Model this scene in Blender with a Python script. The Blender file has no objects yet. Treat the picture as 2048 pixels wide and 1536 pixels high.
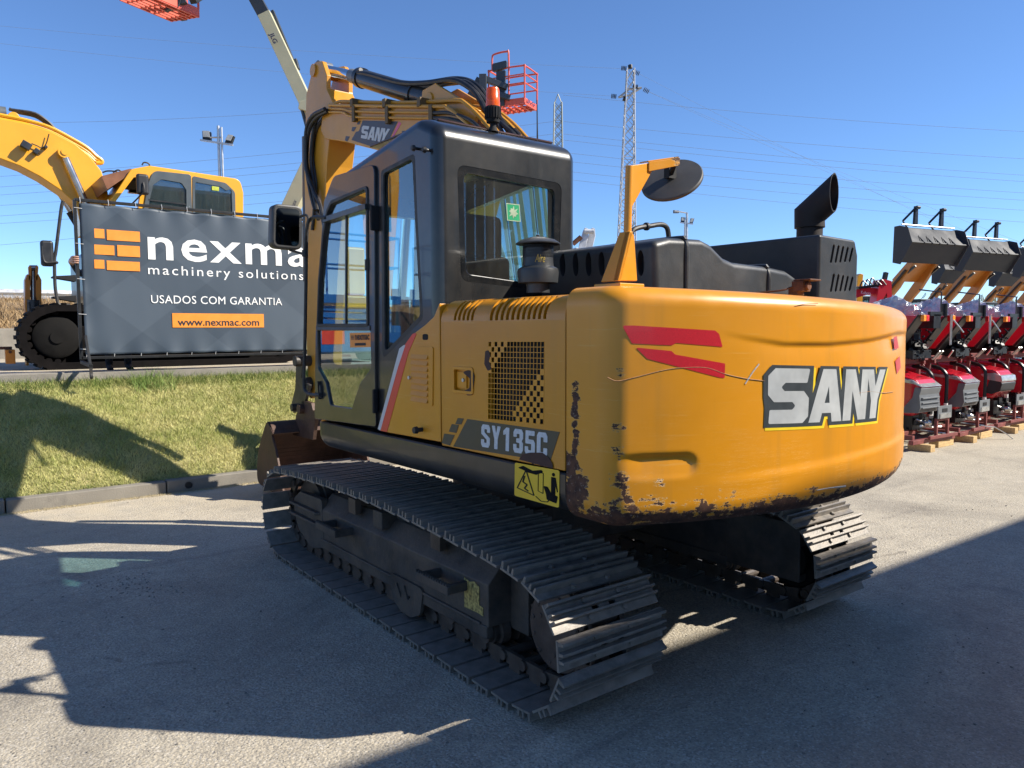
import bpy, bmesh, math, random
import numpy as np
from mathutils import Vector, Matrix
random.seed(7); rng = np.random.default_rng(7)
SC = bpy.context.scene; COL = SC.collection
# ------------------------------------------------------------------ camera
CAM = np.array([-3.288, -4.086, 1.735]); YAW, PIT, ROL, FOC = -.652, -.0718, -.0037, 1514.
def cam_axes():
    cy, sy, cp, sp = math.cos(YAW), math.sin(YAW), math.cos(PIT), math.sin(PIT)
    f = np.array([-sy*cp, cy*cp, sp]); r = np.array([cy, sy, 0.]); u = np.cross(r, f)
    return math.cos(ROL)*r+math.sin(ROL)*u, -math.sin(ROL)*r+math.cos(ROL)*u, f
CR, CU, CF = cam_axes()
cd = bpy.data.cameras.new('camera'); co = bpy.data.objects.new('camera', cd); COL.objects.link(co)
cd.sensor_width = 36; cd.lens = FOC/2048*36; cd.clip_start = .05; cd.clip_end = 3000
co.matrix_world = Matrix([[CR[i], CU[i], -CF[i], CAM[i]] for i in range(3)]+[[0, 0, 0, 1]])
SC.camera = co
# ------------------------------------------------------------------ sky and sun
SUN_AZ, SUN_EL = math.radians(43.5), math.radians(38.5)          # from +X towards -Y
SD = Vector((math.cos(SUN_AZ)*math.cos(SUN_EL), -math.sin(SUN_AZ)*math.cos(SUN_EL), math.sin(SUN_EL)))
W = bpy.data.worlds.new('World'); SC.world = W; W.use_nodes = True
nt = W.node_tree; nt.nodes.clear()
sky = nt.nodes.new('ShaderNodeTexSky'); sky.sky_type = 'NISHITA'; sky.sun_disc = False
sky.sun_elevation = SUN_EL; sky.sun_rotation = math.atan2(SD.x, SD.y)
sky.altitude = 100; sky.air_density = .75; sky.dust_density = 0.; sky.ozone_density = 8.
bg = nt.nodes.new('ShaderNodeBackground'); bg.inputs[1].default_value = .116
wo = nt.nodes.new('ShaderNodeOutputWorld')
nt.links.new(sky.outputs[0], bg.inputs[0]); nt.links.new(bg.outputs[0], wo.inputs[0])
sl = bpy.data.lights.new('sun', 'SUN'); sl.energy = 5.0; sl.angle = math.radians(.53); sl.color = (1, .93, .82)
so = bpy.data.objects.new('sun', sl); COL.objects.link(so); so.rotation_euler = SD.to_track_quat('Z', 'Y').to_euler()
SC.view_settings.view_transform = 'Standard'; SC.view_settings.look = 'None'; SC.view_settings.gamma = 1
SC.view_settings.exposure = .78
try: SC.cycles.max_bounces = 8; SC.cycles.transparent_max_bounces = 16
except Exception: pass
# ------------------------------------------------------------------ pixel (2048 x 1536 photograph) to point
PHI = .0263
RU = np.array([[math.cos(PHI), -math.sin(PHI), 0], [math.sin(PHI), math.cos(PHI), 0], [0, 0, 1.]])
CAMU = RU.T@CAM
def ray(px, py): return CF+CR*(px-1024)/FOC-CU*(py-768)/FOC
def wpl(px, py, ax, val):                                        # on a world plane
    d = ray(px, py); return CAM+d*(val-CAM[ax])/d[ax]
def upl(px, py, ax, val):                                        # on a plane of the turned upper carriage
    d = RU.T@ray(px, py); return CAMU+d*(val-CAMU[ax])/d[ax]
def dep(px, py, D): return CAM+ray(px, py)*D
def gnd(px, py, z=0): return wpl(px, py, 2, z)
XS = -1.245
def S(px, py, x=XS):                                             # side plane: (y, z)
    p = upl(px, py, 0, x); return (p[1], p[2])
RCW = 2.3
def cyl_hit(px, py, R=RCW):                                      # counterweight rear face: (angle, z)
    d = RU.T@ray(px, py); a = d[0]**2+d[1]**2; b = CAMU[0]*d[0]+CAMU[1]*d[1]; c = CAMU[0]**2+CAMU[1]**2-R*R
    t = (-b-math.sqrt(b*b-a*c))/a; p = CAMU+t*d; return (math.atan2(p[0], -p[1]), p[2])
# ------------------------------------------------------------------ materials
def _n(nt, t, **k):
    n = nt.nodes.new(t)
    for a, v in k.items():
        if a.startswith('i_'): n.inputs[a[2:].replace('_', ' ')].default_value = v
        else: setattr(n, a, v)
    return n
class Mt:
    def __init__(s, name):
        s.m = bpy.data.materials.new(name); s.m.use_nodes = True; s.t = s.m.node_tree
        s.b = s.t.nodes['Principled BSDF']; s.co = _n(s.t, 'ShaderNodeTexCoord').outputs['Object']
    def L(s, a, b): s.t.links.new(a, b)
    def noise(s, scale, det=4, rough=.6, stretch=None, dist=0):
        n = _n(s.t, 'ShaderNodeTexNoise'); n.inputs['Scale'].default_value = scale; n.inputs['Detail'].default_value = det
        n.inputs['Roughness'].default_value = rough; n.inputs['Distortion'].default_value = dist
        if stretch:
            mp = _n(s.t, 'ShaderNodeMapping'); mp.inputs['Scale'].default_value = stretch
            s.L(s.co, mp.inputs[0]); s.L(mp.outputs[0], n.inputs['Vector'])
        else: s.L(s.co, n.inputs['Vector'])
        return n.outputs['Fac']
    def voro(s, scale, feat='F1', out='Distance'):
        n = _n(s.t, 'ShaderNodeTexVoronoi'); n.feature = feat; n.inputs['Scale'].default_value = scale
        s.L(s.co, n.inputs['Vector']); return n.outputs[out]
    def ramp(s, v, a, b, lo=0., hi=1.):
        n = _n(s.t, 'ShaderNodeMapRange'); n.inputs[1].default_value = a; n.inputs[2].default_value = b
        n.inputs[3].default_value = lo; n.inputs[4].default_value = hi; s.L(v, n.inputs[0]); return n.outputs[0]
    def math(s, op, a, b=None):
        n = _n(s.t, 'ShaderNodeMath', operation=op)
        for i, x in enumerate((a, b)):
            if x is None: continue
            if isinstance(x, (int, float)): n.inputs[i].default_value = x
            else: s.L(x, n.inputs[i])
        return n.outputs[0]
    def mix(s, f, a, b):
        n = _n(s.t, 'ShaderNodeMix', data_type='RGBA')
        for i, x in ((0, f), (6, a), (7, b)):
            if isinstance(x, (int, float)): n.inputs[i].default_value = x
            elif isinstance(x, tuple): n.inputs[i].default_value = (*x[:3], 1)
            else: s.L(x, n.inputs[i])
        return n.outputs[2]
    def xyz(s):
        n = _n(s.t, 'ShaderNodeSeparateXYZ'); s.L(s.co, n.inputs[0]); return n.outputs
    def dist(s, p):
        n = _n(s.t, 'ShaderNodeVectorMath', operation='DISTANCE'); s.L(s.co, n.inputs[0]); n.inputs[1].default_value = p
        return n.outputs['Value']
    def col(s, c):
        if isinstance(c, tuple): s.b.inputs['Base Color'].default_value = (*c[:3], 1)
        else: s.L(c, s.b.inputs['Base Color'])
    def set(s, rough=None, metal=None, coat=None, spec=None):
        for k, v in (('Roughness', rough), ('Metallic', metal), ('Coat Weight', coat), ('Specular IOR Level', spec)):
            if v is None: continue
            if isinstance(v, (int, float)): s.b.inputs[k].default_value = v
            else: s.L(v, s.b.inputs[k])
    def bump(s, h, strength=.3, dist=.01):
        n = _n(s.t, 'ShaderNodeBump'); n.inputs['Strength'].default_value = strength; n.inputs['Distance'].default_value = dist
        s.L(h, n.inputs['Height']); s.L(n.outputs[0], s.b.inputs['Normal'])
def M_(name, c, rough=.5, metal=0., var=.25, vs=6., bump=0., bs=60., coat=0., dust=None, spec=None, stretch=None):
    m = Mt(name); n = m.noise(vs, 5, .6, stretch)
    d = tuple(x*(1-var) for x in c); e = tuple(min(1, x*(1+var)) for x in c)
    k = m.mix(m.ramp(n, .3, .7), d, e)
    if dust:
        dn = m.noise(dust[2] if len(dust) > 2 else 3., 7, .65)
        k = m.mix(m.ramp(dn, .42, .72, 0, dust[1]), k, dust[0])
    m.col(k); m.set(m.ramp(n, .3, .7, max(.02, rough*.85), min(1, rough*1.15)), metal, coat, spec)
    if bump: m.bump(m.noise(bs, 3), bump)
    return m.m
YEL = (.63, .250, .006)
def pxr(p, r): return r/FOC*float((RU@np.array(p)-CAM)@CF)      # pixel radius to metres at a point of the upper carriage
def worn_yellow(name, spots=(), zlow=None, streak=True, base=YEL):
    m = Mt(name); x, y, z = m.xyz()
    big = m.noise(2.2, 4); k = m.mix(m.ramp(big, .3, .7), tuple(c*.93 for c in base), tuple(c*1.07 for c in base))
    # light rubbing along the sides
    if streak:
        st = m.noise(3.5, 6, .7, (1, 1, 26)); k = m.mix(m.ramp(st, .60, .72, 0, .55), k, (.64, .36, .09))
        hl = m.math('ABSOLUTE', m.math('SUBTRACT', m.noise(2.2, 5, .75, (1, 1, 30)), .5)); hk = m.math('MULTIPLY', m.ramp(hl, .002, .008, 1, 0), m.ramp(m.noise(3.1, 3), .5, .6)); k = m.mix(m.math('MULTIPLY', hk, m.ramp(z, .95, 1.5, .65, .0)), k, (.80, .55, .22))
        dr = m.noise(9, 4, .6, (1, 1, .06)); k = m.mix(m.ramp(dr, .55, .75, 0, .3), k, (.36, .18, .03))
    bias = None
    def add(v):
        nonlocal bias
        bias = v if bias is None else m.math('MAXIMUM', bias, v)
    if zlow: add(m.ramp(z, zlow[0], zlow[1], zlow[2], -.02))
    for (p, r, a) in spots: add(m.ramp(m.dist(p), r*.25, r, a, -.02))
    n1 = m.math('ADD', m.math('MULTIPLY', m.noise(17, 9, .72), .55), m.math('MULTIPLY', m.noise(6, 8, .75, (1, 1, 7)), .45))
    v = m.math('ADD', n1, bias) if bias is not None else n1
    chip = m.ramp(v, .695, .705); rim = m.ramp(v, .672, .694)
    rust = m.mix(m.ramp(m.noise(30, 5), .35, .65), (.035, .014, .009), (.115, .046, .022))
    rust = m.mix(m.ramp(m.noise(48, 4, .7), .60, .66, 0, .7), rust, (.26, .21, .17)); k = m.mix(m.math('MULTIPLY', rim, .6), k, (.52, .36, .13)); k = m.mix(chip, k, rust); m.col(k)
    m.set(m.math('MAXIMUM', m.math('MULTIPLY', chip, .8), m.ramp(m.noise(6), .3, .7, .30, .42)), 0, m.math('SUBTRACT', .16, m.math('MULTIPLY', chip, .16)))
    m.b.inputs['Coat Roughness'].default_value = .12
    m.bump(m.math('ADD', m.math('MULTIPLY', chip, -.5), m.math('ADD', m.math('MULTIPLY', m.noise(1.6, 2), .7), m.math('MULTIPLY', m.noise(9, 3), .06))), .45, .005)
    return m.m
def glass(name, tint, refl=1.0, tr=.8):
    m = Mt(name); t = m.t
    tr_ = _n(t, 'ShaderNodeBsdfTransparent'); tr_.inputs[0].default_value = (*[c*tr for c in tint], 1)
    gl = _n(t, 'ShaderNodeBsdfGlossy'); gl.inputs['Roughness'].default_value = .01; gl.inputs[0].default_value = (.95, .98, 1, 1)
    fr = _n(t, 'ShaderNodeFresnel'); fr.inputs[0].default_value = 1.52
    mx = _n(t, 'ShaderNodeMixShader'); f = m.math('MULTIPLY', fr.outputs[0], refl*1.6)
    t.links.new(f, mx.inputs[0]); t.links.new(tr_.outputs[0], mx.inputs[1]); t.links.new(gl.outputs[0], mx.inputs[2])
    df = _n(t, 'ShaderNodeBsdfDiffuse'); df.inputs[0].default_value = (.35, .33, .28, 1)
    mx2 = _n(t, 'ShaderNodeMixShader'); t.links.new(m.ramp(m.noise(5, 6, .7, (1, 1, .3)), .35, .8, .015, .1), mx2.inputs[0])
    t.links.new(mx.outputs[0], mx2.inputs[1]); t.links.new(df.outputs[0], mx2.inputs[2])
    t.links.new(mx2.outputs[0], t.nodes['Material Output'].inputs[0]); return m.m
DUST = (.16, .135, .105)
MT = {}
MT['dark'] = M_('charcoal paint', (.012, .013, .014), .40, 0, .2, 5, .05, 90, .25, (DUST, .16, 4))
MT['cabdark'] = M_('dusty charcoal cab paint', (.012, .0135, .015), .30, 0, .3, 3, 0, 90, .35, (DUST, .13, 5), stretch=(1, 1, .12))
MT['plastic'] = M_('weathered black plastic', (.024, .028, .032), .42, 0, .3, 5, .08, 120, 0, (DUST, .16, 4))
MT['border'] = M_('black glass border', (.008, .009, .010), .18, 0, .3, 5, 0, 60, 0, (DUST, .12, 7), stretch=(1, 1, .1))
MT['rubber'] = M_('black rubber', (.012, .012, .013), .55, 0, .3, 12, 0, 60, 0, (DUST, .25, 9))
MT['black'] = M_('matt black', (.006, .006, .007), .8, 0, .2, 5)
MT['track'] = M_('worn track steel', (.20, .182, .16), .5, .2, .35, 14, .25, 90, 0, ((.27, .225, .175), .6, 6))
MT['frame'] = M_('dirty black undercarriage', (.046, .041, .037), .6, 0, .4, 7, .3, 40, 0, ((.14, .105, .075), .7, 4))
MT['link'] = M_('oily track chain steel', (.08, .064, .052), .5, .2, .4, 10, .2, 60, 0, ((.08, .05, .035), .6, 9))
MT['cover'] = M_('brown sprocket cover', (.085, .062, .05), .55, .2, .3, 12, .15, 60, 0, ((.05, .035, .03), .6, 8))
MT['bucket'] = M_('rusted bucket steel', (.085, .047, .033), .6, .25, .4, 5, .3, 40, 0, ((.05, .028, .02), .8, 7))
MT['rust'] = M_('flaky rust', (.13, .055, .03), .8, .1, .5, 20, .3, 60)
MT['chrome'] = M_('chrome rod', (.75, .76, .78), .08, 1., .02, 4)
MT['steel'] = M_('galvanised steel', (.50, .51, .52), .4, .7, .15, 10)
MT['yellow'] = worn_yellow('machine yellow paint')
MT['stick'] = worn_yellow('scuffed yellow paint', base=(.56, .255, .02))
MT['hose'] = M_('hydraulic hose', (.012, .012, .013), .42, 0, .3, 20, 0, 60, 0, (DUST, .2, 9))
MT['sign'] = M_('slate decal film', (.028, .034, .045), .4, 0, .15, 9, 0, 60, .1)
MT['white'] = M_('white vinyl', (.78, .78, .76), .45, 0, .05, 5)
MT['silver'] = M_('silver grey vinyl', (.50, .51, .50), .4, .15, .12, 9)
MT['red'] = M_('red reflective film', (.52, .012, .022), .35, 0, .2, 300, 0, 60, .2)
MT['stripe'] = M_('orange red stripe film', (.70, .06, .035), .4, 0, .08, 8)
MT['yline'] = M_('bright yellow vinyl', (.80, .56, .02), .4, 0, .08, 8)
MT['gold'] = M_('gold lettering', (.62, .48, .10), .4, 0, .1, 8)
MT['green'] = M_('green safety sticker', (.0, .26, .10), .4, 0, .1, 8)
MT['orange'] = M_('orange sign film', (.80, .27, .035), .45, 0, .06, 8)
MT['glass'] = glass('cab glass', (.70, .94, .97), 1.5, .88)
MT['glassr'] = glass('dusty rear glass', (.88, .97, .97), .6, .93)
MT['mirror'] = M_('mirror back plastic', (.014, .015, .017), .45, 0, .2, 7, 0, 60, 0, (DUST, .15, 4))
MT['reflect'] = M_('mirror glass', (.55, .58, .6), .03, 1., .02, 4)
MT['seat'] = M_('seat fabric', (.012, .013, .016), .9, 0, .3, 40)
def amber():
    m = Mt('amber beacon lens'); m.col((.95, .13, .005)); m.set(.25, 0, .2); m.b.inputs['Transmission Weight'].default_value = .25
    m.b.inputs['Subsurface Weight'].default_value = .2; return m.m
MT['amber'] = amber()
# ------------------------------------------------------------------ mesh building
def rot_between(d):
    d = Vector(d).normalized(); return np.array(d.to_track_quat('Z', 'Y').to_matrix())
class MB:
    def __init__(s): s.v = []; s.f = []
    def add(s, vs, fs):
        o = len(s.v); s.v += [tuple(float(c) for c in p) for p in vs]; s.f += [tuple(i+o for i in f) for f in fs]; return s
    def box(s, c, d, R=None):
        c = np.array(c, float); h = np.array(d, float)/2
        P = np.array([(x, y, z) for z in (-1, 1) for y in (-1, 1) for x in (-1, 1)])*h
        if R is not None: P = P@np.array(R).T
        return s.add(P+c, [(0, 2, 3, 1), (4, 5, 7, 6), (0, 1, 5, 4), (2, 6, 7, 3), (0, 4, 6, 2), (1, 3, 7, 5)])
    def bb(s, a, b): return s.box([(p+q)/2 for p, q in zip(a, b)], [abs(q-p) for p, q in zip(a, b)])
    def beam(s, p0, p1, w, h, upv=(0, 0, 1), w1=None, h1=None):   # rectangular bar between two points
        p0 = np.array(p0, float); p1 = np.array(p1, float); d = p1-p0; d /= np.linalg.norm(d)
        a = np.cross(d, np.array(upv, float)); n = np.linalg.norm(a)
        if n < 1e-6: a = np.cross(d, (1, 0, 0)); n = np.linalg.norm(a)
        a /= n; b = np.cross(a, d); w1 = w1 or w; h1 = h1 or h
        vs = [p0+a*i*w/2+b*j*h/2 for i, j in ((-1, -1), (1, -1), (1, 1), (-1, 1))]+[p1+a*i*w1/2+b*j*h1/2 for i, j in ((-1, -1), (1, -1), (1, 1), (-1, 1))]
        return s.add(vs, [(0, 1, 2, 3), (7, 6, 5, 4), (0, 4, 5, 1), (1, 5, 6, 2), (2, 6, 7, 3), (3, 7, 4, 0)])
    def prism(s, poly, vec):
        P = [np.array(p, float) for p in poly]; v = np.array(vec, float); n = len(P)
        return s.add(P+[p+v for p in P], [tuple(range(n))[::-1], tuple(range(n, 2*n))]+[(i, (i+1) % n, n+(i+1) % n, n+i) for i in range(n)])
    def prof(s, ax, poly, a0, a1):                                # polygon across an axis, swept along it
        def p3(q, a): return {'x': (a, q[0], q[1]), 'y': (q[0], a, q[1]), 'z': (q[0], q[1], a)}[ax]
        i = 'xyz'.index(ax); vec = [0, 0, 0]; vec[i] = a1-a0
        return s.prism([p3(q, a0) for q in poly], vec)
    def tube(s, pts, r, n=8, closed=False, cap=True):
        P = [np.array(p, float) for p in pts]; k = len(P); vs = []; N = None
        for i in range(k):
            a = P[(i-1) % k] if closed or i > 0 else P[i]; b = P[(i+1) % k] if closed or i < k-1 else P[i]
            t = b-a; t /= (np.linalg.norm(t)+1e-12)
            if N is None:
                N = np.cross(t, (0, 0, 1.));
                if np.linalg.norm(N) < 1e-3: N = np.cross(t, (1., 0, 0))
            N = N-t*(N@t); N /= (np.linalg.norm(N)+1e-12); B = np.cross(t, N)
            ri = r[i] if isinstance(r, (list, tuple)) else r
            vs += [P[i]+ri*(math.cos(a_)*N+math.sin(a_)*B) for a_ in np.linspace(0, 2*math.pi, n, endpoint=False)]
        fs = []
        for i in range(k if closed else k-1):
            j = (i+1) % k; fs += [(i*n+q, i*n+(q+1) % n, j*n+(q+1) % n, j*n+q) for q in range(n)]
        if cap and not closed: fs += [tuple(range(n))[::-1], tuple((k-1)*n+q for q in range(n))]
        return s.add(vs, fs)
    def cyl(s, p0, p1, r, r1=None, n=20): return s.tube([p0, p1], [r, r if r1 is None else r1], n)
    def lathe(s, pr, base, ax=(0, 0, 1), n=24):
        R = rot_between(ax); b = np.array(base, float); vs = []; k = len(pr)
        for (r, h) in pr: vs += [b+R@np.array((r*math.cos(a), r*math.sin(a), h)) for a in np.linspace(0, 2*math.pi, n, endpoint=False)]
        fs = [(i*n+q, i*n+(q+1) % n, (i+1)*n+(q+1) % n, (i+1)*n+q) for i in range(k-1) for q in range(n)]
        fs += [tuple(range(n))[::-1], tuple((k-1)*n+q for q in range(n))]
        return s.add(vs, fs)
    def grid(s, fn, nu, nv):
        vs = [fn(i/nu, j/nv) for j in range(nv+1) for i in range(nu+1)]
        return s.add(vs, [(j*(nu+1)+i, j*(nu+1)+i+1, (j+1)*(nu+1)+i+1, (j+1)*(nu+1)+i) for j in range(nv) for i in range(nu)])
    def map(s, fn): s.v = [tuple(float(c) for c in fn(p)) for p in s.v]; return s
    def merge(s, o, fn=None): return s.add([fn(p) for p in o.v] if fn else o.v, o.f)
    def mesh(s, name):
        me = bpy.data.meshes.new(name); me.from_pydata(s.v, [], s.f); me.update(); return me
    def build(s, name, mat, parent=None, up=False, bev=0, seg=2, smooth=35, label=None, loc=None, wn=True):
        me = s.mesh(name); bm = bmesh.new(); bm.from_mesh(me); bmesh.ops.recalc_face_normals(bm, faces=bm.faces); bm.to_mesh(me); bm.free()
        o = bpy.data.objects.new(name, me); COL.objects.link(o)
        me.materials.append(MT[mat] if isinstance(mat, str) else mat)
        if smooth:
            me.shade_smooth() if hasattr(me, 'shade_smooth') else None
            me.set_sharp_from_angle(angle=math.radians(smooth))
        if bev:
            b = o.modifiers.new('bevel', 'BEVEL'); b.width = bev; b.segments = seg; b.limit_method = 'ANGLE'; b.angle_limit = math.radians(32)
            b.harden_normals = True
        if parent is not None: o.parent = parent
        if up: o.rotation_euler = (0, 0, PHI)
        if loc is not None: o.location = loc
        if label: o['label'] = label
        return o
def empty(name, loc, label, cat, group=None, rz=0):
    o = bpy.data.objects.new(name, None); COL.objects.link(o); o.location = loc; o.rotation_euler = (0, 0, rz); o.empty_display_size = .2
    return tag(o, label, cat, group)
def tag(o, label=None, cat=None, group=None, kind=None):
    for k, v in (('label', label), ('category', cat), ('group', group), ('kind', kind)):
        if v: o[k] = v
    return o
def copy_tree(o, parent=None):
    c = o.copy(); COL.objects.link(c)
    if parent is not None: c.parent = parent
    for ch in [x for x in SC.objects if x.parent == o]: copy_tree(ch, c)
    return c
def rpoly(P, r, n=5):                                             # polygon with rounded corners
    out = []; k = len(P); rr = r if isinstance(r, (list, tuple)) else [r]*k
    for i in range(k):
        p = np.array(P[i], float); a = np.array(P[i-1], float)-p; b = np.array(P[(i+1) % k], float)-p
        la, lb = np.linalg.norm(a), np.linalg.norm(b); a /= la; b /= lb
        if rr[i] <= 0: out.append(tuple(p)); continue
        ang = math.acos(max(-1, min(1, a@b))); t = min(rr[i]/math.tan(ang/2), la*.49, lb*.49)
        p0, p1 = p+a*t, p+b*t
        for q in range(n+1):
            u = q/n; out.append(tuple((1-u)**2*p0+2*u*(1-u)*p+u*u*p1))
    return out
def rect(x0, y0, x1, y1): return [(x0, y0), (x1, y0), (x1, y1), (x0, y1)]
def _curve_mb(cu):
    ob = bpy.data.objects.new('tmp', cu); COL.objects.link(ob); bpy.context.view_layer.update()
    dg = bpy.context.evaluated_depsgraph_get(); me = bpy.data.meshes.new_from_object(ob.evaluated_get(dg))
    mb = MB(); mb.add([v.co[:] for v in me.vertices], [tuple(p.vertices) for p in me.polygons])
    bpy.data.objects.remove(ob); bpy.data.meshes.remove(me); bpy.data.curves.remove(cu); return mb
def plate(loops, depth=.004, offset=0., bev=0.):                  # flat sheet with holes in the xy plane
    cu = bpy.data.curves.new('tmp', 'CURVE'); cu.dimensions = '2D'; cu.fill_mode = 'BOTH'; cu.extrude = depth/2; cu.offset = offset; cu.bevel_depth = bev; cu.bevel_resolution = 1
    for lp in loops:
        sp = cu.splines.new('POLY'); sp.points.add(len(lp)-1); sp.use_cyclic_u = True
        for q, p in zip(sp.points, lp): q.co = (p[0], p[1], 0, 1)
    return _curve_mb(cu)
def text(t, depth=.002, offset=0., space=1., shear=0.):           # lettering, scaled to height 1 and starting at x = 0
    cu = bpy.data.curves.new('tmp', 'FONT'); cu.body = t; cu.size = 1; cu.extrude = depth/2; cu.offset = offset; cu.space_character = space; cu.shear = shear; cu.resolution_u = 3
    return _curve_mb(cu)
def fit(mb, x0, y0, x1, y1):                                      # stretch a flat mesh to a box
    P = np.array(mb.v); a, b = P[:, :2].min(0), P[:, :2].max(0); s = (np.array([x1-x0, y1-y0]))/(b-a)
    mb.v = [(x0+(p[0]-a[0])*s[0], y0+(p[1]-a[1])*s[1], p[2]) for p in mb.v]; return mb
def quadmap(A, B, C, D):                                          # unit square -> quad of 3-D points (A lower left, B lower right, C upper right, D upper left), z along its normal
    A, B, C, D = [np.array(q, float) for q in (A, B, C, D)]; n = np.cross(B-A, D-A); n /= np.linalg.norm(n)
    return lambda p: (A*(1-p[0])*(1-p[1])+B*p[0]*(1-p[1])+C*p[0]*p[1]+D*(1-p[0])*p[1])+n*p[2]
def subdiv(mb, n=1, maxlen=None):
    me = mb.mesh('t'); bm = bmesh.new(); bm.from_mesh(me); bmesh.ops.triangulate(bm, faces=bm.faces)
    for _ in range(n):
        es = [e for e in bm.edges if maxlen is None or e.calc_length() > maxlen]
        if es: bmesh.ops.subdivide_edges(bm, edges=es, cuts=1)
    bm.to_mesh(me); bm.free(); o = MB(); o.add([v.co[:] for v in me.vertices], [tuple(p.vertices) for p in me.polygons]); bpy.data.meshes.remove(me); return o
def slices(mb, step):                                             # cut a flat sheet into strips along x so that it can be bent
    me = mb.mesh('t'); bm = bmesh.new(); bm.from_mesh(me); bmesh.ops.remove_doubles(bm, verts=bm.verts, dist=1e-7)
    xs = [v.co.x for v in bm.verts]; x = min(xs)+step
    while x < max(xs)-step*.2:
        bmesh.ops.bisect_plane(bm, geom=bm.verts[:]+bm.edges[:]+bm.faces[:], plane_co=(x, 0, 0), plane_no=(1, 0, 0), dist=1e-7); x += step
    bm.to_mesh(me); bm.free(); o = MB(); o.add([v.co[:] for v in me.vertices], [tuple(p.vertices) for p in me.polygons]); bpy.data.meshes.remove(me); return o
def loft(plan, rws, nrm):                                         # stack inset copies of an outline
    m = MB(); n = len(plan)
    for z, ins in rws: m.v += [(plan[i][0]-nrm[i][0]*ins, plan[i][1]-nrm[i][1]*ins, z) for i in range(n)]
    for j in range(len(rws)-1): m.f += [(j*n+i, j*n+(i+1) % n, (j+1)*n+(i+1) % n, (j+1)*n+i) for i in range(n)]
    m.f += [tuple(range(n))[::-1], tuple((len(rws)-1)*n+i for i in range(n))]; return m
def split(o):                                                     # one object per loose piece
    me = o.data; n = len(me.vertices); par = list(range(n))
    def find(a):
        while par[a] != a: par[a] = par[par[a]]; a = par[a]
        return a
    for e in me.edges: a, b = find(e.vertices[0]), find(e.vertices[1]); par[a] = b
    groups = {}
    for p in me.polygons: groups.setdefault(find(p.vertices[0]), []).append(p)
    out = []; base = o.name.split('.')[0]
    for ps in groups.values():
        ids = sorted({v for p in ps for v in p.vertices}); ix = {v: i for i, v in enumerate(ids)}; nm = bpy.data.meshes.new(base)
        nm.from_pydata([me.vertices[v].co[:] for v in ids], [], [tuple(ix[v] for v in p.vertices) for p in ps]); nm.materials.append(me.materials[0])
        if ps[0].use_smooth: nm.shade_smooth(); nm.set_sharp_from_angle(angle=math.radians(35))
        c = o if not out else o.copy()
        if out: COL.objects.link(c)
        out.append(c); c['_m'] = 1
        c.data = nm; del c['_m']
    return out
def cut(o, cutters, bev=0):                                       # take solids out of an object, baking its modifiers
    tmp = []
    for c in cutters:
        me = c.mesh('cut'); bm = bmesh.new(); bm.from_mesh(me); bmesh.ops.recalc_face_normals(bm, faces=bm.faces); bm.to_mesh(me); bm.free()
        k = bpy.data.objects.new('cut', me); COL.objects.link(k); k.matrix_world = o.matrix_basis.copy(); tmp.append(k)
        b = o.modifiers.new('b', 'BOOLEAN'); b.operation = 'DIFFERENCE'; b.object = k; b.solver = 'EXACT'
    if bev:
        b = o.modifiers.new('bevel2', 'BEVEL'); b.width = bev; b.segments = 2; b.limit_method = 'ANGLE'; b.angle_limit = math.radians(50)
    bpy.context.view_layer.update(); dg = bpy.context.evaluated_depsgraph_get()
    me = bpy.data.meshes.new_from_object(o.evaluated_get(dg)); old = o.data; o.modifiers.clear(); o.data = me; bpy.data.meshes.remove(old)
    me.shade_smooth(); me.set_sharp_from_angle(angle=math.radians(32))
    wn = o.modifiers.new('wn', 'WEIGHTED_NORMAL'); wn.keep_sharp = True; wn.weight = 100
    for k in tmp: bpy.data.objects.remove(k)
    return o
def smooth_path(P, n=6):                                          # Catmull-Rom through points
    P = [np.array(p, float) for p in P]; Q = [2*P[0]-P[1]]+P+[2*P[-1]-P[-2]]; out = []
    for i in range(1, len(Q)-2):
        for k in range(n):
            t = k/n; a, b, c, d = Q[i-1], Q[i], Q[i+1], Q[i+2]
            out.append(.5*((2*b)+(c-a)*t+(2*a-5*b+4*c-d)*t*t+(3*b-a-3*c+d)*t**3))
    out.append(P[-1]); return out
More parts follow.
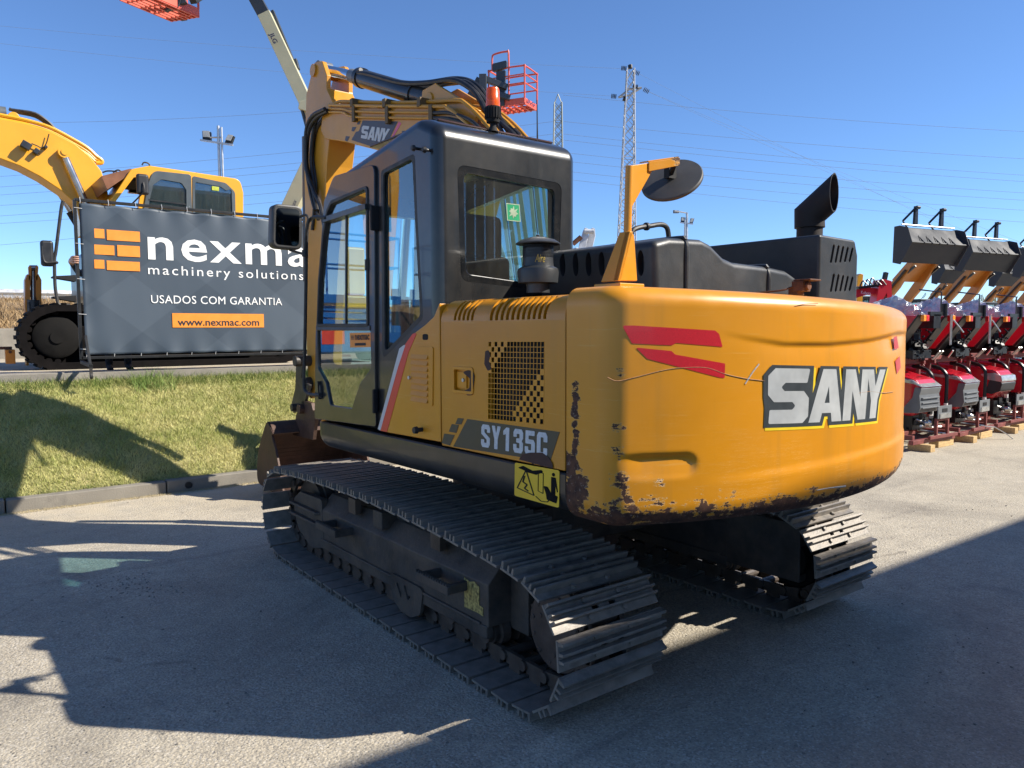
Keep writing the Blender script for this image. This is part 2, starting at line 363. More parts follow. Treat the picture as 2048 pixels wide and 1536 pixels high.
# ================================================================== setting: yard, kerb, bank, upper yard
def asphalt():
    m = Mt('gravelly asphalt'); x, y, z = m.xyz()
    a = m.noise(.9, 5, .6); b = m.noise(6, 6, .7); g = m.voro(75); g2 = m.voro(120, 'F1', 'Color')
    base = m.mix(m.ramp(a, .35, .65), (.42, .37, .285), (.54, .48, .37))
    base = m.mix(m.ramp(b, .35, .7, 0, .6), base, (.31, .275, .22))
    sep = _n(m.t, 'ShaderNodeSeparateColor'); m.L(g2, sep.inputs[0])
    base = m.mix(m.ramp(sep.outputs[0], .3, .9, 0, .5), base, (.15, .143, .135))
    base = m.mix(m.ramp(sep.outputs[1], .78, .96, 0, .5), base, (.62, .58, .51))
    st = m.noise(1.7, 7, .7); base = m.mix(m.ramp(st, .58, .72, 0, .45), base, (.12, .11, .10))
    big = m.noise(.35, 6, .65, None, 1.5); base = m.mix(m.ramp(big, .5, .66, 0, .5), base, (.205, .185, .155))
    tyre = m.noise(1.1, 6, .7, (.25, 3.2, 1)); base = m.mix(m.ramp(tyre, .58, .7, 0, .4), base, (.15, .138, .12))
    oil = m.math('MULTIPLY', m.ramp(m.voro(.55), .10, .22, 1, 0), m.ramp(m.noise(7, 6, .7), .35, .6)); base = m.mix(m.math('MULTIPLY', oil, .5), base, (.10, .09, .08))
    ck = m.ramp(m.math('ADD', m.voro(.42, 'DISTANCE_TO_EDGE'), m.math('MULTIPLY', m.math('SUBTRACT', m.noise(5, 6, .75), .5), .05)), .0, .006, 1, 0); base = m.mix(m.math('MULTIPLY', ck, m.ramp(m.noise(.5, 3), .5, .6, 0, .35)), base, (.08, .07, .06))
    sand = m.math('MULTIPLY', m.ramp(y, 2.4, 4.4), m.ramp(m.noise(2.5, 6, .7), .3, .6)); base = m.mix(m.math('MULTIPLY', sand, .8), base, (.50, .43, .31))
    sand2 = m.math('MULTIPLY', m.ramp(x, 2.6, 6.0), m.ramp(m.noise(1.2, 6, .7), .3, .6)); base = m.mix(m.math('MULTIPLY', sand2, .5), base, (.47, .415, .315))
    m.col(base); m.set(.92, 0, 0, .3)
    m.bump(m.math('ADD', m.math('MULTIPLY', g, -1.0), m.math('MULTIPLY', m.noise(60, 5, .7), 1.6)), .5, .010); return m.m
MT['asphalt'] = asphalt()
def bound(y0, y1, x0=-400, x1=400): return [(x0, y0, 0), (x1, y0, 0), (x1, y1, 0), (x0, y1, 0)]
g = MB(); g.add([(-600, -600, -.004), (600, -600, -.004), (600, 900, -.004), (-600, 900, -.004)], [(0, 1, 2, 3)])
tag(g.build('ground', M_('far dry ground', (.20, .17, .11), .95, 0, .3, .05, 0), smooth=0), kind='structure')
g = MB(); g.add([(-60, -40, 0), (70, -40, 0), (70, 4.5, 0), (-60, 4.5, 0)], [(0, 1, 2, 3)])
g.add([(3.2, 4.5, 0), (70, 4.5, 0), (70, 42, 0), (3.2, 42, 0)], [(0, 1, 2, 3)])
tag(g.build('yard', 'asphalt', smooth=0), kind='structure')
KY0, KY1, KZ = 4.50, 4.64, .135
def concrete(name, c): return M_(name, c, .9, 0, .3, 5, .4, 70, 0, ((.10, .09, .075), .6, 2.5))
MT['kerb'] = concrete('grey kerb concrete', (.22, .20, .165)); MT['conc'] = concrete('weathered wall concrete', (.25, .23, .195))
XE = 2.6                                                          # the bank ends behind the machine
kb = MB(); x = -14.3
while x < XE:
    kb.bb((x+.006, KY0, -.05), (x+1.43, KY1, KZ+random.uniform(-.006, .006))); x += 1.436
kb.bb((XE, KY0, -.05), (XE+.14, 12, KZ))
tag(kb.build('kerb', 'kerb', bev=.012), kind='structure')
# drain pipe mouth in the kerb
pp = gnd(377, 968, .07); p = wpl(377, 970, 1, KY0); d = MB(); d.lathe([(.038, 0), (.038, .02), (.030, .02), (.030, .004), (.0005, .004)], (p[0], KY0+.003, p[2]), (0, -1, 0), 20)
tag(d.build('drain_pipe', 'rubber', smooth=30), 'short black drain pipe end poking out of the kerb face', 'pipe')
WY, WZ = 6.20, 1.25                                               # foot and top of the low wall
BZ1 = 1.13
def bank_z(x, y):
    t = min(1, max(0, (y-KY1)/(WY-KY1))); z = KZ-.02+(BZ1-KZ+.02)*(t**.82)
    return z+.035*math.sin(x*1.7+y*2.1)*math.sin(t*math.pi)+.02*math.sin(x*4.3-y*3.7)*math.sin(t*math.pi)
bk = MB(); bk.grid(lambda u, v: (-14+u*(14+XE), KY1-.01+v*(WY+.05-KY1), bank_z(-14+u*(14+XE), KY1-.01+v*(WY+.05-KY1))), 220, 30)
def turf():
    m = Mt('bank turf'); n = m.noise(3, 7, .7); k = m.mix(m.ramp(n, .3, .7), (.16, .18, .045), (.40, .34, .16)); m.col(k); m.set(.95)
    m.bump(m.noise(70, 4), .8, .02); return m.m
tag(bk.build('grass_bank', turf(), smooth=60), kind='structure')
def grass_mat(name, c0, c1):
    m = Mt(name); n = m.noise(2.6, 6, .7); n2 = m.noise(45, 2)
    f = m.math('ADD', m.math('MULTIPLY', m.ramp(n, .33, .67), .62), m.math('MULTIPLY', m.ramp(n2, .3, .7), .38)); m.col(m.mix(f, c0, c1)); m.set(.6, 0, 0, .25)
    return m.m
def blades(N, fx, fy, fz, h0, h1, w, name, mat, lean=.7):
    xs = rng.uniform(*fx, N); ys = fy[0]+(fy[1]-fy[0])*rng.random(N); a = rng.uniform(0, 2*math.pi, N); h = rng.uniform(h0, h1, N)
    ln = rng.uniform(.1, lean, N)*h; la = rng.uniform(0, 2*math.pi, N); V = np.zeros((N, 3, 3))
    zs = np.array([fz(x, y) for x, y in zip(xs, ys)])-.004
    ww = w*rng.uniform(.6, 1.4, N)
    V[:, 0] = np.stack([xs-ww*np.cos(a), ys-ww*np.sin(a), zs], -1); V[:, 1] = np.stack([xs+ww*np.cos(a), ys+ww*np.sin(a), zs], -1)
    V[:, 2] = np.stack([xs+ln*np.cos(la), ys+ln*np.sin(la), zs+h], -1)
    me = bpy.data.meshes.new(name); me.from_pydata(V.reshape(-1, 3).tolist(), [], np.arange(3*N).reshape(-1, 3).tolist()); me.update()
    o = bpy.data.objects.new(name, me); COL.objects.link(o); me.materials.append(mat); return o
tag(blades(120000, (-5.2, 1.2), (KY1-.01, WY), bank_z, .02, .075, .0034, 'grass', grass_mat('bank grass', (.23, .29, .05), (.74, .65, .31)), 1.4), kind='stuff')
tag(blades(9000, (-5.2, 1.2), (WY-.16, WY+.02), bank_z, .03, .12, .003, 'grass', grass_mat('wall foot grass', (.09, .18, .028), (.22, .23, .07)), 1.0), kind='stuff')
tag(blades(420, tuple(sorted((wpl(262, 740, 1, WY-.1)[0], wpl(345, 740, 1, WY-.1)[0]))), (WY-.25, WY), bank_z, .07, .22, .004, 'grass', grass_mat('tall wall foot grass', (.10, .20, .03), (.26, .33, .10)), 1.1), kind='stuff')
tag(blades(6000, (-5, 0), (KY0-.09, KY0-.0), lambda x, y: 0., .008, .03, .002, 'straw', grass_mat('dry straw at the kerb', (.38, .30, .15), (.45, .38, .22)), 2.5), kind='stuff')
tag(blades(2600, (-5.2, 1.2), (KY1-.035, KY1+.03), lambda x, y: KZ-.01, .02, .07, .003, 'grass', grass_mat('grass over the kerb', (.14, .22, .04), (.5, .44, .2)), 1.8), kind='stuff')
# pebbles and crumbs on the yard
pb = MB()
def pebble(x, y, r):
    k = [(rng.uniform(.6, 1)*r*math.cos(a), rng.uniform(.6, 1)*r*math.sin(a)) for a in np.linspace(0, 2*math.pi, 6)[:-1]]; h = r*rng.uniform(.4, .8)
    pb.add([(x+a, y+b, .001) for a, b in k]+[(x+a*.6, y+b*.6, h) for a, b in k], [(0, 1, 6, 5), (1, 2, 7, 6), (2, 3, 8, 7), (3, 4, 9, 8), (4, 0, 5, 9), (5, 6, 7, 8, 9)])
for _ in range(3600):
    q = gnd(rng.uniform(-100, 2100), 1000+rng.random()**1.5*560)
    if q[1] < KY0-.05: pebble(q[0], q[1], rng.uniform(.002, .0055)*(1 if rng.random() < .93 else 2))
for _ in range(130):
    q = gnd(rng.normal(265, 55), rng.normal(1170, 11)); pebble(q[0], q[1], rng.uniform(.003, .010))
tag(pb.build('gravel', M_('loose grit', (.19, .175, .15), .9, 0, .5, 30), smooth=0), kind='stuff')
# low wall and the upper yard
w = MB(); w.bb((-16, WY, -.1), (XE, WY+.22, WZ)); tag(w.build('retaining_wall', 'conc', bev=.015), 'low weathered concrete wall along the top of the grass bank', 'wall')
up_ = MB(); up_.add([(-60, WY+.2, WZ-.06), (XE, WY+.2, WZ-.06), (XE, 40, WZ-.06), (-60, 40, WZ-.06)], [(0, 1, 2, 3)]); up_.bb((XE-.2, WY+.1, -.1), (XE, 40, WZ-.03))
tag(up_.build('upper_yard', 'asphalt', smooth=0), kind='structure')
# depot behind the camera whose roof edge shades the foreground
HB = 6.5; k = HB/math.tan(SUN_EL)
def roof_pt(xg, yg): return (xg+k*math.cos(SUN_AZ), yg-k*math.sin(SUN_AZ), HB)
A = roof_pt(-7.5, -1.33); B = roof_pt(30, -2.12)
bd = empty('depot_building', (A[0], A[1], 0), 'long pale corrugated depot hall standing behind the photographer', 'building')
dv = np.array(B)-np.array(A); dv /= np.linalg.norm(dv); nv = np.array((dv[1], -dv[0], 0)); Wd = np.linalg.norm(np.array(B)-np.array(A))
def L(u, v, z): p = dv*u+nv*v; return (p[0], p[1], z)
q = MB(); u = 0
while u < Wd:
    for (a, b, o) in ((0, .12, 0), (.12, .2, .03)): q.add([L(u+a, .03-o, 0), L(u+b, .03-o, 0), L(u+b, .03-o, HB-.02), L(u+a, .03-o, HB-.02)], [(0, 1, 2, 3)])
    u += .2
q.add([L(0, .05, 0), L(0, 14, 0), L(0, 14, HB-.02), L(0, .05, HB-.02)], [(0, 1, 2, 3)]); q.build('wall', M_('pale cladding', (.40, .37, .33), .7, 0, .08, 2), bd)
q = MB(); q.prism([L(-.1, -.0, HB-.02), L(Wd, -.0, HB-.02), L(Wd, 14, HB+.9), L(-.1, 14, HB+.9)], (0, 0, .12)); q.build('roof', 'steel', bd)
for uu in (6, 16): q = MB(); q.prism([L(uu, -.04, .02), L(uu+4, -.04, .02), L(uu+4, -.04, 4.2), L(uu, -.04, 4.2)], tuple(nv*.03)); q.build('door', M_('roller door grey', (.2, .22, .24), .5), bd)
# ================================================================== the large excavator in front
EX = empty('excavator', (0, 0, 0), 'large worn yellow and charcoal crawler excavator in front, rusted round counterweight towards the camera', 'excavator')
UPK = dict(parent=EX, up=True)
# ---- crawler tracks
TW, TG = .6376, .9685
def track_path():
    GR = .033; P = []
    rc, rr, fc, fr = (-1.485, .335), .335-GR, (1.465, .355), .355-GR
    for y in np.linspace(rc[0], fc[0], 40): P.append((y, GR))
    for a in np.linspace(-90, 88, 40)[1:]: P.append((fc[0]+fr*math.cos(math.radians(a)), fc[1]+fr*math.sin(math.radians(a))))
    t0, t1 = P[-1], (rc[0]+.02, rc[1]+rr+.012)
    for t in np.linspace(0, 1, 42)[1:-1]:
        y = t0[0]+(t1[0]-t0[0])*t; P.append((y, t0[1]+(t1[1]-t0[1])*t+.245*t*(1-t)))
    for a in np.linspace(88, 270, 40)[:-1]: P.append((rc[0]+rr*math.cos(math.radians(a)), rc[1]+rr*math.sin(math.radians(a))))
    return np.array(P)
TP = track_path(); seg = np.linalg.norm(np.roll(TP, -1, 0)-TP, axis=1); CUM = np.concatenate([[0], np.cumsum(seg)]); PER = CUM[-1]
def tp(s):
    s = s % PER; i = min(np.searchsorted(CUM, s, 'right')-1, len(TP)-1); t = (s-CUM[i])/seg[i]; return TP[i]*(1-t)+TP[(i+1) % len(TP)]*t
SHADE_BLK = M_('painted shade black', (.010, .009, .008), .8, 0, .4, 9, spec=.15)  # near-black that paints shade onto the right track's sprocket and drive
NSH = 49; PIT_ = PER/NSH
def shoe_mesh():                                                  # local x along travel, y across, z outward; z = 0 is the plate's outer face
    hp = PIT_/2-.008; sh = MB()
    slots = [rpoly(rect(-.022, s*.052-.02, .022, s*.052+.02), .016, 3) for s in (-1, 1)]
    sh.merge(plate([rect(-hp, -TW/2, hp-.012, TW/2)]+slots, .011), lambda p: (p[0], p[1], p[2]-.0055))
    for x, h, w in ((-hp+.012, .033, .013), (-.016, .030, .011), (hp-.056, .030, .011)):
        sh.prism([(x-w*.75, -TW/2+.002, 0), (x+w*.75, -TW/2+.002, 0), (x+w*.45, -TW/2+.002, h), (x-w*.45, -TW/2+.002, h)], (0, TW-.004, 0))
    for a in (-.042, .036):
        for b in (-.105, .105): sh.cyl((a, b, -.001), (a, b, .013), .013, n=6)
    me = sh.mesh('track_shoe'); bm = bmesh.new(); bm.from_mesh(me); bmesh.ops.recalc_face_normals(bm, faces=bm.faces); bm.to_mesh(me); bm.free(); me.materials.append(MT['track']); return me
SHOE = shoe_mesh()
for sgn in (-1, 1):
    xc = sgn*TG; ch = MB(); poses = []
    for i in range(NSH):
        a, b = tp(i*PIT_+.05), tp((i+1)*PIT_+.05); d = (b-a)/np.linalg.norm(b-a); c = (a+b)/2; n = np.array((d[1], -d[0])); tl = math.radians(2.2+rng.normal()*.5); poses.append((c, d*math.cos(tl)-n*math.sin(tl), n*math.cos(tl)+d*math.sin(tl)))
        pin = c-n*.058
        for s in (-1, 1):
            for e, xo in ((-1, .075), (1, .092)):
                pass
            loop = [c+d*(-PIT_*.62)-n*.036, c+d*(PIT_*.58)-n*.036, c+d*(PIT_*.62)-n*.07, c+d*(PIT_*.40)-n*.098, c-d*(PIT_*.40)-n*.098, c-d*(PIT_*.62)-n*.075]
            ch.prism([(xc+s*.085, q[0], q[1]) for q in loop], (s*.022, 0, 0))
            ch.prism([(xc+s*.085, q[0], q[1]) for q in [c-d*.045-n*.010, c+d*.04-n*.010, c+d*.04-n*.037, c-d*.045-n*.037]], (s*.022, 0, 0))
        q = c-d*(PIT_/2)-n*.072; ch.cyl((xc-.122, q[0], q[1]), (xc+.122, q[0], q[1]), .027, n=10)
    T = ch.build('crawler_track', 'link', EX)
    for (c, d, n) in poses:
        o = bpy.data.objects.new('track_shoe', SHOE); COL.objects.link(o); o.parent = T
        o.matrix_local = Matrix(((0, 1, 0, xc), (d[0], 0, n[0], c[0]), (d[1], 0, n[1], c[1]), (0, 0, 0, 1)))
    # sprocket, its cover, idler, rollers, frame
    so_ = -1 if sgn < 0 else 1
    m = MB(); nt_ = 21
    prf = []
    for i in range(nt_*2): a = math.pi*i/nt_; r = .262 if i % 2 else .222; prf += [(-1.485+r*math.cos(a), .335+r*math.sin(a))]
    m.prof('x', prf, xc-.025, xc+.025); sp = m.build('sprocket', 'link' if sgn < 0 else SHADE_BLK, T)
    m = MB(); m.cyl((xc-.10*so_, -1.485, .335), (xc+.085*so_, -1.485, .335), .19, n=28); m.cyl((xc-.16*so_, -1.485, .335), (xc-.10*so_, -1.485, .335), .13, n=24); m.cyl((xc+.085*so_, -1.485, .335), (xc+.095*so_, -1.485, .335), .172, n=32)
    for i in range(12): a = i*math.pi/6+.2; y, z = -1.485+.155*math.cos(a), .335+.155*math.sin(a); m.cyl((xc+.094*so_, y, z), (xc+.100*so_, y, z), .011, n=10)
    for i in range(3): a = i*2.1+.5; y, z = -1.485+.11*math.cos(a), .335+.11*math.sin(a); m.cyl((xc+.094*so_, y, z), (xc+.100*so_, y, z), .012, n=8)
    m.build('final_drive', 'cover' if sgn < 0 else SHADE_BLK, T, bev=.003)
    m = MB(); m.lathe([(.05, -.06), (.235, -.06), (.235, -.025), (.265, -.025), (.265, .025), (.235, .025), (.235, .06), (.05, .06)], (xc, 1.44, .355), (1, 0, 0), 32); m.build('idler', 'link', T)
    F = MB(); X0, X1 = xc-.165, xc+.165                           # beam: sloped top, flat sides
    def F3(y): return [(X0, .235), (X1, .235), (X1, .455), (xc+.07, .555), (xc-.07, .555), (X0, .455)]
    F.prism([(p[0], -1.06, p[1]) for p in F3(0)], (0, 2.08, 0))
    F.bb((xc-so_*.17, -1.58, .20), (xc-so_*.04, -1.05, .56)); F.bb((xc-so_*.15, -1.2, .2), (xc+so_*.02, -1.0, .5))
    for s in (-1, 1): F.bb((xc+s*.13, -1.055, .175), (xc+s*.172, 1.02, .242)); F.bb((xc+s*.166, -1.0, .232), (xc+s*.18, 1.0, .25))
    F.prism([(xc-.12, 1.02, .22), (xc-.12, 1.42, .27), (xc-.12, 1.42, .42), (xc-.12, 1.02, .50)], (.24, 0, 0))
    for y in (.12,): F.bb((xc+so_*.06, y-.06, .50), (xc+so_*.17, y+.06, .61))
    F.bb((xc-so_*.9, -.45, .33), (xc, .45, .52))
    fr = F.build('track_frame', 'frame', EX, bev=.012)
    G = MB(); G.prism([(xc+so_*.17, p[0], p[1]) for p in rpoly([(.95, .18), (1.18, .13), (1.42, .22), (1.5, .33), (1.5, .45), (1.38, .52), (.98, .53)], .03, 3)], (-so_*.05, 0, 0))
    for z in (.41, .33): G.prism([(xc+so_*.165, 1.0, z), (xc+so_*.205, 1.02, z), (xc+so_*.205, 1.52, z), (xc+so_*.165, 1.52, z)], (0, 0, .022))
    G.build('idler_guard', 'frame', fr, bev=.006)
    for y in (-.735, .62):
        st = MB(); xo = xc+so_*.165; xe = xo+so_*.125
        st.beam((xo, y-.13, .405), (xe, y-.13, .405), .03, .05); st.beam((xo, y+.13, .405), (xe, y+.13, .405), .03, .05)
        st.bb((xe-.012, y-.16, .385), (xe+.012, y+.16, .43))
        for i in range(13): yy = y-.15+i*.025; st.prism([(xe-.012, yy, .43), (xe-.012, yy+.016, .43), (xe-.012, yy+.008, .445)], (.024, 0, 0))
        st.build('step', 'frame', fr, bev=.004)
    for y in np.linspace(-1.0, .95, 7):
        r = MB()
        for s in (-1, 1): r.lathe([(.05, 0), (.075, .0), (.075, .05), (.058, .055), (.058, .085), (.03, .09), (.03, .0)], (xc+s*.03, y, .185), (s, 0, 0), 18); r.cyl((xc+s*.115, y, .185), (xc+s*.15, y, .185), .05, n=14)
        r.build('track_roller', 'link', fr)
    gd = MB()
    for yc_ in (-.25,):
        gd.merge(plate([rpoly([(-.2, .09), (.2, .09), (.16, -.07), (.06, -.115), (-.06, -.115), (-.16, -.07)], .04, 4), rpoly([(-.1, .05), (.03, .06), (-.02, -.03)], .015, 3), rpoly([(.06, .05), (.12, .05), (.05, -.05)], .01, 3)], .02), lambda p: (xc+so_*.172+p[2], yc_+p[0], .18+p[1]))
    gd.build('roller_guard', 'frame', fr)
    for y in (-.55, .5):
        r = MB(); r.cyl((xc-.12, y, .62), (xc+.12, y, .62), .06, n=18); r.bb((xc-.16, y-.05, .52), (xc-.12, y+.05, .62)); r.build('carrier_roller', 'link', fr)
# labels on the frame
lb = MB(); lb.merge(fit(plate([[(0, 0), (.72, .03), (1, .0), (1, .28), (.8, .3), (.8, .9), (.55, 1), (.3, .93), (0, 1)]], .001), 0, 0, .17, .16), lambda p: (-TG-.1685+p[2], -.80-p[0]-.05, .285+p[1])); o = lb.build('worn_label', M_('worn yellow label', (.36, .28, .09), .6, 0, .8, 60), [x for x in SC.objects if x.name.startswith('track_frame')][0], smooth=0)
# ---- swing base
m = MB(); m.cyl((0, 0, .45), (0, 0, .93), .55, n=40); m.bb((-.5, -.5, .35), (.5, .5, .62)); m.build('swing_base', 'frame', EX, bev=.01)
# ---- deck, skirt
kp, kn_ = [], []
for (q, n) in [((-1.243, -1.685), (-1, 0)), ((-1.243, .68), (-1, 0))]: kp.append(q); kn_.append(n)
for a in np.linspace(0, math.pi/2, 9)[1:]: kp.append((-1.243+.16-.16*math.cos(a), .68+.16*math.sin(a))); kn_.append((-math.cos(a), math.sin(a)))
for q, n in (((-.25, .84), (0, 1)), ((-.25, -1.685), (0, 0))): kp.append(q); kn_.append(n)
kr = [(.945+.105-.105*math.cos(a), .105*(1-math.sin(a))) for a in np.linspace(0, math.pi/2, 9)]+[(1.122, 0), (1.130, .008)]
loft(kp, kr, kn_).build('skirt', 'dark', smooth=40, **UPK)
m = MB(); m.bb((-.9, -1.9, .94), (.95, .75, 1.0)); m.bb((.3, -1.68, .95), (1.24, .7, 1.80)); m.build('deck', 'frame', bev=.02, **UPK)
# warning sticker on the skirt
wq = [upl(*p, 0, -1.2455) for p in ((1029, 991), (1118, 1016), (1119, 941), (1030, 925))]
wm = quadmap(*wq)
st = MB(); st.merge(plate([rpoly(rect(0, 0, 1, 1), .05, 3)], .0014), wm); ws = st.build('warning_sticker', M_('yellow sticker', (.72, .47, .02), .4, 0, .1, 6), smooth=0, **UPK)
pk = MB()
def inkline(P, w=.016): 
    for a, b in zip(P[:-1], P[1:]): pk.merge(MB().beam((a[0], a[1], .002), (b[0], b[1], .002), w, .002), wm)
inkline([(.07, .26), (.27, .84), (.46, .16), (.07, .26)], .022); inkline([(.24, .66), (.2, .48), (.3, .42), (.24, .3), (.33, .24)], .03); inkline([(.55, .32), (.55, .84), (.66, .84), (.66, .28), (.55, .32)], .01)
pk.merge(plate([rpoly([(.06, .86), (.2, .95), (.42, .86), (.62, .93), (.66, .87), (.5, .76), (.3, .78), (.2, .83)], .03, 3)], .0012), lambda p: wm((p[0], p[1], .0016)))
pk.merge(plate([rpoly([(.66, .5), (.72, .3), (.74, .14), (.95, .1), (.98, .3), (.84, .34), (.76, .5)], .03, 3)], .0012), lambda p: wm((p[0], p[1], .0016)))
pk.merge(plate([[(.88+.035*math.cos(a), .86+.05*math.sin(a)) for a in np.linspace(0, 6.28, 15)[:-1]], ], .0012), lambda p: wm((p[0], p[1], .0016)))
pk.merge(plate([rpoly([(.83, .3), (.83, .79), (.93, .79), (.98, .42), (.955, .4), (.925, .6), (.925, .12), (.89, .12), (.88, .4), (.87, .12), (.835, .12)], .008, 2)], .0012), lambda p: wm((p[0], p[1], .0016)))
inkline([(.5, .15), (.62, .05), (.76, .08), (.8, .16)], .016)
pk.build('pictogram', 'black', ws, smooth=0)
# ---- counterweight
def cw_plan(inset=0., N=260):
    R = RCW-inset; xs = 1.243-inset; out = []
    y0 = -1.69; fil = .145
    yi = -math.sqrt(R*R-xs*xs)
    # fillet circle inside: x = -(xs-fil), distance R-fil from origin
    cx = xs-fil; cyy = -math.sqrt((R-fil)**2-cx*cx); a1 = math.atan2(cx, -cyy)   # angle where it meets the arc
    pts = []
    for t in np.linspace(0, 1, 10)[:-1]: pts.append((-xs, y0+(cyy-y0)*t))
    for t in np.linspace(0, 1, 30)[:-1]:
        b = math.pi+t*(math.pi/2-a1); pts.append((-cx+fil*math.cos(b), cyy+fil*math.sin(b)))
    for t in np.linspace(-a1, a1, N-76): pts.append((R*math.sin(t), -R*math.cos(t)))
    pts += [(-p[0], p[1]) for p in pts[:37][::-1]]
    return pts
PO = np.array(cw_plan())
CWZ0, CWZ1 = .932, 1.905
def rows():
    out = []; rb, rt = .095, .072
    for t in np.linspace(0, 1, 9): a = t*math.pi/2; out.append((CWZ0+rb*(1-math.sin(a)) if False else CWZ0+rb-rb*math.cos(a), rb*(1-math.sin(a))))
    for z in np.linspace(CWZ0+rb, CWZ1-rt, 92)[1:]: out.append((z, 0))
    for t in np.linspace(0, 1, 9)[1:]: a = t*math.pi/2; out.append((CWZ1-rt+rt*math.sin(a), rt*(1-math.cos(a))))
    return out
crease = [cyl_hit(*p) for p in ((1440, 667), (1500, 679), (1570, 690), (1660, 690), (1740, 682), (1795, 668))]
fold = [cyl_hit(*p) for p in ((1395, 967), (1500, 955), (1600, 938), (1700, 915), (1790, 882))]
pock = [cyl_hit(*p) for p in ((1215, 905), (1330, 904), (1375, 915), (1396, 945), (1392, 963), (1215, 968))]
def interp(P, th): return np.interp(th, [p[0] for p in P], [p[1] for p in P])
PZ0, PZ1 = pock[5][1], pock[1][1]; PT1 = pock[3][0]; PT0 = cyl_hit(1228, 930)[0]
def cw_disp(th, z):
    d = 0.
    if crease[0][0] < th < crease[-1][0]+.25:
        zc = interp(crease, th); a = min(1, (th-crease[0][0])/.2)*min(1, max(0, (crease[-1][0]+.25-th)/.2)); e = zc-z
        if e > -.014: u = min(1, (e+.014)/.022); d -= .013*a*u*u*(3-2*u)*math.exp(-max(0, e-.008)/.09)
    if fold[0][0] < th:
        zf = interp(fold, th); a = min(1, (th-fold[0][0])/.18); e = zf-z
        if e > -.03: u = min(1, (e+.03)/.045); d += .007*a*u*u*(3-2*u)*max(0, 1-max(0, e-.015)/.26)
    # pocket with a rounded right end
    zm = (PZ0+PZ1)/2; hz = (PZ1-PZ0)/2; r = hz*.95
    dx = (th-PT1)*RCW+r; dz = max(0, abs(z-zm)-(hz-r)); e = math.hypot(max(0, dx), dz)-r if dx > 0 or dz > 0 else -1
    if dx <= 0: e = abs(z-zm)-hz
    k = max(0, min(1, -e/.028)); d -= .016*k*k*(3-2*k)*max(0, min(1, (z-PZ0)/(PZ1-PZ0)*1.3))*max(0, min(1, (th-PT0)/.05))
    return d
m = MB(); RW = rows(); nP = len(PO)
nrm = np.zeros_like(PO)
for i in range(nP):
    t = PO[min(i+1, nP-1)]-PO[max(i-1, 0)]; t /= np.linalg.norm(t); nrm[i] = (t[1], -t[0])
for (z, ins) in RW:
    for i in range(nP):
        th = math.atan2(PO[i][0], -PO[i][1]); tt = (z-CWZ0)/(CWZ1-CWZ0); zq = z-.034*(PO[i][0]+1.15)*tt*tt; dd = cw_disp(th, zq) if ins == 0 and i > 12 and i < nP-8 else 0
        q = PO[i]+nrm[i]*(dd-ins); q[1] = min(q[1], -1.69); m.v.append((q[0], q[1], zq))
for j in range(len(RW)-1):
    for i in range(nP-1): m.f.append((j*nP+i, j*nP+i+1, (j+1)*nP+i+1, (j+1)*nP+i))
m.f.append(tuple(range(nP))[::-1]); m.f.append(tuple((len(RW)-1)*nP+i for i in range(nP)))
m.f.append(tuple([j*nP for j in range(len(RW))]+[j*nP+nP-1 for j in range(len(RW))][::-1]))
def cwp(px, py): th, z = cyl_hit(px, py); return (RCW*math.sin(th), -RCW*math.cos(th), z)
seamc = [upl(1152-2*(y % 3), y, 0, -1.245) for y in (775, 793, 811, 829, 848, 867, 886, 905)]; low = upl(1155, 975, 0, -1.24)
seam2 = [upl(1140, y, 0, -1.245) for y in (930, 980, 1010)]
spots = [(tuple(p), .048, .27) for p in seamc]+[(tuple(p), .09, .36) for p in seam2]+[(tuple(low), .14, .27), (cwp(1240, 745), .07, .17), (cwp(1238, 860), .075, .2), (cwp(1238, 905), .07, .2), (cwp(1242, 965), .09, .2), (cwp(1248, 1020), .17, .24), (cwp(1290, 960), .05, .13), (cwp(1300, 1010), .22, .17), (cwp(1400, 1000), .16, .17), (cwp(1440, 1008), .15, .2), (cwp(1530, 1000), .08, .17), (cwp(1445, 960), .06, .13), (cwp(1470, 990), .09, .17), (cwp(1560, 985), .2, .1)]
CW = m.build('counterweight', worn_yellow('worn counterweight paint', spots, (.975, 1.10, .27)), smooth=50, **UPK)
def cw_map(A, B, C, D, off=.0025):                                # unit square -> counterweight face (pixel corners lower left, lower right, upper right, upper left)
    a, b, c, d = [np.array(cyl_hit(*q)) for q in (A, B, C, D)]
    def f(p):
        q = a*(1-p[0])*(1-p[1])+b*p[0]*(1-p[1])+c*p[0]*p[1]+d*(1-p[0])*p[1]; R = RCW+off+p[2]; return (R*math.sin(q[0]), -R*math.cos(q[0]), q[1])
    return f
def px_plate_cw(loops, off, th=.0012, maxlen=.06):                 # outlines given in pixels, wrapped on the face
    q = plate([[cyl_hit(*p) for p in lp] for lp in loops], .0004); q = slices(q, .014)
    return q.map(lambda p: ((RCW+off+p[2])*math.sin(p[0]), -(RCW+off+p[2])*math.cos(p[0]), p[1]))
rd = px_plate_cw([rpoly([(1244, 651), (1268, 651), (1430, 661), (1438, 668), (1445, 694), (1352, 686), (1343, 691), (1264, 687)], [4, 0, 0, 4, 2, 3, 3, 3])], .0012)
rd.merge(px_plate_cw([rpoly([(1271, 695), (1343, 702), (1350, 709), (1450, 727), (1449, 756), (1438, 755), (1295, 718)], 2)], .0012)); rd.build('reflective_sticker', 'red', CW, smooth=0)
rd = px_plate_cw([[(1787, 674), (1793, 672), (1797, 696), (1788, 699)]], .0012); rd.merge(px_plate_cw([[(1790, 722), (1799, 712), (1801, 735), (1793, 748)]], .0012)); rd.build('reflective_sticker', 'red', CW, smooth=0)
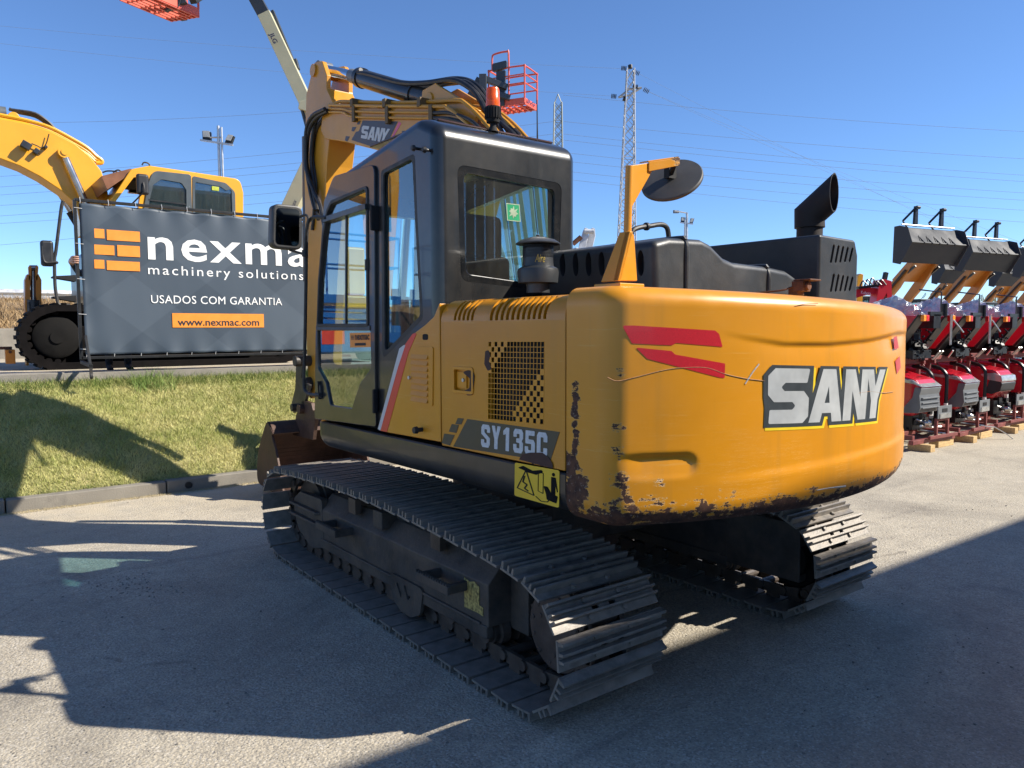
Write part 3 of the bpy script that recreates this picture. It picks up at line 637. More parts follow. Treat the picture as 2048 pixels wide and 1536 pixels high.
def blocky(sp=.06):                                               # S A N Y block capitals
    Sx = rpoly([(.16, 1), (1.0, 1), (.94, .74), (.40, .74), (.30, .66), (.38, .59), (.86, .59), (1, .46), (1, .12), (.86, 0), (.02, 0), (.04, .25), (.58, .25), (.66, .32), (.58, .39), (.14, .39), (0, .52), (0, .86)], .03, 2)
    A_ = [(1.02, 0), (1.36, 1), (1.74, 1), (2.02, 0), (1.70, 0), (1.66, .17), (1.39, .17), (1.34, 0)]; Ah = [(1.45, .36), (1.60, .36), (1.55, .68)]
    N_ = [(2.06, 0), (2.06, 1), (2.40, 1), (2.66, .45), (2.66, 1), (2.94, 1), (2.94, 0), (2.62, 0), (2.34, .58), (2.34, 0)]
    Y_ = [(2.86, 1), (3.16, 1), (3.30, .66), (3.46, 1), (3.78, 1), (3.46, .38), (3.44, 0), (3.14, 0), (3.14, .36)]
    k = [Sx, A_, Ah, N_, Y_]
    return [[(x/3.78, y) for x, y in lp] for lp in k]
BK = blocky()
fmap = lambda off: cw_map((1534, 848), (1762, 834), (1770, 739), (1536, 736), off)
def sany_layer(offset, off, dx=0, dy=0, holes=True):
    out = MB()
    for lp in ([BK[0] if holes else [(x/3.78, y) for x, y in ((.14, 1), (1, 1), (1, 0), (.02, 0), (.03, .3), (0, .5), (0, .86))]], [BK[1]]+([BK[2]] if holes else []), [BK[3]], [BK[4]]):
        q = plate([[(x*2.32, y) for x, y in l] for l in lp], .0006, offset); q = slices(q, .1); out.merge(q, lambda p: fmap(off)((p[0]/2.32+dx, p[1]+dy, p[2])))
    return out
LT = sany_layer(.07, .0009, .012, -.05, False).build('lettering_outline', 'yline', CW, smooth=0)
sany_layer(.062, .0016, 0, -.005, False).build('lettering_backing', M_('dark lettering edge', (.05, .058, .062), .4, .2, .1, 20), CW, smooth=0)  # printed dark edge behind the grey letters
sg = Mt('brushed grey lettering'); xx = sg.xyz()[2]; sg.col(sg.mix(sg.ramp(sg.noise(6, 3), .3, .7), (.40, .41, .40), (.58, .59, .57))); sg.set(.4, .2)
sany_layer(.0, .0024).build('lettering', sg.m, CW, smooth=0)
# scratch dents
sc = MB()
def scr(P, r=.0016, off=.0): sc.tube([np.array(cwp(*p))*np.array((1+off, 1+off, 1)) for p in smooth_path([(x, y, 0) for x, y in P], 5) for p in [(p[0], p[1])]], r, 5)
scr([(1215, 755), (1235, 762), (1270, 755), (1330, 740), (1375, 735), (1415, 736), (1450, 748), (1490, 757), (1530, 762)], .0022); scr([(1716, 786), (1740, 783), (1765, 786), (1785, 784)], .003); scr([(1590, 612), (1610, 608), (1636, 607)], .0015)
split(sc.build('scratch', M_('exposed filler scratch', (.30, .15, .06), .8, 0, .5, 90), CW))
sc = MB(); scr([(1490, 768), (1505, 745), (1518, 728)], .003); scr([(1632, 980), (1660, 975), (1690, 972)], .006); scr([(1530, 970), (1530, 985), (1531, 1000)], .003)
split(sc.build('paint_scuff', M_('pale paint scuff', (.52, .48, .42), .7, 0, .4, 120, stretch=(1, 1, 5)), CW))
# ---- engine side door with slots, mesh grille, latch
ZB, ZT = 1.140, 1.885
def side_profile(x0=-1.245, r=.11, t=.03):
    P = [(x0, ZB)]+[(x0+r-r*math.cos(a), ZT-r+r*math.sin(a)) for a in np.linspace(0, math.pi/2, 9)]+[(-.93, ZT+.006)]
    Q = [(-.93, ZT-t+.006)]+[(x0+r-(r-t)*math.cos(a), ZT-r+(r-t)*math.sin(a)) for a in np.linspace(0, math.pi/2, 9)[::-1]]+[(x0+t, ZB)]
    return P+Q
m = MB(); m.prof('y', side_profile(), -1.684, -.752)
dspots = [(tuple(upl(975, 730, 0, XS)), .05, .22), (tuple(upl(940, 768, 0, XS)), .07, .15), (tuple(upl(1075, 930, 0, XS)), .13, .24), (tuple(upl(1020, 912, 0, XS)), .08, .12), (tuple(upl(1085, 605, 0, XS)), .08, .14), (tuple(upl(1020, 605, 0, XS)), .08, .13), (tuple(upl(965, 598, 0, XS)), .03, .15)]
DOOR = m.build('engine_door', worn_yellow('worn side door paint', dspots, (1.135, 1.165, .10), base=(.58, .226, .006)), bev=.004, **UPK)
cuts = []
def slot(px0, px1, py0, py1):                                     # a slot through the rounded shoulder
    y1, z1 = S(px0, py1); y0, _ = S(px1, py1); c = MB(); zt = ZT+.02
    c.prism([(-1.30, y0, z1), (-1.30, y1, z1), (-1.30, y1, zt), (-1.30, y0, zt)], (.135, 0, 0)); cuts.append(c)
for i in range(5): slot(907+i*8.6, 912+i*8.6, 600, 641+i*.0)
for i in range(11): slot(979+i*10.7, 985+i*10.7, 600, 641-i*.3)
gA, gB, gC, gD = S(976, 838), S(1087, 849), S(1089, 683), S(977, 683)
c = MB(); c.prism([(-1.30, *gA), (-1.30, *gB), (-1.30, *gC), (-1.30, *gD)], (.13, 0, 0)); cuts.append(c)
lA, lB, lC, lD = S(909, 780), S(944, 787), S(945, 737), S(909, 738)
c = MB(); c.prism([(-1.30, *lA), (-1.30, *lB), (-1.30, *lC), (-1.30, *lD)], (.08, 0, 0)); cuts.append(c)
cut(DOOR, cuts)
m = MB(); m.bb((-1.15, -1.68, 1.0), (-.3, -.76, 1.80)); m.bb((-.95, -1.684, 1.80), (-.25, -.75, 1.862)); m.bb((-1.205, -1.68, 1.55), (-.95, -.76, 1.835)); m.build('engine_bay_fill', 'black', **UPK)  # stand-in engine, enlarged with black fill that blocks light behind the slots
gm = quadmap((XS, *gA), (XS, *gB), (XS, *gC), (XS, *gD)); NC, NR = 17, 15; loops = [rect(-.004, -.004, 1.004, 1.004)]
for r in range(NR):
    for cc in range(NC):
        rt = NR-1-r
        tl = (cc+rt*.8) < 5.5; br = ((NC-1-cc)+r*.95) < 9
        if (tl or br) and (cc+r) % 2: continue
        x, y = (cc+.5)/NC, (r+.5)/NR; loops.append(rect(x-.0255, y-.0295, x+.0255, y+.0295))
g = plate(loops, .002); g.map(lambda p: gm(p)); gr_ = g.build('air_grille', 'yellow', DOOR, smooth=0)
m = MB(); m.prism([(-1.24+.04, *q) for q in (gA, gB, gC, gD)], (.004, 0, 0)); m.build('radiator_screen', 'black', DOOR, smooth=0)
lm_ = MB(); cy_, cz_ = (lA[0]+lB[0])/2, (lA[1]+lD[1])/2; hw, hh = abs(lA[0]-lB[0])/2, abs(lD[1]-lA[1])/2
fr_ = plate([rpoly(rect(-hw-.012, -hh-.012, hw+.012, hh+.012), .015, 3), rpoly(rect(-hw, -hh, hw, hh), .008, 3)], .004, 0, .002); lm_.merge(fr_, lambda p: (XS-.001-p[2], cy_-p[0], cz_+p[1])); lm_.bb((-1.228, cy_-hw, cz_-hh), (-1.222, cy_+hw, cz_+hh)); lm_.bb((-1.236, cy_-hw*.2, cz_-hh*.75), (-1.226, cy_+hw*.9, cz_+hh*.75)); la = lm_.build('door_latch', 'yellow', DOOR, bev=.001)
m = MB(); m.cyl((-1.236, cy_+hw*.1, cz_), (-1.243, cy_+hw*.1, cz_), .009, n=14); m.build('lock', 'steel', la)
def side_px(loops, x, th=.0012): 
    q = plate([[tuple(S(*p)) for p in lp] for lp in loops], th); return q.map(lambda p: (x-p[2], p[0], p[1]))
dk = side_px([[(935, 838), (1120, 864), (1100, 925), (1060, 917), (907, 893)]], -1.2462)
dk.merge(side_px([[(916, 836), (928, 837), (923, 849), (911, 848)]], -1.2462)).merge(side_px([[(904, 848), (918, 850), (913, 866), (898, 863)]], -1.2462)).merge(side_px([[(889, 867), (910, 870), (900, 891), (884, 886)]], -1.2462))
DK = dk.build('model_sticker', M_('olive black decal', (.045, .045, .032), .4, 0, .15, 9), DOOR, smooth=0)
GLY = {'S': [[(.16, 1), (.84, 1), (1, .86), (1, .66), (.66, .66), (.66, .8), (.36, .8), (.36, .66), (1, .42), (1, .14), (.84, 0), (.16, 0), (0, .14), (0, .34), (.34, .34), (.34, .2), (.64, .2), (.64, .34), (0, .58), (0, .86)]],
 'Y': [[(0, 1), (.36, 1), (.5, .64), (.64, 1), (1, 1), (.68, .42), (.68, 0), (.32, 0), (.32, .42)]], '1': [[(.1, .84), (.42, 1), (.74, 1), (.74, 0), (.38, 0), (.38, .72), (.1, .66)]],
 '3': [[(.16, 1), (.84, 1), (1, .86), (1, .62), (.86, .52), (1, .42), (1, .14), (.84, 0), (.16, 0), (0, .14), (0, .36), (.34, .36), (.34, .2), (.64, .2), (.64, .42), (.3, .44), (.3, .6), (.64, .62), (.64, .8), (.34, .8), (.34, .66), (0, .66), (0, .86)]],
 '5': [[(.05, 1), (.95, 1), (.95, .8), (.36, .8), (.36, .64), (.84, .64), (1, .52), (1, .14), (.84, 0), (.16, 0), (0, .14), (0, .34), (.34, .34), (.34, .2), (.64, .2), (.64, .46), (.05, .46)]],
 'C': [[(.16, 1), (.84, 1), (1, .86), (1, .62), (.64, .62), (.64, .8), (.36, .8), (.36, .2), (.64, .2), (.64, .38), (1, .38), (1, .14), (.84, 0), (.16, 0), (0, .14), (0, .86)]]}
tx = MB()
for i, ch_ in enumerate('SY135C'): tx.merge(plate([rpoly(GLY[ch_][0], .04, 2)], .001), lambda p: ((i+p[0]*.84)/5.84, p[1], p[2]))
tm = quadmap((-1.2478, *S(963, 893)), (-1.2478, *S(1095, 916)), (-1.2478, *S(1096, 866)), (-1.2478, *S(964, 848))); tx.map(tm); tx.build('lettering', M_('pale grey lettering', (.55, .57, .58), .5, 0, .15, 60), DK, smooth=0)
rs = side_px([rpoly([(1040, 918), (1046, 908), (1062, 905), (1086, 905), (1098, 914), (1106, 926), (1108, 937), (1040, 919)], 2)], -1.2492); rs.build('rust_patch', M_('bare rusty steel', (.06, .028, .022), .7, .1, .4, 25), DK, smooth=0)
rs = side_px([rpoly([(971, 702), (978, 700), (981, 712), (978, 722), (984, 738), (976, 742), (969, 728)], 3)], -1.2462); rs.merge(side_px([rpoly([(926, 744), (945, 738), (950, 752), (946, 790), (936, 791), (929, 782), (940, 776), (941, 757)], 3)], -1.2485)); split(rs.build('rust_patch', M_('bare brown steel', (.055, .026, .02), .7, .1, .4, 25), DOOR, smooth=0))
# ---- front side panel (yellow) with stripe and louvred flap
fp = [(880, 622), (868, 633), (850, 650), (826, 668), (809, 692), (795, 735), (761, 860), (774, 865), (880, 884)]
FPp = [S(*p) for p in fp]; FPp[0] = (-.744, 1.872); FPp[-1] = (-.744, FPp[-1][1])
m = MB(); m.prof('x', FPp, -1.247, -1.18); FP = m.build('side_panel', 'yellow', bev=.006, **UPK)
sp_ = side_px([[(831, 666), (826, 668), (809, 692), (795, 735), (761, 861), (775, 864), (818, 705), (834, 668)]], -1.2482); sp_.build('red_stripe', 'stripe', FP, smooth=0)
sp_ = side_px([[(809, 690), (800, 697), (757, 858), (762, 861), (797, 735), (812, 690)]], -1.249); sp_.build('white_stripe', M_('grey white stripe', (.55, .55, .56), .4, 0, .05, 5), FP, smooth=0)
m = side_px([rpoly([(818, 711), (837, 693), (868, 694), (867, 813), (818, 807)], 4), ], -1.250, .004); fl = m.build('vent_flap', 'yellow', FP, bev=.0015)
m = MB()
for i in range(8):
    y0, z0 = S(825, 712+i*12.1); y1, z1 = S(858, 714+i*12.5); dz = .012
    m.prism([(-1.2515, y0, z0-dz), (-1.2515, y0, z0+dz), (-1.262, y0, z0-dz)], (0, y1-y0, z1-z0))
m.build('louvre', 'yellow', fl, bev=.001); 
m = MB(); y, z = S(822, 755); m.cyl((-1.25, y, z), (-1.262, y, z), .010, n=14); m.build('lock', 'steel', fl)
m = side_px([rpoly([(846, 668), (857, 668), (857, 680), (846, 680)], 4)], -1.2478); m.build('slot_opening', 'black', FP, smooth=0)
m = MB(); y, z = S(845, 859); m.cyl((-1.247, y, z), (-1.285, y, z), .012, n=12); m.cyl((-1.28, y, z), (-1.30, y, z), .02, .017, n=14); m.build('door_stop', 'rubber', FP)
# ---- cab
CX0, CX1 = -1.235, -.245
prof_ = [S(628, 838, CX0), S(643, 500, CX0), S(651, 398, CX0), S(684, 340, CX0), (-.54, 2.852), (-.715, 2.775), (-.715, 1.14)]
prof_[0] = (prof_[0][0], 1.132)
PR = prof_
m = MB(); m.prof('x', PR, CX0, CX1); CAB = m.build('cab', 'cabdark', bev=.066, seg=5, **UPK)
inner = MB(); cxm = np.mean([p[0] for p in prof_]); 
ip = [(p[0]+(.06 if p[0] < 0 else -.06), p[1]+(.05 if p[1] < 1.5 else -.05)) for p in prof_]; inner.prof('x', ip, CX0+.05, CX1-.05)
dr_out = rpoly([S(*p, CX0) for p in ((634, 836), (636, 672), (646, 500), (653, 404), (672, 354), (753, 330), (754, 738), (756, 852))], [.02, .03, .02, .04, .09, .05, .02, .02], 4)
dr_in = rpoly([S(*p, CX0) for p in ((640, 828), (642, 672), (652, 500), (659, 408), (676, 364), (747, 342), (748, 738), (750, 840))], [.02, .03, .02, .04, .08, .05, .02, .02], 4)
cu_ = [inner]
c = MB(); c.prof('x', dr_in, CX0-.1, CX0+.08); cu_.append(c)
sw = rpoly([S(*p, CX0) for p in ((762, 342), (829, 307), (834, 430), (846, 636), (765, 718))], [.03, .03, .05, .04, .03], 4)
c = MB(); c.prof('x', sw, CX0-.1, CX0+.08); cu_.append(c)
c = MB(); c.prof('x', rpoly([(.42, 1.62), (.40, 2.55), (-.50, 2.65), (-.52, 1.62)], .05, 4), CX1-.08, CX1+.1); cu_.append(c)
rwin = [upl(px, py, 1, -.715) for px, py in ((922, 562), (1116, 584), (1124, 367), (914, 328))]
rw2 = rpoly([(p[0], p[2]) for p in rwin], .055, 6); c = MB(); c.prof('y', rw2, -.80, -.64); cu_.append(c)
c = MB(); c.prof('y', rpoly(rect(CX0+.09, 1.5, CX1-.09, 2.5), .05, 4), .4, 1.1); cu_.append(c)
cut(CAB, cu_, .006)
# rear window: rubber surround and pane
rg = [upl(px, py, 1, -.715) for px, py in ((932, 549), (1107, 574), (1111, 378), (927, 343))]; rg2 = rpoly([(p[0], p[2]) for p in rg], .045, 6)
q = plate([rw2, rg2], .012, 0, .004); q.map(lambda p: (p[0], -.703-p[2], p[1])); RWn = q.build('rear_window_surround', 'border', CAB)
q = plate([rw2], .004); q.map(lambda p: (p[0], -.698-p[2], p[1])); q.build('rear_window_pane', 'glassr', CAB, smooth=0)
sq = quadmap(*[upl(px, py, 1, -.709) for px, py in ((1014, 441), (1041, 444), (1039, 409), (1012, 406))]); q = MB(); q.merge(plate([rect(0, 0, 1, 1)], .001), sq); gs = q.build('exit_sticker', 'green', CAB, smooth=0)
star = []
for i in range(16): a = i*math.pi/8+.25; r = (.36 if i % 2 else .2)*(1+.2*math.sin(i*2.3)); star.append((.5+r*math.cos(a), .5+r*math.sin(a)))
q = MB(); q.merge(plate([star], .001), lambda p: sq((p[0], p[1], .0016))); q.merge(plate([rect(0, 0, 1, 1), rect(.06, .05, .94, .95)], .001), lambda p: sq((p[0], p[1], .0012))); q.build('star_symbol', M_('pale symbol', (.55, .62, .45), .5), gs, smooth=0)
q = plate([sw], .004); q.map(lambda p: (CX0+.018-p[2], p[0], p[1])); q.build('side_window_pane', 'glass', CAB, smooth=0)
q = plate([sw, rpoly([S(*p, CX0) for p in ((766, 347), (825, 316), (830, 430), (841, 632), (769, 706))], [.03, .03, .05, .04, .03], 4)], .008, 0, .003); q.map(lambda p: (CX0-.0+.006-p[2], p[0], p[1])); q.build('window_trim', 'rubber', CAB)
q = plate([rpoly([(.42, 1.62), (.40, 2.55), (-.50, 2.65), (-.52, 1.62)], .05, 4)], .004); q.map(lambda p: (CX1-.02-p[2], p[0], p[1])); q.build('side_window_pane', 'glass', CAB, smooth=0)
# door with its two glazed openings
w1 = rpoly([S(*p, CX0) for p in ((640, 653), (643, 560), (651, 470), (660, 420), (668, 403), (741, 373), (742, 653))], [.02, .02, .02, .03, .04, .03, .02], 4)
w2 = rpoly([S(*p, CX0) for p in ((639, 660), (746, 660), (748, 736), (724, 770), (709, 818), (665, 811), (656, 765), (640, 736))], [.01, .01, .02, .04, .025, .03, .03, .02], 4)
q = plate([dr_out, w1, w2], .018, 0, .004); q.map(lambda p: (CX0-.004-p[2], p[0], p[1])); DR = q.build('cab_door', 'cabdark', CAB)
for w_ in (w1, w2): q = plate([w_], .004); q.map(lambda p: (CX0-.002-p[2], p[0], p[1])); q.build('door_pane', 'glass', DR, smooth=0)
def ring(w_, t): return [w_, [tuple(np.array(p)+(np.mean(w_, 0)-np.array(p))/np.linalg.norm(np.mean(w_, 0)-np.array(p))*t) for p in w_]]
q = plate(ring(w1, .016), .024, 0, .005); q.map(lambda p: (CX0-.008-p[2], p[0], p[1])); q.build('window_seal', 'rubber', DR)
m = MB()
a, b = S(656, 441, CX0), S(742, 414, CX0); m.beam((CX0-.012, *a), (CX0-.012, *b), .035, .055, (1, 0, 0)); 
a, b = S(695, 428, CX0), S(694, 650, CX0); m.beam((CX0-.006, *a), (CX0-.006, *b), .016, .014, (1, 0, 0))
a, b = S(638, 656, CX0), S(746, 656, CX0); m.beam((CX0-.012, *a), (CX0-.012, *b), .03, .022, (1, 0, 0)); m.build('window_rail', 'dark', DR, bev=.003)
m = MB(); a, b = S(740, 519, CX0), S(740, 541, CX0); m.beam((CX0-.022, *a), (CX0-.022, *b), .02, .018, (1, 0, 0)); m.build('window_catch', 'rubber', DR, bev=.003)
m = MB(); a, b = S(645, 762, CX0), S(647, 798, CX0); m.beam((CX0-.014, *a), (CX0-.014, *b), .008, .045, (1, 0, 0)); m.build('door_handle_plate', 'rubber', DR, bev=.003)
m = MB(); a, b = S(648, 770, CX0), S(649, 795, CX0); m.beam((CX0-.024, *a), (CX0-.024, *b), .014, .016, (1, 0, 0)); m.build('door_handle', 'plastic', DR, bev=.003)
m = MB()
for (u, v) in (((756, 412), (757, 462)), ((757, 778), (757, 826))): a, b = S(*u, CX0), S(*v, CX0); m.beam((CX0-.022, *a), (CX0-.022, *b), .022, .055 if u[1] < 500 else .03, (1, 0, 0))
split(m.build('hinge', 'black', CAB, bev=.006))
m = MB()
for pxx in (838, 860): y, z = S(pxx, 298 if pxx < 850 else 301, CX0); m.cyl((CX0+.02, y, z), (CX0-.035, y, z), .008, n=8); m.cyl((CX0-.03, y, z), (CX0-.045, y, z), .017, .012, n=12)
split(m.build('door_buffer', 'rubber', CAB))
nx = quadmap(*[(CX0-.0085, *S(*p, CX0)) for p in ((703, 695), (744, 694), (744, 665), (702, 666))]); q = MB(); q.merge(plate([rect(0, 0, 1, 1)], .001), nx); ns = q.build('dealer_sticker', 'orange', DR, smooth=0)
q = MB(); t_ = text('nexmac', .001, .03); fit(t_, .26, .50, .95, .86); q.merge(t_, lambda p: nx((p[0], p[1], .002)))
for r_, (a, b) in enumerate(((.08, .2), (.08, .2), (.08, .2))): q.merge(plate([rect(.07, .55+r_*.1, .21, .61+r_*.1)], .001), lambda p: nx((p[0], p[1], .002)))
q.merge(plate([rect(.25, .12, .78, .3)], .001), lambda p: nx((p[0], p[1], .002))); q.build('lettering', 'sign', ns, smooth=0)
# cab inside
m = MB(); m.box((-.74, -.36, 1.86), (.46, .13, .62)); m.box((-.74, -.40, 2.27), (.30, .10, .26)); m.box((-.74, -.10, 1.58), (.48, .50, .15)); m.bb((-1.02, -.3, 1.45), (-.94, .35, 1.72)); m.bb((-.55, -.3, 1.45), (-.46, .35, 1.72)); ST = m.build('seat', 'seat', CAB, bev=.04, seg=3)
m = MB(); m.bb((-1.15, -.62, 1.2), (-.35, .7, 1.24)); m.bb((-1.1, -.66, 1.2), (-.36, -.5, 1.86)); m.build('cab_floor', 'black', CAB)
m = MB(); 
for x in (-.86, -.72): m.tube([(x, .42, 1.3), (x, .40, 1.75), (x-.02, .34, 1.95)], .014, 8); m.cyl((x-.02, .34, 1.93), (x-.02, .33, 2.0), .024, n=10)
m.bb((-.42, .3, 1.3), (-.33, .42, 2.02)); m.build('control_levers', 'rubber', CAB)
# roof bits
m = MB(); m.bb((-1.12, -.56, 2.842), (-.30, .2, 2.856)); m.build('roof_hatch', M_('brown tinted hatch', (.05, .022, .015), .3), CAB, bev=.01)
bp = (-.775, -.60, 2.80)
bx = upl(986, 262, 2, 2.845); B0 = np.array((bx[0], bx[1], 2.84)); m = MB(); m.lathe([(.03, 0), (.018, .03), (.018, .045), (.036, .05), (.042, .085), (.043, .135)], B0, (0, 0, 1), 24)
for i in range(18): a = i*math.pi/9; m.box(B0+np.array((.043*math.cos(a), .043*math.sin(a), .10)), (.007, .007, .06), np.array(Matrix.Rotation(a, 3, 'Z')))
BC = m.build('beacon_base', 'black', CAB); m = MB(); m.lathe([(.040, .136), (.040, .16), (.0385, .162), (.0385, .19), (.0375, .192), (.0375, .225), (.034, .237), (.0, .24)], B0, (0, 0, 1), 28); m.build('beacon_lens', 'amber', BC)
ax_ = upl(1075, 300, 2, 2.845); m = MB(); m.lathe([(.03, -.01), (.022, .012), (.012, .022), (.005, .03)], ax_, (0, 0, 1), 14); an = m.build('antenna_base', 'rubber', CAB); t_ = upl(1074, 200, 1, ax_[1]); m = MB(); m.tube([ax_+np.array((0, 0, .02)), (ax_+t_)/2+np.array((0, 0, 0)), t_], [.006, .004, .0035], 6); m.build('antenna', 'rubber', an)
# grab bar and left mirror
m = MB(); gb = smooth_path([upl(*p, 0, -1.27) for p in ((652, 436), (632, 434), (620, 440), (614, 460), (612, 560), (610, 680), (608, 760), (611, 782), (622, 789), (640, 790))], 4); m.tube(gb, .012, 8); GB = m.build('grab_bar', 'rubber', CAB)
m = MB(); m.tube(smooth_path([upl(*p, 0, -1.29) for p in ((600, 434), (612, 430), (617, 440), (612, 470), (609, 505), (600, 506), (580, 500))], 4), .009, 8); q0 = upl(610, 507, 0, -1.29); m.cyl(q0-np.array((0, .0, .02)), q0+np.array((0, 0, .022)), .02, n=12); m.build('mirror_arm', 'rubber', GB)
mc = upl(574, 453, 0, -1.32); mz = [upl(p[0], p[1], 1, mc[1]) for p in ((546, 492), (600, 497), (601, 416), (548, 411))]; q = plate([rpoly([(p[0], p[2]) for p in mz], .035, 5)], .06, 0, .012); q.map(lambda p: (p[0], mc[1]+.03-p[2], p[1])); MR = q.build('rear_view_mirror', 'mirror', GB)
mz2 = rpoly([((p[0]-mc[0])*.86+mc[0], (p[2]-mc[2])*.9+mc[2]) for p in mz], .03, 5); q = plate([mz2], .002); q.map(lambda p: (p[0], mc[1]-.0145-p[2], p[1])); q.build('mirror_glass', M_('dark mirror glass', (.10, .115, .12), .04, 1., .02, 4), MR, smooth=0)
# ---- covers on the engine deck
YR = -1.62; zt_ = lambda px, py: upl(px, py, 1, YR)
HX0 = upl(1312, 520, 1, YR)[0]
hp = [(HX0, 1.90)]+[(upl(px, py, 1, YR)[0], upl(px, py, 1, YR)[2]) for px, py in ((1308, 482), (1340, 474), (1405, 478), (1424, 488), (1450, 515), (1470, 524), (1540, 533), (1575, 541), (1597, 556))]+[(upl(1602, 575, 1, YR)[0], 1.90)]
m = MB(); m.prof('y', hp, YR, -.78); HD = m.build('engine_hood', 'plastic', bev=.035, seg=4, **UPK)
cu_ = []
for i in range(7):
    px = 1128+i*26 if i < 7 else 0; y, z = [upl(px, 530-i*.6, 0, HX0)[k] for k in (1, 2)]
    c = MB(); c.prism([(HX0-.1, y+.022*math.cos(a)*(1), z+.062*math.sin(a)) for a in np.linspace(0, 2*math.pi, 17)[:-1]], (.13, 0, 0)); cu_.append(c)
cut(HD, cu_, .003)
m = MB()
for px in (1372, 1537): 
    P = [upl(px, 560, 1, YR-.004)+np.array((0, 0, -.05))]+[]
    x = upl(px, 540, 1, YR)[0]; zt2 = np.interp(x, [p[0] for p in hp[1:-1]], [p[1] for p in hp[1:-1]])
    m.tube(smooth_path([(x, YR-.003, 1.91), (x, YR-.003, zt2-.05), (x, YR+.018, zt2-.012), (x, YR+.05, zt2+.004), (x, YR+.5, zt2+.004)], 4), .012, 8)
split(m.build('hood_rib', 'plastic', HD))
XB = .70; bq = [upl(1640, 468, 1, -1.66), upl(1711, 484, 1, -1.66)]; XB = bq[0][0]; XB1 = bq[1][0]+.03; ZBX = bq[0][2]
m = MB(); m.prof('y', [(XB, 1.86), (XB, ZBX), (XB1-.03, ZBX-.005), (XB1+.01, ZBX-.10), (XB1+.01, 1.86)], -1.66, -.35); BX = m.build('exhaust_housing', 'plastic', bev=.018, seg=3, **UPK)
cu_ = []
for (ys_, y0, y1) in ((0, 488, 527), (1, 546, 585)):
    for i in range(5):
        a = upl(1662+i*9.3, y1-i*.5, 1, -1.66); b = upl(1668+i*9.3, y0+i*1.6, 1, -1.66); w_ = .012
        c = MB(); c.prism(rp3 := [(a[0]-w_, -1.75, a[2]+.01), (a[0], -1.75, a[2]), (a[0]+w_, -1.75, a[2]+.01), (b[0]+w_, -1.75, b[2]-.01), (b[0], -1.75, b[2]), (b[0]-w_, -1.75, b[2]-.01)], (0, .14, 0)); cu_.append(c)
cut(BX, cu_, .002)
YE = -1.30; e0 = upl(1619, 465, 1, YE); e1 = upl(1619, 412, 1, YE); e2 = upl(1660, 382, 1, YE); re = pxr(e0, 29)
m = MB(); n_ = 28
def ringpts(c, u, v, r): return [c+r*math.cos(a)*u+r*math.sin(a)*v for a in np.linspace(0, 2*math.pi, n_, endpoint=False)]
ex_ = np.array((1., 0, 0)); ey_ = np.array((0, 1., 0)); ez_ = np.array((0, 0, 1.))
ang = math.radians(50); hv = np.array((.208, -.978, 0)); ev = np.array((.978, .208, 0)); du = hv*math.sin(ang)+ez_*math.cos(ang)
rings = [ringpts(e0-ez_*.12, hv, ev, re*.86), ringpts(e0+ez_*.025, hv, ev, re*.86), ringpts(e0+ez_*.03, hv, ev, re)]
mn = du+ez_; mn /= np.linalg.norm(mn); kn = upl(1619, 430, 1, YE); e2v = np.cross(du, ev); e2v *= (1 if e2v@hv > 0 else -1)
rings.append([kn+re*math.cos(a)*hv+re*math.sin(a)*ev-ez_*((re*math.cos(a)*hv)@mn/(ez_@mn)) for a in np.linspace(0, 2*math.pi, n_, endpoint=False)])
top = kn+du*.20
def endring(r): return [top+r*math.cos(a)*e2v+r*math.sin(a)*ev-du*((r*math.cos(a)*(e2v@hv))/(du@hv)) for a in np.linspace(0, 2*math.pi, n_, endpoint=False)]
rings += [endring(re), endring(re*.93)]; rings.append([kn+(p-kn)*.9 for p in rings[3]])
for rr in rings: m.v += [tuple(p) for p in rr]
for j in range(len(rings)-1): m.f += [(j*n_+i, j*n_+(i+1) % n_, (j+1)*n_+(i+1) % n_, (j+1)*n_+i) for i in range(n_)]
m.f.append(tuple((len(rings)-1)*n_+i for i in range(n_)))
m.build('exhaust_pipe', M_('sooty brown exhaust', (.022, .016, .014), .65, .2, .3, 9, .1, 60), BX)
# precleaner
YP = -1.10; pc = upl(1076, 566, 1, YP); s_ = pxr(pc, 31); zz = lambda py: upl(1076, py, 1, YP)[2]-pc[2]
m = MB(); m.lathe([(s_*.75, -.05), (s_*.75, zz(568)), (s_*1.28, zz(566)), (s_*1.34, zz(545)), (s_*1.30, zz(538)), (s_*1.02, zz(533)), (s_*.98, zz(522)), (s_*.98, zz(497)), (s_*.9, zz(496))], pc, (0, 0, 1), 36); PCn = m.build('precleaner', 'plastic', **UPK)
m = MB(); m.lathe([(s_*.93, zz(500)), (s_*.93, zz(491)), (s_*.3, zz(489))], pc, (0, 0, 1), 36); m.build('precleaner_core', 'black', PCn)
lp = [rect(0, 0, 1, 1)]
for r in range(5):
    for i in range(46): x = (i+.5*(r % 2)+.35)/47; lp.append([(x+.0075*math.cos(a), .1+r*.2+.075*math.sin(a)) for a in (0, 1.05, 2.1, 3.14, 4.19, 5.24)])
q = plate(lp, .001); hz0, hz1 = zz(516), zz(490); q.map(lambda p: (pc[0]+s_*math.cos(p[0]*6.2832), pc[1]+s_*math.sin(p[0]*6.2832), pc[2]+hz0+(hz1-hz0)*p[1])); q.build('mesh_band', 'plastic', PCn)
m = MB(); m.lathe([(s_*1.05, zz(489)), (s_*1.42, zz(489)), (s_*1.43, zz(487)), (s_*1.1, zz(480)), (s_*.5, zz(475)), (s_*.12, zz(474)), (s_*.12, zz(470)), (.001, zz(469))], pc, (0, 0, 1), 36); m.build('precleaner_cap', 'plastic', PCn)
tx = text('Aire', .001, .0, 1, .35); fit(tx, 0, 0, 1, 1)
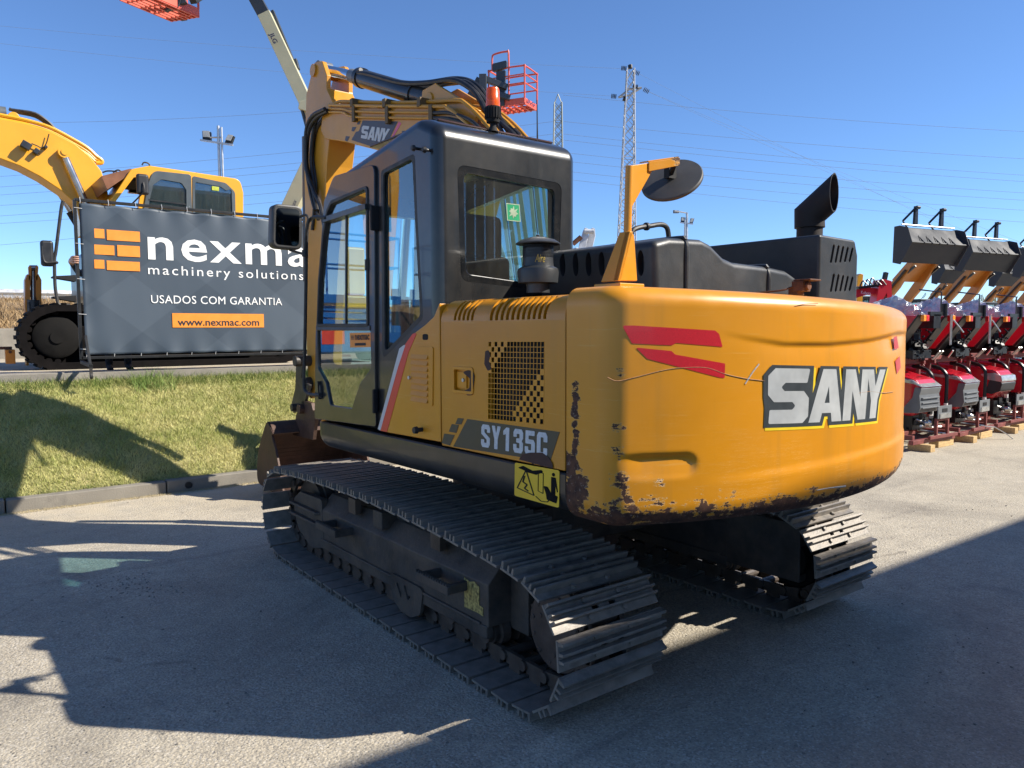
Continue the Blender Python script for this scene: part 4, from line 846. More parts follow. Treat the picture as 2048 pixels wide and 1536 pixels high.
def pcm(p): a = math.radians(-142+p[0]*38+0); r = s_*.985+.002; z = zz(527)+(zz(511)-zz(527))*p[1]; return (pc[0]+r*math.cos(a), pc[1]+r*math.sin(a), pc[2]+z)
tx = subdiv(tx, 1, .2).map(pcm); tx.build('lettering', 'gold', PCn, smooth=0)
# round mirror on its post
YM = -1.80; b0 = upl(1247, 570, 1, YM)
m = MB(); m.bb((b0[0]-.075, YM-.05, 1.895), (b0[0]+.075, YM+.1, 1.925)); q = [upl(px, py, 1, YM-.03) for px, py in ((1236, 562), (1275, 562), (1269, 470), (1260, 462))]; m.prism(q, (0, .03, 0)); q = [(q[0][0], YM-.03, q[0][2]), (q[0][0], YM+.07, q[0][2]), (q[3][0]-.0, YM+.03, q[3][2]), (q[3][0], YM-.03, q[3][2])]; m.prism(q, (.02, 0, 0)); PO_ = m.build('mirror_post', 'yellow', bev=.004, **UPK)
m = MB(); m.tube([upl(1254, 500, 1, YM), upl(1259, 332, 1, YM)], .017, 12); m.prism([upl(*p, 1, YM-.004) for p in ((1262, 331), (1298, 326), (1308, 336), (1263, 416))], (0, .008, 0)); a, b = upl(1296, 330, 1, YM-.005), upl(1358, 321, 1, YM-.05); m.prism([a+np.array((0, 0, .012)), b+np.array((0, 0, .012)), b-np.array((0, 0, .022)), a-np.array((0, 0, .028))], (0, -.006, 0)); m.prism([a+np.array((0, 0, .012)), b+np.array((0, 0, .012)), b+np.array((0, .05, .014)), a+np.array((0, .05, .014))], (0, 0, .006)); m.build('mirror_bracket', worn_yellow('rusty bracket paint', [(tuple(b), .12, .2)]), PO_, bev=.002)
dc = upl(1343, 357, 1, YM+.06); tocam = CAMU-dc; tocam[2] = 0; tocam /= np.linalg.norm(tocam)
el = math.radians(43); side = np.cross((0, 0, 1), tocam); nrmv = tocam*math.cos(el)+np.array((0, 0, 1))*math.sin(el)-side*.20; nrmv /= np.linalg.norm(nrmv)
rdm = pxr(dc, 62)
m = MB(); m.lathe([(rdm*.94, -.020), (rdm, -.016), (rdm, -.005), (rdm*.97, 0), (rdm*.6, .006), (.001, .008)], dc, nrmv, 48); RM = m.build('round_mirror', M_('dusty grey mirror back', (.045, .045, .046), .6, 0, .2, 6, 0, 60, 0, (DUST, .3, 4)), PO_)
m = MB(); m.lathe([(rdm*.92, 0), (.001, .004)], dc-nrmv*.0205, -nrmv, 40); m.build('mirror_glass', 'reflect', RM)
m = MB(); m.tube([b+np.array((0, .02, 0)), dc+nrmv*.02], .012, 8); m.box(dc+nrmv*.03, (.05, .03, .05)); m.build('mirror_clamp', 'black', RM)
# handrail and camera
m = MB(); YH = -1.2; m.tube(smooth_path([upl(*p, 1, YH) for p in ((1262, 500), (1263, 466), (1275, 456), (1300, 452), (1322, 449), (1334, 456), (1338, 478))], 4), .014, 10); q0 = upl(1293, 453, 1, YH); m.lathe([(.012, -.012), (.022, -.008), (.022, .008), (.012, .012)], q0, (1, 0, .1), 12); m.build('handrail', 'rubber', **UPK)
cc_ = upl(1602, 573, 1, -2.0); m = MB(); m.box(cc_, (.07, .06, .05)); m.box(cc_+np.array((.02, -.02, .03)), (.10, .09, .008)); m.cyl(cc_+np.array((0, -.03, 0)), cc_+np.array((0, -.045, 0)), .02, n=14); m.bb((cc_[0]-.03, -2.0, 1.895), (cc_[0]+.03, -1.95, cc_[2])); m.tube(smooth_path([cc_+np.array((-.03, .02, 0)), cc_+np.array((-.09, .06, -.02)), (cc_[0]-.14, -1.8, 1.91)], 5), .005, 6); m.build('rear_camera', 'rust', bev=.003, **UPK)
# ---- boom, stick, bucket
BXL, BXR = -.13, .23; BMX = .05
def Bq(px, py, x=BXL): p = upl(px, py, 0, x); return (p[1], p[2])
tip = Bq(655, 245)
boom = [(.78, 1.2), (1.26, 1.2), (1.34, 1.9), (1.30, 2.72), Bq(815, 320), Bq(760, 302), Bq(690, 284), Bq(650, 278), Bq(641, 262), Bq(645, 222), Bq(662, 213), Bq(760, 216), Bq(885, 213), Bq(915, 226), Bq(945, 262), (.56, 2.86), (.80, 2.35)]
m = MB(); m.prof('x', rpoly(boom, [.1, .1, .2, .15, .05, .0, .05, .04, .05, .04, .05, .05, .2, .25, .3, .3, .2], 5), BXL, BXR); BM = m.build('boom', 'stick', bev=.01, **UPK)
m = MB(); dq = [(BXL-.0015, *Bq(*p)) for p in ((690, 287), (757, 304), (797, 242), (726, 241))]
loop = [Bq(*p) for p in ((703, 280), (762, 299), (772, 293), (796, 243), (726, 241), (718, 262), (712, 264))]; q = plate([loop], .001); m.merge(q, lambda p: (BXL-.0015-p[2], p[0], p[1]))
for lp in (((692, 272), (700, 273), (695, 283), (690, 281)), ((705, 254), (713, 254), (708, 263), (703, 262)), ((716, 243), (722, 242), (719, 249), (714, 249))): m.merge(plate([[Bq(*p) for p in lp]], .001), lambda p: (BXL-.0015-p[2], p[0], p[1]))
m.merge(plate([[Bq(*p) for p in ((804, 262), (840, 258), (840, 275), (804, 270))]], .001), lambda p: (BXL-.0015-p[2], p[0], p[1]))
BDk = m.build('boom_sticker', 'sign', BM, smooth=0)
tmq = quadmap(*[(BXL-.003, *Bq(*p)) for p in ((722, 276), (772, 286), (781, 258), (725, 251))]); q = MB()
for lp in ([BK[0]], [BK[1], BK[2]], [BK[3]], [BK[4]]): q.merge(plate(lp, .001), tmq)
q.build('lettering', 'silver', BDk, smooth=0)
q = MB(); q.merge(plate([[Bq(*p) for p in ((798, 243), (803, 247), (782, 283), (777, 288))]], .001), lambda p: (BXL-.0018-p[2], p[0], p[1])); q.build('pink_stripe', M_('faded pink film', (.62, .12, .22), .5), BDk, smooth=0)
# pipes along the boom
pm_ = MB()
def pipe(P, x, r=.016): pm_.tube(smooth_path([(x, *Bq(*p)) for p in P], 4), r, 8)
for x, dy in ((-.10, 0), (-.05, 2)): pipe([(648, 222+dy), (668, 204+dy), (690, 202+dy), (760, 204+dy), (840, 203+dy), (905, 199+dy), (925, 206+dy), (960, 240), (1000, 290)], x)
for x in (.1, .16): pipe([(668, 206), (760, 207), (900, 202), (950, 222), (1000, 275), (1030, 310)], x)
for dy in (0, 11): pipe([(662, 218+dy*.6), (690, 219+dy*.6), (708, 223+dy), (770, 225+dy), (868, 226+dy)], BXL-.02, .011)
pipe([(662, 211), (760, 213), (880, 214), (900, 217), (940, 250), (975, 300)], BXL-.02, .014); pm_.build('hydraulic_pipe', 'stick', BM)
m = MB()
for p in ((713, 228), (780, 231), (868, 229)): y, z = Bq(*p); m.box((BXL-.02, y, z), (.035, .05, .14))
for p in ((710, 204), (775, 205), (845, 203)): y, z = Bq(*p); m.box((-.02, y, z-.01), (.3, .05, .07))
split(m.build('pipe_clamp', M_('dirty clamp', (.12, .07, .02), .6), BM, bev=.004))
# stick cylinder on top of the boom
cyl0 = (BMX, *Bq(884, 206, BMX)); cylg = (BMX, *Bq(722, 156, BMX)); rod = (BMX, *Bq(648, 139, BMX)); cyl0, cylg, rod = map(np.array, (cyl0, cylg, rod))
m = MB(); m.tube([cyl0, cylg], .082, 24); m.tube([cylg-(cylg-cyl0)*.03, cylg+(cylg-cyl0)*.012], .092, 24); m.tube([cyl0+(cylg-cyl0)*.28, cyl0+(cylg-cyl0)*.30], .092, 24); AC = m.build('stick_cylinder', 'dark', BM)
m = MB(); m.tube([cylg, rod], .05, 20); m.build('piston_rod', 'chrome', AC); m = MB(); m.tube([cylg+(cylg-cyl0)*.012, cylg+(rod-cylg)*.22], .066, 16); m.tube([rod-np.array((.07, 0, 0)), rod+np.array((.07, 0, 0))], .075, 18); m.build('rod_gland', M_('grey gland', (.16, .17, .18), .5, .3), AC)
m = MB(); m.prism([(BMX-.12, cyl0[1]+.1, cyl0[2]+.1), (BMX-.12, cyl0[1]-.08, cyl0[2]+.11), (BMX-.12, cyl0[1]-.65, cyl0[2]-.22), (BMX-.12, cyl0[1]-.55, cyl0[2]-.36), (BMX-.12, cyl0[1]+.2, cyl0[2]-.2)], (.03, 0, 0)); m.prism([(BMX+.09, cyl0[1]+.1, cyl0[2]+.1), (BMX+.09, cyl0[1]-.08, cyl0[2]+.11), (BMX+.09, cyl0[1]-.65, cyl0[2]-.22), (BMX+.09, cyl0[1]-.55, cyl0[2]-.36), (BMX+.09, cyl0[1]+.2, cyl0[2]-.2)], (.03, 0, 0)); m.cyl(cyl0-np.array((.135, 0, 0)), cyl0+np.array((.135, 0, 0)), .06, n=16); m.build('cylinder_bracket', 'stick', BM, bev=.006)
hs = MB()
def hose(P, x, r=.022): hs.tube(smooth_path([(x, *Bq(*p, x)) for p in P], 5), r, 8)
hose([(722, 140), (716, 146), (735, 148), (800, 165), (850, 166), (905, 160), (940, 176), (960, 200), (985, 250)], BMX-.06); hose([(735, 150), (800, 170), (860, 172), (900, 166), (935, 166), (965, 195), (985, 230), (1010, 280)], BMX-.02); hose([(860, 165), (915, 158), (955, 172), (985, 215), (1030, 280)], BMX+.03)
hose([(868, 226), (900, 226), (940, 240), (965, 262)], BXL-.02, .014); hose([(868, 236), (900, 238), (935, 250), (950, 266)], BXL-.02, .014); hose([(985, 230), (1030, 262), (1050, 290)], .1, .02); hose([(975, 225), (1020, 262), (1042, 290)], .05, .02)
for x, P in ((-.16, [(655, 222), (632, 236), (618, 262), (612, 320), (620, 380), (630, 420)]), (-.13, [(660, 219), (640, 230), (628, 255), (622, 320), (628, 370), (637, 440)]), (-.10, [(655, 226), (645, 240), (632, 262), (625, 310), (632, 370), (628, 430), (625, 460)]), (-.18, [(650, 218), (625, 232), (613, 258), (611, 300), (613, 340), (626, 378), (640, 410), (648, 450)]), (-.15, [(648, 224), (622, 240), (616, 270), (614, 330), (624, 372), (634, 420)])): hose(P, x, .02)
hose([(690, 288), (690, 310), (696, 340)], .16, .02)
hs.build('hydraulic_hose', 'hose', BM)
# stick
def K(px, py, x=-.08): p = upl(px, py, 0, x); return (p[1], p[2])
SX0, SX1 = -.09, .19
sk = [K(630, 125), K(646, 122), K(655, 150), K(655, 178), K(668, 205), K(662, 262), K(655, 330), K(648, 460), K(638, 620), K(634, 790), K(619, 800), K(615, 690), K(612, 480), K(610, 330), K(613, 230), K(614, 190)]
m = MB(); m.prof('x', rpoly(sk, [.05, .05, .02, .05, .05, .1, .1, .1, .1, .06, .06, .1, .1, .1, .05, .05], 4), SX0, SX1)
SK = m.build('stick', 'stick', bev=.008, **UPK)
# fork for the cylinder: cut a slot in the top
c = MB(); c.bb((SX0+.045, K(700, 150)[0]-.6, K(640, 185)[1]), (SX1-.045, K(612, 150)[0]+.3, K(640, 100)[1])); cut(SK, [c], .003)
m = MB(); y, z = K(633, 140); m.cyl((SX0-.02, y+.03, z), (SX1+.02, y+.03, z), .06, n=20); m.build('stick_pin', 'stick', SK)
# a yellow inner web rising to the fork, bucket cylinder, linkage
m = MB(); y0 = K(617, 470)[0]; m.tube([(BMX, y0+.22, K(617, 260)[1]), (BMX, y0+.27, K(617, 560)[1])], .075, 18); m.build('bucket_cylinder', 'dark', SK); m = MB(); m.tube([(BMX, y0+.27, K(617, 560)[1]), (BMX, y0+.33, K(617, 700)[1])], .045, 16); m.build('piston_rod', 'chrome', SK)
def Q(px, py, x): p = upl(px, py, 0, x); return np.array((x, p[1], p[2]))
m = MB()
for x in (-.17, .25): 
    P = [Q(px, py, x) for px, py in ((592, 716), (606, 712), (602, 760), (618, 770), (607, 812), (586, 826), (583, 805), (590, 776))]; m.prism(P, (.035, 0, 0))
a = Q(600, 722, -.2); m.cyl(a-np.array((.06, 0, 0)), a+np.array((.56, 0, 0)), .055, n=16); a = Q(586, 815, -.2); m.cyl(a-np.array((.02, 0, 0)), a+np.array((.5, 0, 0)), .04, n=14); a = Q(612, 768, -.14); m.cyl(a-np.array((.04, 0, 0)), a+np.array((.42, 0, 0)), .07, n=16); split(m.build('bucket_link', M_('dusty black linkage', (.03, .028, .027), .5, .2, .3, 9, .1, 60, 0, (DUST, .4, 8)), SK, bev=.006))
def ear(P, x): m.prism([Q(*p, x) for p in P], (.04, 0, 0))
m = MB(); XL, XRr = -.45, .55
for x in (-.17, .21): ear(((592, 830), (605, 800), (622, 806), (630, 840), (625, 880), (585, 870)), x)
a = Q(600, 818, -.2); m.cyl(a-np.array((.02, 0, 0)), a+np.array((.5, 0, 0)), .05, n=14); a = Q(628, 830, -.2); m.cyl(a, a+np.array((.46, 0, 0)), .05, n=14)
# bucket shell: curved sheet between two side plates
def C_(px, py): p = upl(px, py, 0, XL); return np.array((p[1], p[2]))
t1, t2 = C_(548, 868), C_(537, 843); sh_ = [t1, t2]+[C_(*p) for p in ((527, 868), (519, 900), (516, 935), (518, 962))]; 
b_end = np.array((sh_[-1][0]-.62, .05)); back = smooth_path([(p[0], p[1], 0) for p in sh_]+[(sh_[-1][0]-.18, .07, 0), (b_end[0], b_end[1], 0)], 4); back = [(p[0], p[1]) for p in back]
thk = .02; outer = back; innerp = []
cen = np.mean([p for p in back], 0)
innerp = [tuple(np.array(p)+(cen-np.array(p))/np.linalg.norm(cen-np.array(p))*thk) for p in back]
for i in range(len(back)-1):
    m.add([(XL, *outer[i]), (XL, *outer[i+1]), (XL, *innerp[i+1]), (XL, *innerp[i]), (XRr, *outer[i]), (XRr, *outer[i+1]), (XRr, *innerp[i+1]), (XRr, *innerp[i])], [(0, 1, 5, 4), (3, 7, 6, 2), (0, 4, 7, 3), (1, 2, 6, 5)])
front = [C_(545, 870), C_(553, 900), C_(560, 938), C_(566, 975)]
sidep = [tuple(t1), tuple(t2)]+[tuple(p) for p in outer[5:]]+[(float(front[-1][0])-.05, .06)]+[tuple(p) for p in front[::-1]]
for x in (XL-.012, XRr-.012): m.prism([(x, *p) for p in sidep], (.024, 0, 0))
for i in range(5):
    x = XL+.08+i*.22; m.prism([(x, b_end[0]+.06, .08), (x, b_end[0]-.16, .05), (x, b_end[0]+.06, .02)], (.07, 0, 0))
m.build('bucket', 'bucket', bev=.004, **UPK)
# boom cylinders and work light
for x in (-.19, .29):
    m = MB(); a, b = np.array((x, 1.35, 1.1)), np.array((x, 1.42, 2.0)); m.tube([a, b], .065, 18); BCy = m.build('boom_cylinder', 'dark', **UPK); m = MB(); m.tube([b, (x, 1.3, 2.8)], .04, 14); m.build('piston_rod', 'chrome', BCy)
# ================================================================== left: banner, person, second excavator, bank behind
def pxplane(loops, Y, th=.02, off=0.):                             # pixel outline on the world plane y = Y, thickened away from the camera
    q = plate([[(lambda w: (w[0], w[2]))(wpl(p[0], p[1], 1, Y)) for p in lp] for lp in loops], th)
    return q.map(lambda p: (p[0], Y+off+th/2+p[2], p[1]))
BY = 6.08
bl = wpl(156, 560, 1, BY)[0]; bt = wpl(152, 394, 1, BY)[2]-.03; bbm = wpl(157, 716, 1, BY)[2]; br = bl+3.05
BN = empty('banner_stand', (bl, BY, bbm-.1), 'large slate grey advertising banner laced into a black wheeled frame on the bank top', 'banner')
def chev():
    m = Mt('printed slate banner'); x, y, z = m.xyz()
    k = (.044, .062, .084)
    d1 = m.math('ABSOLUTE', m.math('SUBTRACT', m.math('ADD', m.math('MULTIPLY', x, .75), z), 3.0)); d2 = m.math('SUBTRACT', m.math('MULTIPLY', x, .75), z)
    b1 = m.math('PINGPONG', m.math('ADD', m.math('ADD', m.math('MULTIPLY', x, .8), z), 3.3), .62); b2 = m.math('PINGPONG', m.math('ADD', m.math('SUBTRACT', m.math('MULTIPLY', x, .8), z), 7.1), .8)
    f = m.math('ADD', m.ramp(b1, .30, .32, 0, .5), m.ramp(b2, .4, .42, 0, .5)); k = m.mix(f, k, (.066, .088, .114)); m.col(k); m.set(.5, 0, 0, .4)
    m.bump(m.math('ADD', m.noise(2.2, 2, .4, (1, 1, .3)), m.math('MULTIPLY', m.noise(1.1, 2, .4), .8)), .3, .05); return m.m
def sheet(u, v):
    x = bl+.045+u*(br-bl-.09); z = bbm+.035+v*(bt-bbm-.07); e = min(u, 1-u, v*.7, (1-v)*.7)
    w_ = .0035*math.sin(x*3.1+z*1.2)*math.sin(z*2.2)+.014*math.sin(x*19+z*2)*math.exp(-e*22)+.006*math.sin(z*14)*math.exp(-min(u, 1-u)*30); return (x, BY+w_, z)
q = MB(); q.grid(sheet, 90, 60); SH = q.build('banner_sheet', chev(), None, smooth=80); so2 = SH.modifiers.new('s', 'SOLIDIFY'); so2.thickness = .002
SH.parent = BN; SH.matrix_parent_inverse = Matrix.Translation(BN.location).inverted()
def attach(o, p): o.parent = p; bpy.context.view_layer.update(); o.matrix_parent_inverse = p.matrix_world.inverted(); return o
m = MB()
for a, b in (((bl, bt), (br, bt)), ((bl, bbm), (br, bbm)), ((bl, bbm-.02), (bl, bt)), ((br, bbm-.02), (br, bt))): m.beam((a[0], BY, a[1]), (b[0], BY, b[1]), .035, .035, (0, 1, 0))
for x in (bl+.05, br-.05):
    m.beam((x, BY-.32, bbm-.085), (x, BY+.34, bbm-.06), .04, .04); m.beam((x, BY-.26, bbm-.07), (x, BY-.01, bbm+.26), .03, .03); 
FRm = attach(m.build('banner_frame', M_('black steel tube', (.013, .014, .015), .45, .2, .2, 8), None, bev=.004), BN)
for x in (bl+.05, br-.05):
    m = MB(); m.cyl((x-.012, BY-.30, bbm-.20), (x+.012, BY-.30, bbm-.20), .04, n=18); m.beam((x, BY-.3, bbm-.1), (x, BY-.3, bbm-.2), .035, .03); attach(m.build('castor', 'rubber', None), FRm)
m = MB()
for i in range(11):
    x = bl+.05+i*(br-bl-.1)/10
    for z, zz_ in ((bt-.03, bt+.01), (bbm+.035, bbm-.01)): m.tube([(x, BY-.02, z-.012), (x+.004, BY-.028, z+.01), (x, BY-.02, zz_+.02)], .004, 5)
for i in range(5):
    z = bbm+.1+i*(bt-bbm-.2)/4; m.tube([(bl+.07, BY-.02, z), (bl+.03, BY-.026, z+.003), (bl-.012, BY-.02, z+.006)], .004, 5)
attach(m.build('cable_tie', M_('pale cable tie', (.5, .5, .5), .4), None), BN)
def onb(mb, px0, py0, px1, py1, px2=None, py2=None):               # lettering stretched between pixel corners, laid on the sheet
    a = wpl(px0, py1, 1, BY-.02); b = wpl(px1, py0 if py2 is None else py2, 1, BY-.02); fit(mb, a[0], a[2], b[0], b[2]); return mb.map(lambda p: (p[0], BY-.0065-p[2], p[1]))
BR_ = MB()
for P in ((188, 457, 209, 477), (213, 459, 280, 484), (188, 489, 229, 511), (234, 490, 280, 515), (188, 519, 209, 538), (213, 521, 280, 544)):
    a = wpl(P[0], P[1], 1, BY); b = wpl(P[2], P[3], 1, BY); c1 = wpl(P[0], P[3]-(P[2]-P[0])*.06, 1, BY); BR_.bb((a[0], BY-.008, c1[2]), (b[0], BY-.0065, a[2]))
attach(BR_.build('brick_emblem', 'orange', None, smooth=0), SH)
def banner_text(t, x0, yb0, x1, top0, mat, off, h_scale=None, **k):   # x0..x1 in pixels at baseline yb0; top0 = top at the left end
    q = text(t, .001, off, **k); P = np.array(q.v); a = wpl(x0, yb0, 1, BY-.02); b = wpl(x1, yb0, 1, BY-.02); tp_ = wpl(x0, top0, 1, BY-.02)
    sx = (b[0]-a[0])/(P[:, 0].max()-P[:, 0].min()); sz = (tp_[2]-a[2]); xm = P[:, 0].min(); zm = (P[:, 1].max() if h_scale is None else h_scale)
    q.map(lambda p: (a[0]+(p[0]-xm)*sx, BY-.0065-p[2], a[2]+p[1]/zm*sz)); return attach(q.build('lettering', mat, None, smooth=0), SH)
banner_text('nexmac', 297, 517, 664, 466, 'white', .014, .545, space=1.12)
banner_text('machinery solutions', 297, 548, 607, 533, 'white', .0, .545, space=1.25)
banner_text('USADOS COM GARANTIA', 303, 606, 565, 589, 'white', .0, .73, space=1.05)
a = wpl(345, 655, 1, BY); b = wpl(527, 628, 1, BY); m = MB(); m.bb((a[0], BY-.008, a[2]), (b[0], BY-.0065, b[2])); attach(m.build('web_address_panel', 'orange', None, smooth=0), SH)
o = banner_text('www.nexmac.com', 356, 651, 519, 636, 'sign', .012, .73); o.location.y -= .004
# ---- person behind the banner, only the hand shows
hz = wpl(150, 520, 1, BY)[2]; hx = bl
def skin_body():
    V, E, Rr = [], [], []
    def ad(p, r, par=None):
        V.append(p); Rr.append(r); i = len(V)-1
        if par is not None: E.append((par, i))
        return i
    gz = WZ-.06; X, Y = bl+.52, 6.80
    pel = ad((X, Y, gz+.95), .15); wa = ad((X, Y, gz+1.12), .135, pel); chs = ad((X, Y-.02, gz+1.36), .165, wa); nk = ad((X, Y, gz+1.50), .06, chs); hd = ad((X, Y-.02, gz+1.62), .085, nk); ad((X, Y-.02, gz+1.73), .075, hd)
    for s in (-1, 1):
        hp_ = ad((X+s*.1, Y, gz+.90), .10, pel); kn = ad((X+s*.11, Y-.02, gz+.50), .065, hp_); an = ad((X+s*.11, Y+.02, gz+.09), .045, kn); ad((X+s*.12, Y-.16, gz+.04), .04, an)
    s1 = ad((X+.2, Y, gz+1.40), .06, chs); e1 = ad((X+.25, Y-.02, gz+1.12), .045, s1); w1_ = ad((X+.22, Y-.14, gz+.90), .032, e1); h1 = ad((X+.2, Y-.2, gz+.82), .035, w1_)
    s2 = ad((X-.2, Y-.02, gz+1.42), .06, chs); e2 = ad((X-.42, Y-.18, gz+1.24), .045, s2); w2_ = ad((hx-.045, BY+.17, hz-.01), .030, e2); pm = ad((hx-.045, BY+.075, hz), .038, w2_)
    for i, (dz, L) in enumerate(((.036, .052), (.013, .058), (-.010, .056), (-.033, .046))):
        k1 = ad((hx-.040, BY+.03, hz+dz), .0115, pm); k2 = ad((hx-.036, BY-.012, hz+dz+.001), .0105, k1); k3 = ad((hx-.012, BY-.031, hz+dz), .0098, k2); ad((hx-.012+L*.55, BY-.033, hz+dz-.002), .0085, k3)
    t1 = ad((hx-.02, BY+.055, hz+.045), .013, pm); ad((hx+.02, BY+.045, hz+.05), .0105, t1)
    me = bpy.data.meshes.new('person'); me.from_pydata(V, E, []); ob = bpy.data.objects.new('person', me); COL.objects.link(ob)
    sk = ob.modifiers.new('skin', 'SKIN'); ob.modifiers.new('sub', 'SUBSURF').levels = 1
    for v, r in zip(me.skin_vertices[0].data, Rr): v.radius = (r, r)
    me.skin_vertices[0].data[0].use_root = True
    bpy.context.view_layer.update(); nm = bpy.data.meshes.new_from_object(ob.evaluated_get(bpy.context.evaluated_depsgraph_get())); ob.modifiers.clear(); ob.data = nm; bpy.data.meshes.remove(me)
    skin = M_('skin', (.52, .29, .20), .5, 0, .1, 20); nm.materials.clear(); nm.materials.append(skin); nm.materials.append(M_('dark work shirt', (.03, .04, .06), .9)); nm.materials.append(M_('work trousers', (.012, .012, .014), .9))
    for p in nm.polygons:
        c = p.center; p.use_smooth = True
        p.material_index = 0 if (c.z > gz+1.5 or (c.y < BY+.2) or (c.z < gz+.93 and c.x > X+.17)) else (1 if c.z > gz+.98 else 2)
    return ob
tag(skin_body(), 'person in dark clothes behind the banner, fingers wrapped round its left post', 'person')
# ---- second excavator
Y2 = 8.3
E2 = empty('excavator', (.2, 9.5, WZ-.06), 'bright orange yellow excavator standing behind the banner with its arched boom reaching left', 'excavator')
yel2 = M_('fresh orange yellow paint', (.74, .34, .012), .35, 0, .06, 2, 0, 60, .3); MT['yel2'] = yel2
def P2(L, Y=Y2): return [(lambda w: (w[0], w[2]))(wpl(p[0], p[1], 1, Y)) for p in L]
q = MB(); q.prof('y', rpoly([(-1.05, 2.35)]+P2([(222, 400), (262, 338), (300, 331), (480, 358), (487, 385), (487, 440)])+[(P2([(487, 440)])[0][0], 2.35)], [.02, .05, .12, .1, .12, .08, 0, 0], 5), Y2, Y2+1.05)
C2 = attach(q.build('cab', yel2, None, bev=.05, seg=3), E2)
c1 = MB(); c1.prof('y', rpoly(P2([(283, 460), (296, 372), (306, 342), (379, 351), (382, 470)]), [.0, .05, .12, .04, 0], 5), Y2-.1, Y2+.06); c2 = MB(); c2.prof('y', rpoly(P2([(386, 352), (450, 366), (469, 384), (471, 480), (386, 480)]), [.03, .1, .1, 0, 0], 5), Y2-.1, Y2+.06)
c3 = MB(); c3.prof('y', rpoly(P2([(232, 402), (268, 354), (285, 356), (270, 470), (225, 470)]), .03, 3), Y2-.1, Y2+1.2); c4 = MB(); c4.bb((-.85, Y2+.1, 2.5), (.72, Y2+.95, 4.02)); c5 = MB(); c5.bb((-.8, Y2+.8, 2.9), (.66, Y2+1.2, 3.92))
cut(C2, [c1, c2, c3, c4, c5], .004)
C2.data.materials.append(MT['seat'])
for p in C2.data.polygons:
    if -.9 < p.center.x < .74 and Y2+.06 < p.center.y < Y2+1.0 and p.center.z < 4.05: p.material_index = 1
slate = M_('slate grey cab panel', (.07, .085, .092), .4, 0, .15, 4)
q = MB(); q.bb((-.85, Y2+.08, 3.96), (.7, Y2+.97, 4.0)); q.bb((-.4, Y2+.3, 2.4), (.35, Y2+.7, 3.2)); q.bb((.2, Y2+.35, 2.6), (.4, Y2+.7, 3.62)); attach(q.build('cab_interior', 'seat', None, bev=.03), C2)
win_a = rpoly(P2([(290, 470), (298, 402), (306, 370), (322, 359), (362, 366), (372, 380), (373, 480)]), [.0, .03, .05, .05, .06, .04, 0], 4)
q = plate([rpoly(P2([(281, 460), (295, 372), (306, 342), (381, 350), (384, 470)]), [.0, .05, .12, .04, 0], 5), win_a], .03, 0, .004); q.map(lambda p: (p[0], Y2-.005+p[2], p[1])); D2 = attach(q.build('cab_door', slate, None), C2)
q = plate([win_a], .004); q.map(lambda p: (p[0], Y2+p[2], p[1])); attach(q.build('door_pane', 'glass', None, smooth=0), D2)
q = MB(); a, b = wpl(296, 400, 1, Y2), wpl(371, 409, 1, Y2); q.beam((a[0], Y2-.01, a[2]), (b[0], Y2-.01, b[2]), .02, .03, (0, 1, 0)); attach(q.build('window_rail', 'dark', None), D2)
w2o = rpoly(P2([(385, 352), (451, 366), (470, 384), (472, 480), (385, 480)]), [.03, .1, .1, 0, 0], 5); w2i = rpoly(P2([(390, 364), (440, 373), (452, 381), (463, 378), (466, 470), (390, 470)]), [.03, .1, .03, .05, 0, 0], 4)
q = plate([w2o, w2i], .012); q.map(lambda p: (p[0], Y2-.002+p[2], p[1])); attach(q.build('window_border', slate, None), C2); q = plate([w2o], .004); q.map(lambda p: (p[0], Y2+.012+p[2], p[1])); attach(q.build('side_window_pane', 'glass', None, smooth=0), C2)
attach(pxplane([[(424, 372), (438, 374), (438, 382), (424, 380)]], Y2-.012, .002).build('yellow_sticker', M_('yellow green sticker', (.5, .55, .05), .5), None, smooth=0), C2)
q = MB(); q.prof('y', P2([(216, 378), (204, 351), (262, 336), (272, 340)]), Y2+.05, Y2+1.0); attach(q.build('sun_visor', M_('brown tinted visor', (.20, .085, .04), .35), None), C2)
q = MB(); a = wpl(285, 369, 1, Y2-.25); q.box(a, (.17, .09, .30)); MM = attach(q.build('rear_view_mirror', 'mirror', None, bev=.04, seg=3), C2); q = MB(); q.tube(smooth_path([a+np.array((.0, -.06, .02)), a+np.array((-.0, -.07, -.1)), a+np.array((-.06, .0, -.19)), a+np.array((-.1, .2, -.25))], 4), .012, 6); attach(q.build('mirror_arm', 'rubber', None), MM)
q = MB(); 
for P in ([(284, 330), (288, 325), (297, 327), (300, 334)], [(205, 345), (215, 342), (232, 343), (238, 348)], [(226, 345), (236, 340), (246, 345)]): q.tube(smooth_path([wpl(*p, 1, Y2+.4) for p in P], 4), .012, 6)
attach(q.build('roof_cable', 'hose', None), C2)
YB2 = 9.25
top2 = [(-330, 262), (-200, 232), (-60, 224), (0, 236), (50, 246), (100, 261), (150, 287), (180, 312), (203, 342), (216, 385), (222, 470)]; bot2 = [(165, 470), (152, 408), (122, 381), (80, 353), (40, 332), (0, 317), (-60, 304), (-200, 300), (-330, 310)]
q = MB(); q.prof('y', [(-7.0, 4.9), (-6.2, 5.45), (-5.0, 5.5), (-4.2, 5.2)]+P2(top2[2:]+bot2[:-2], YB2)+[(-4.2, 4.35), (-5.0, 4.5), (-6.2, 4.35), (-7.0, 4.2)], YB2, YB2+.5); B2 = attach(q.build('boom', yel2, None, bev=.015), E2)
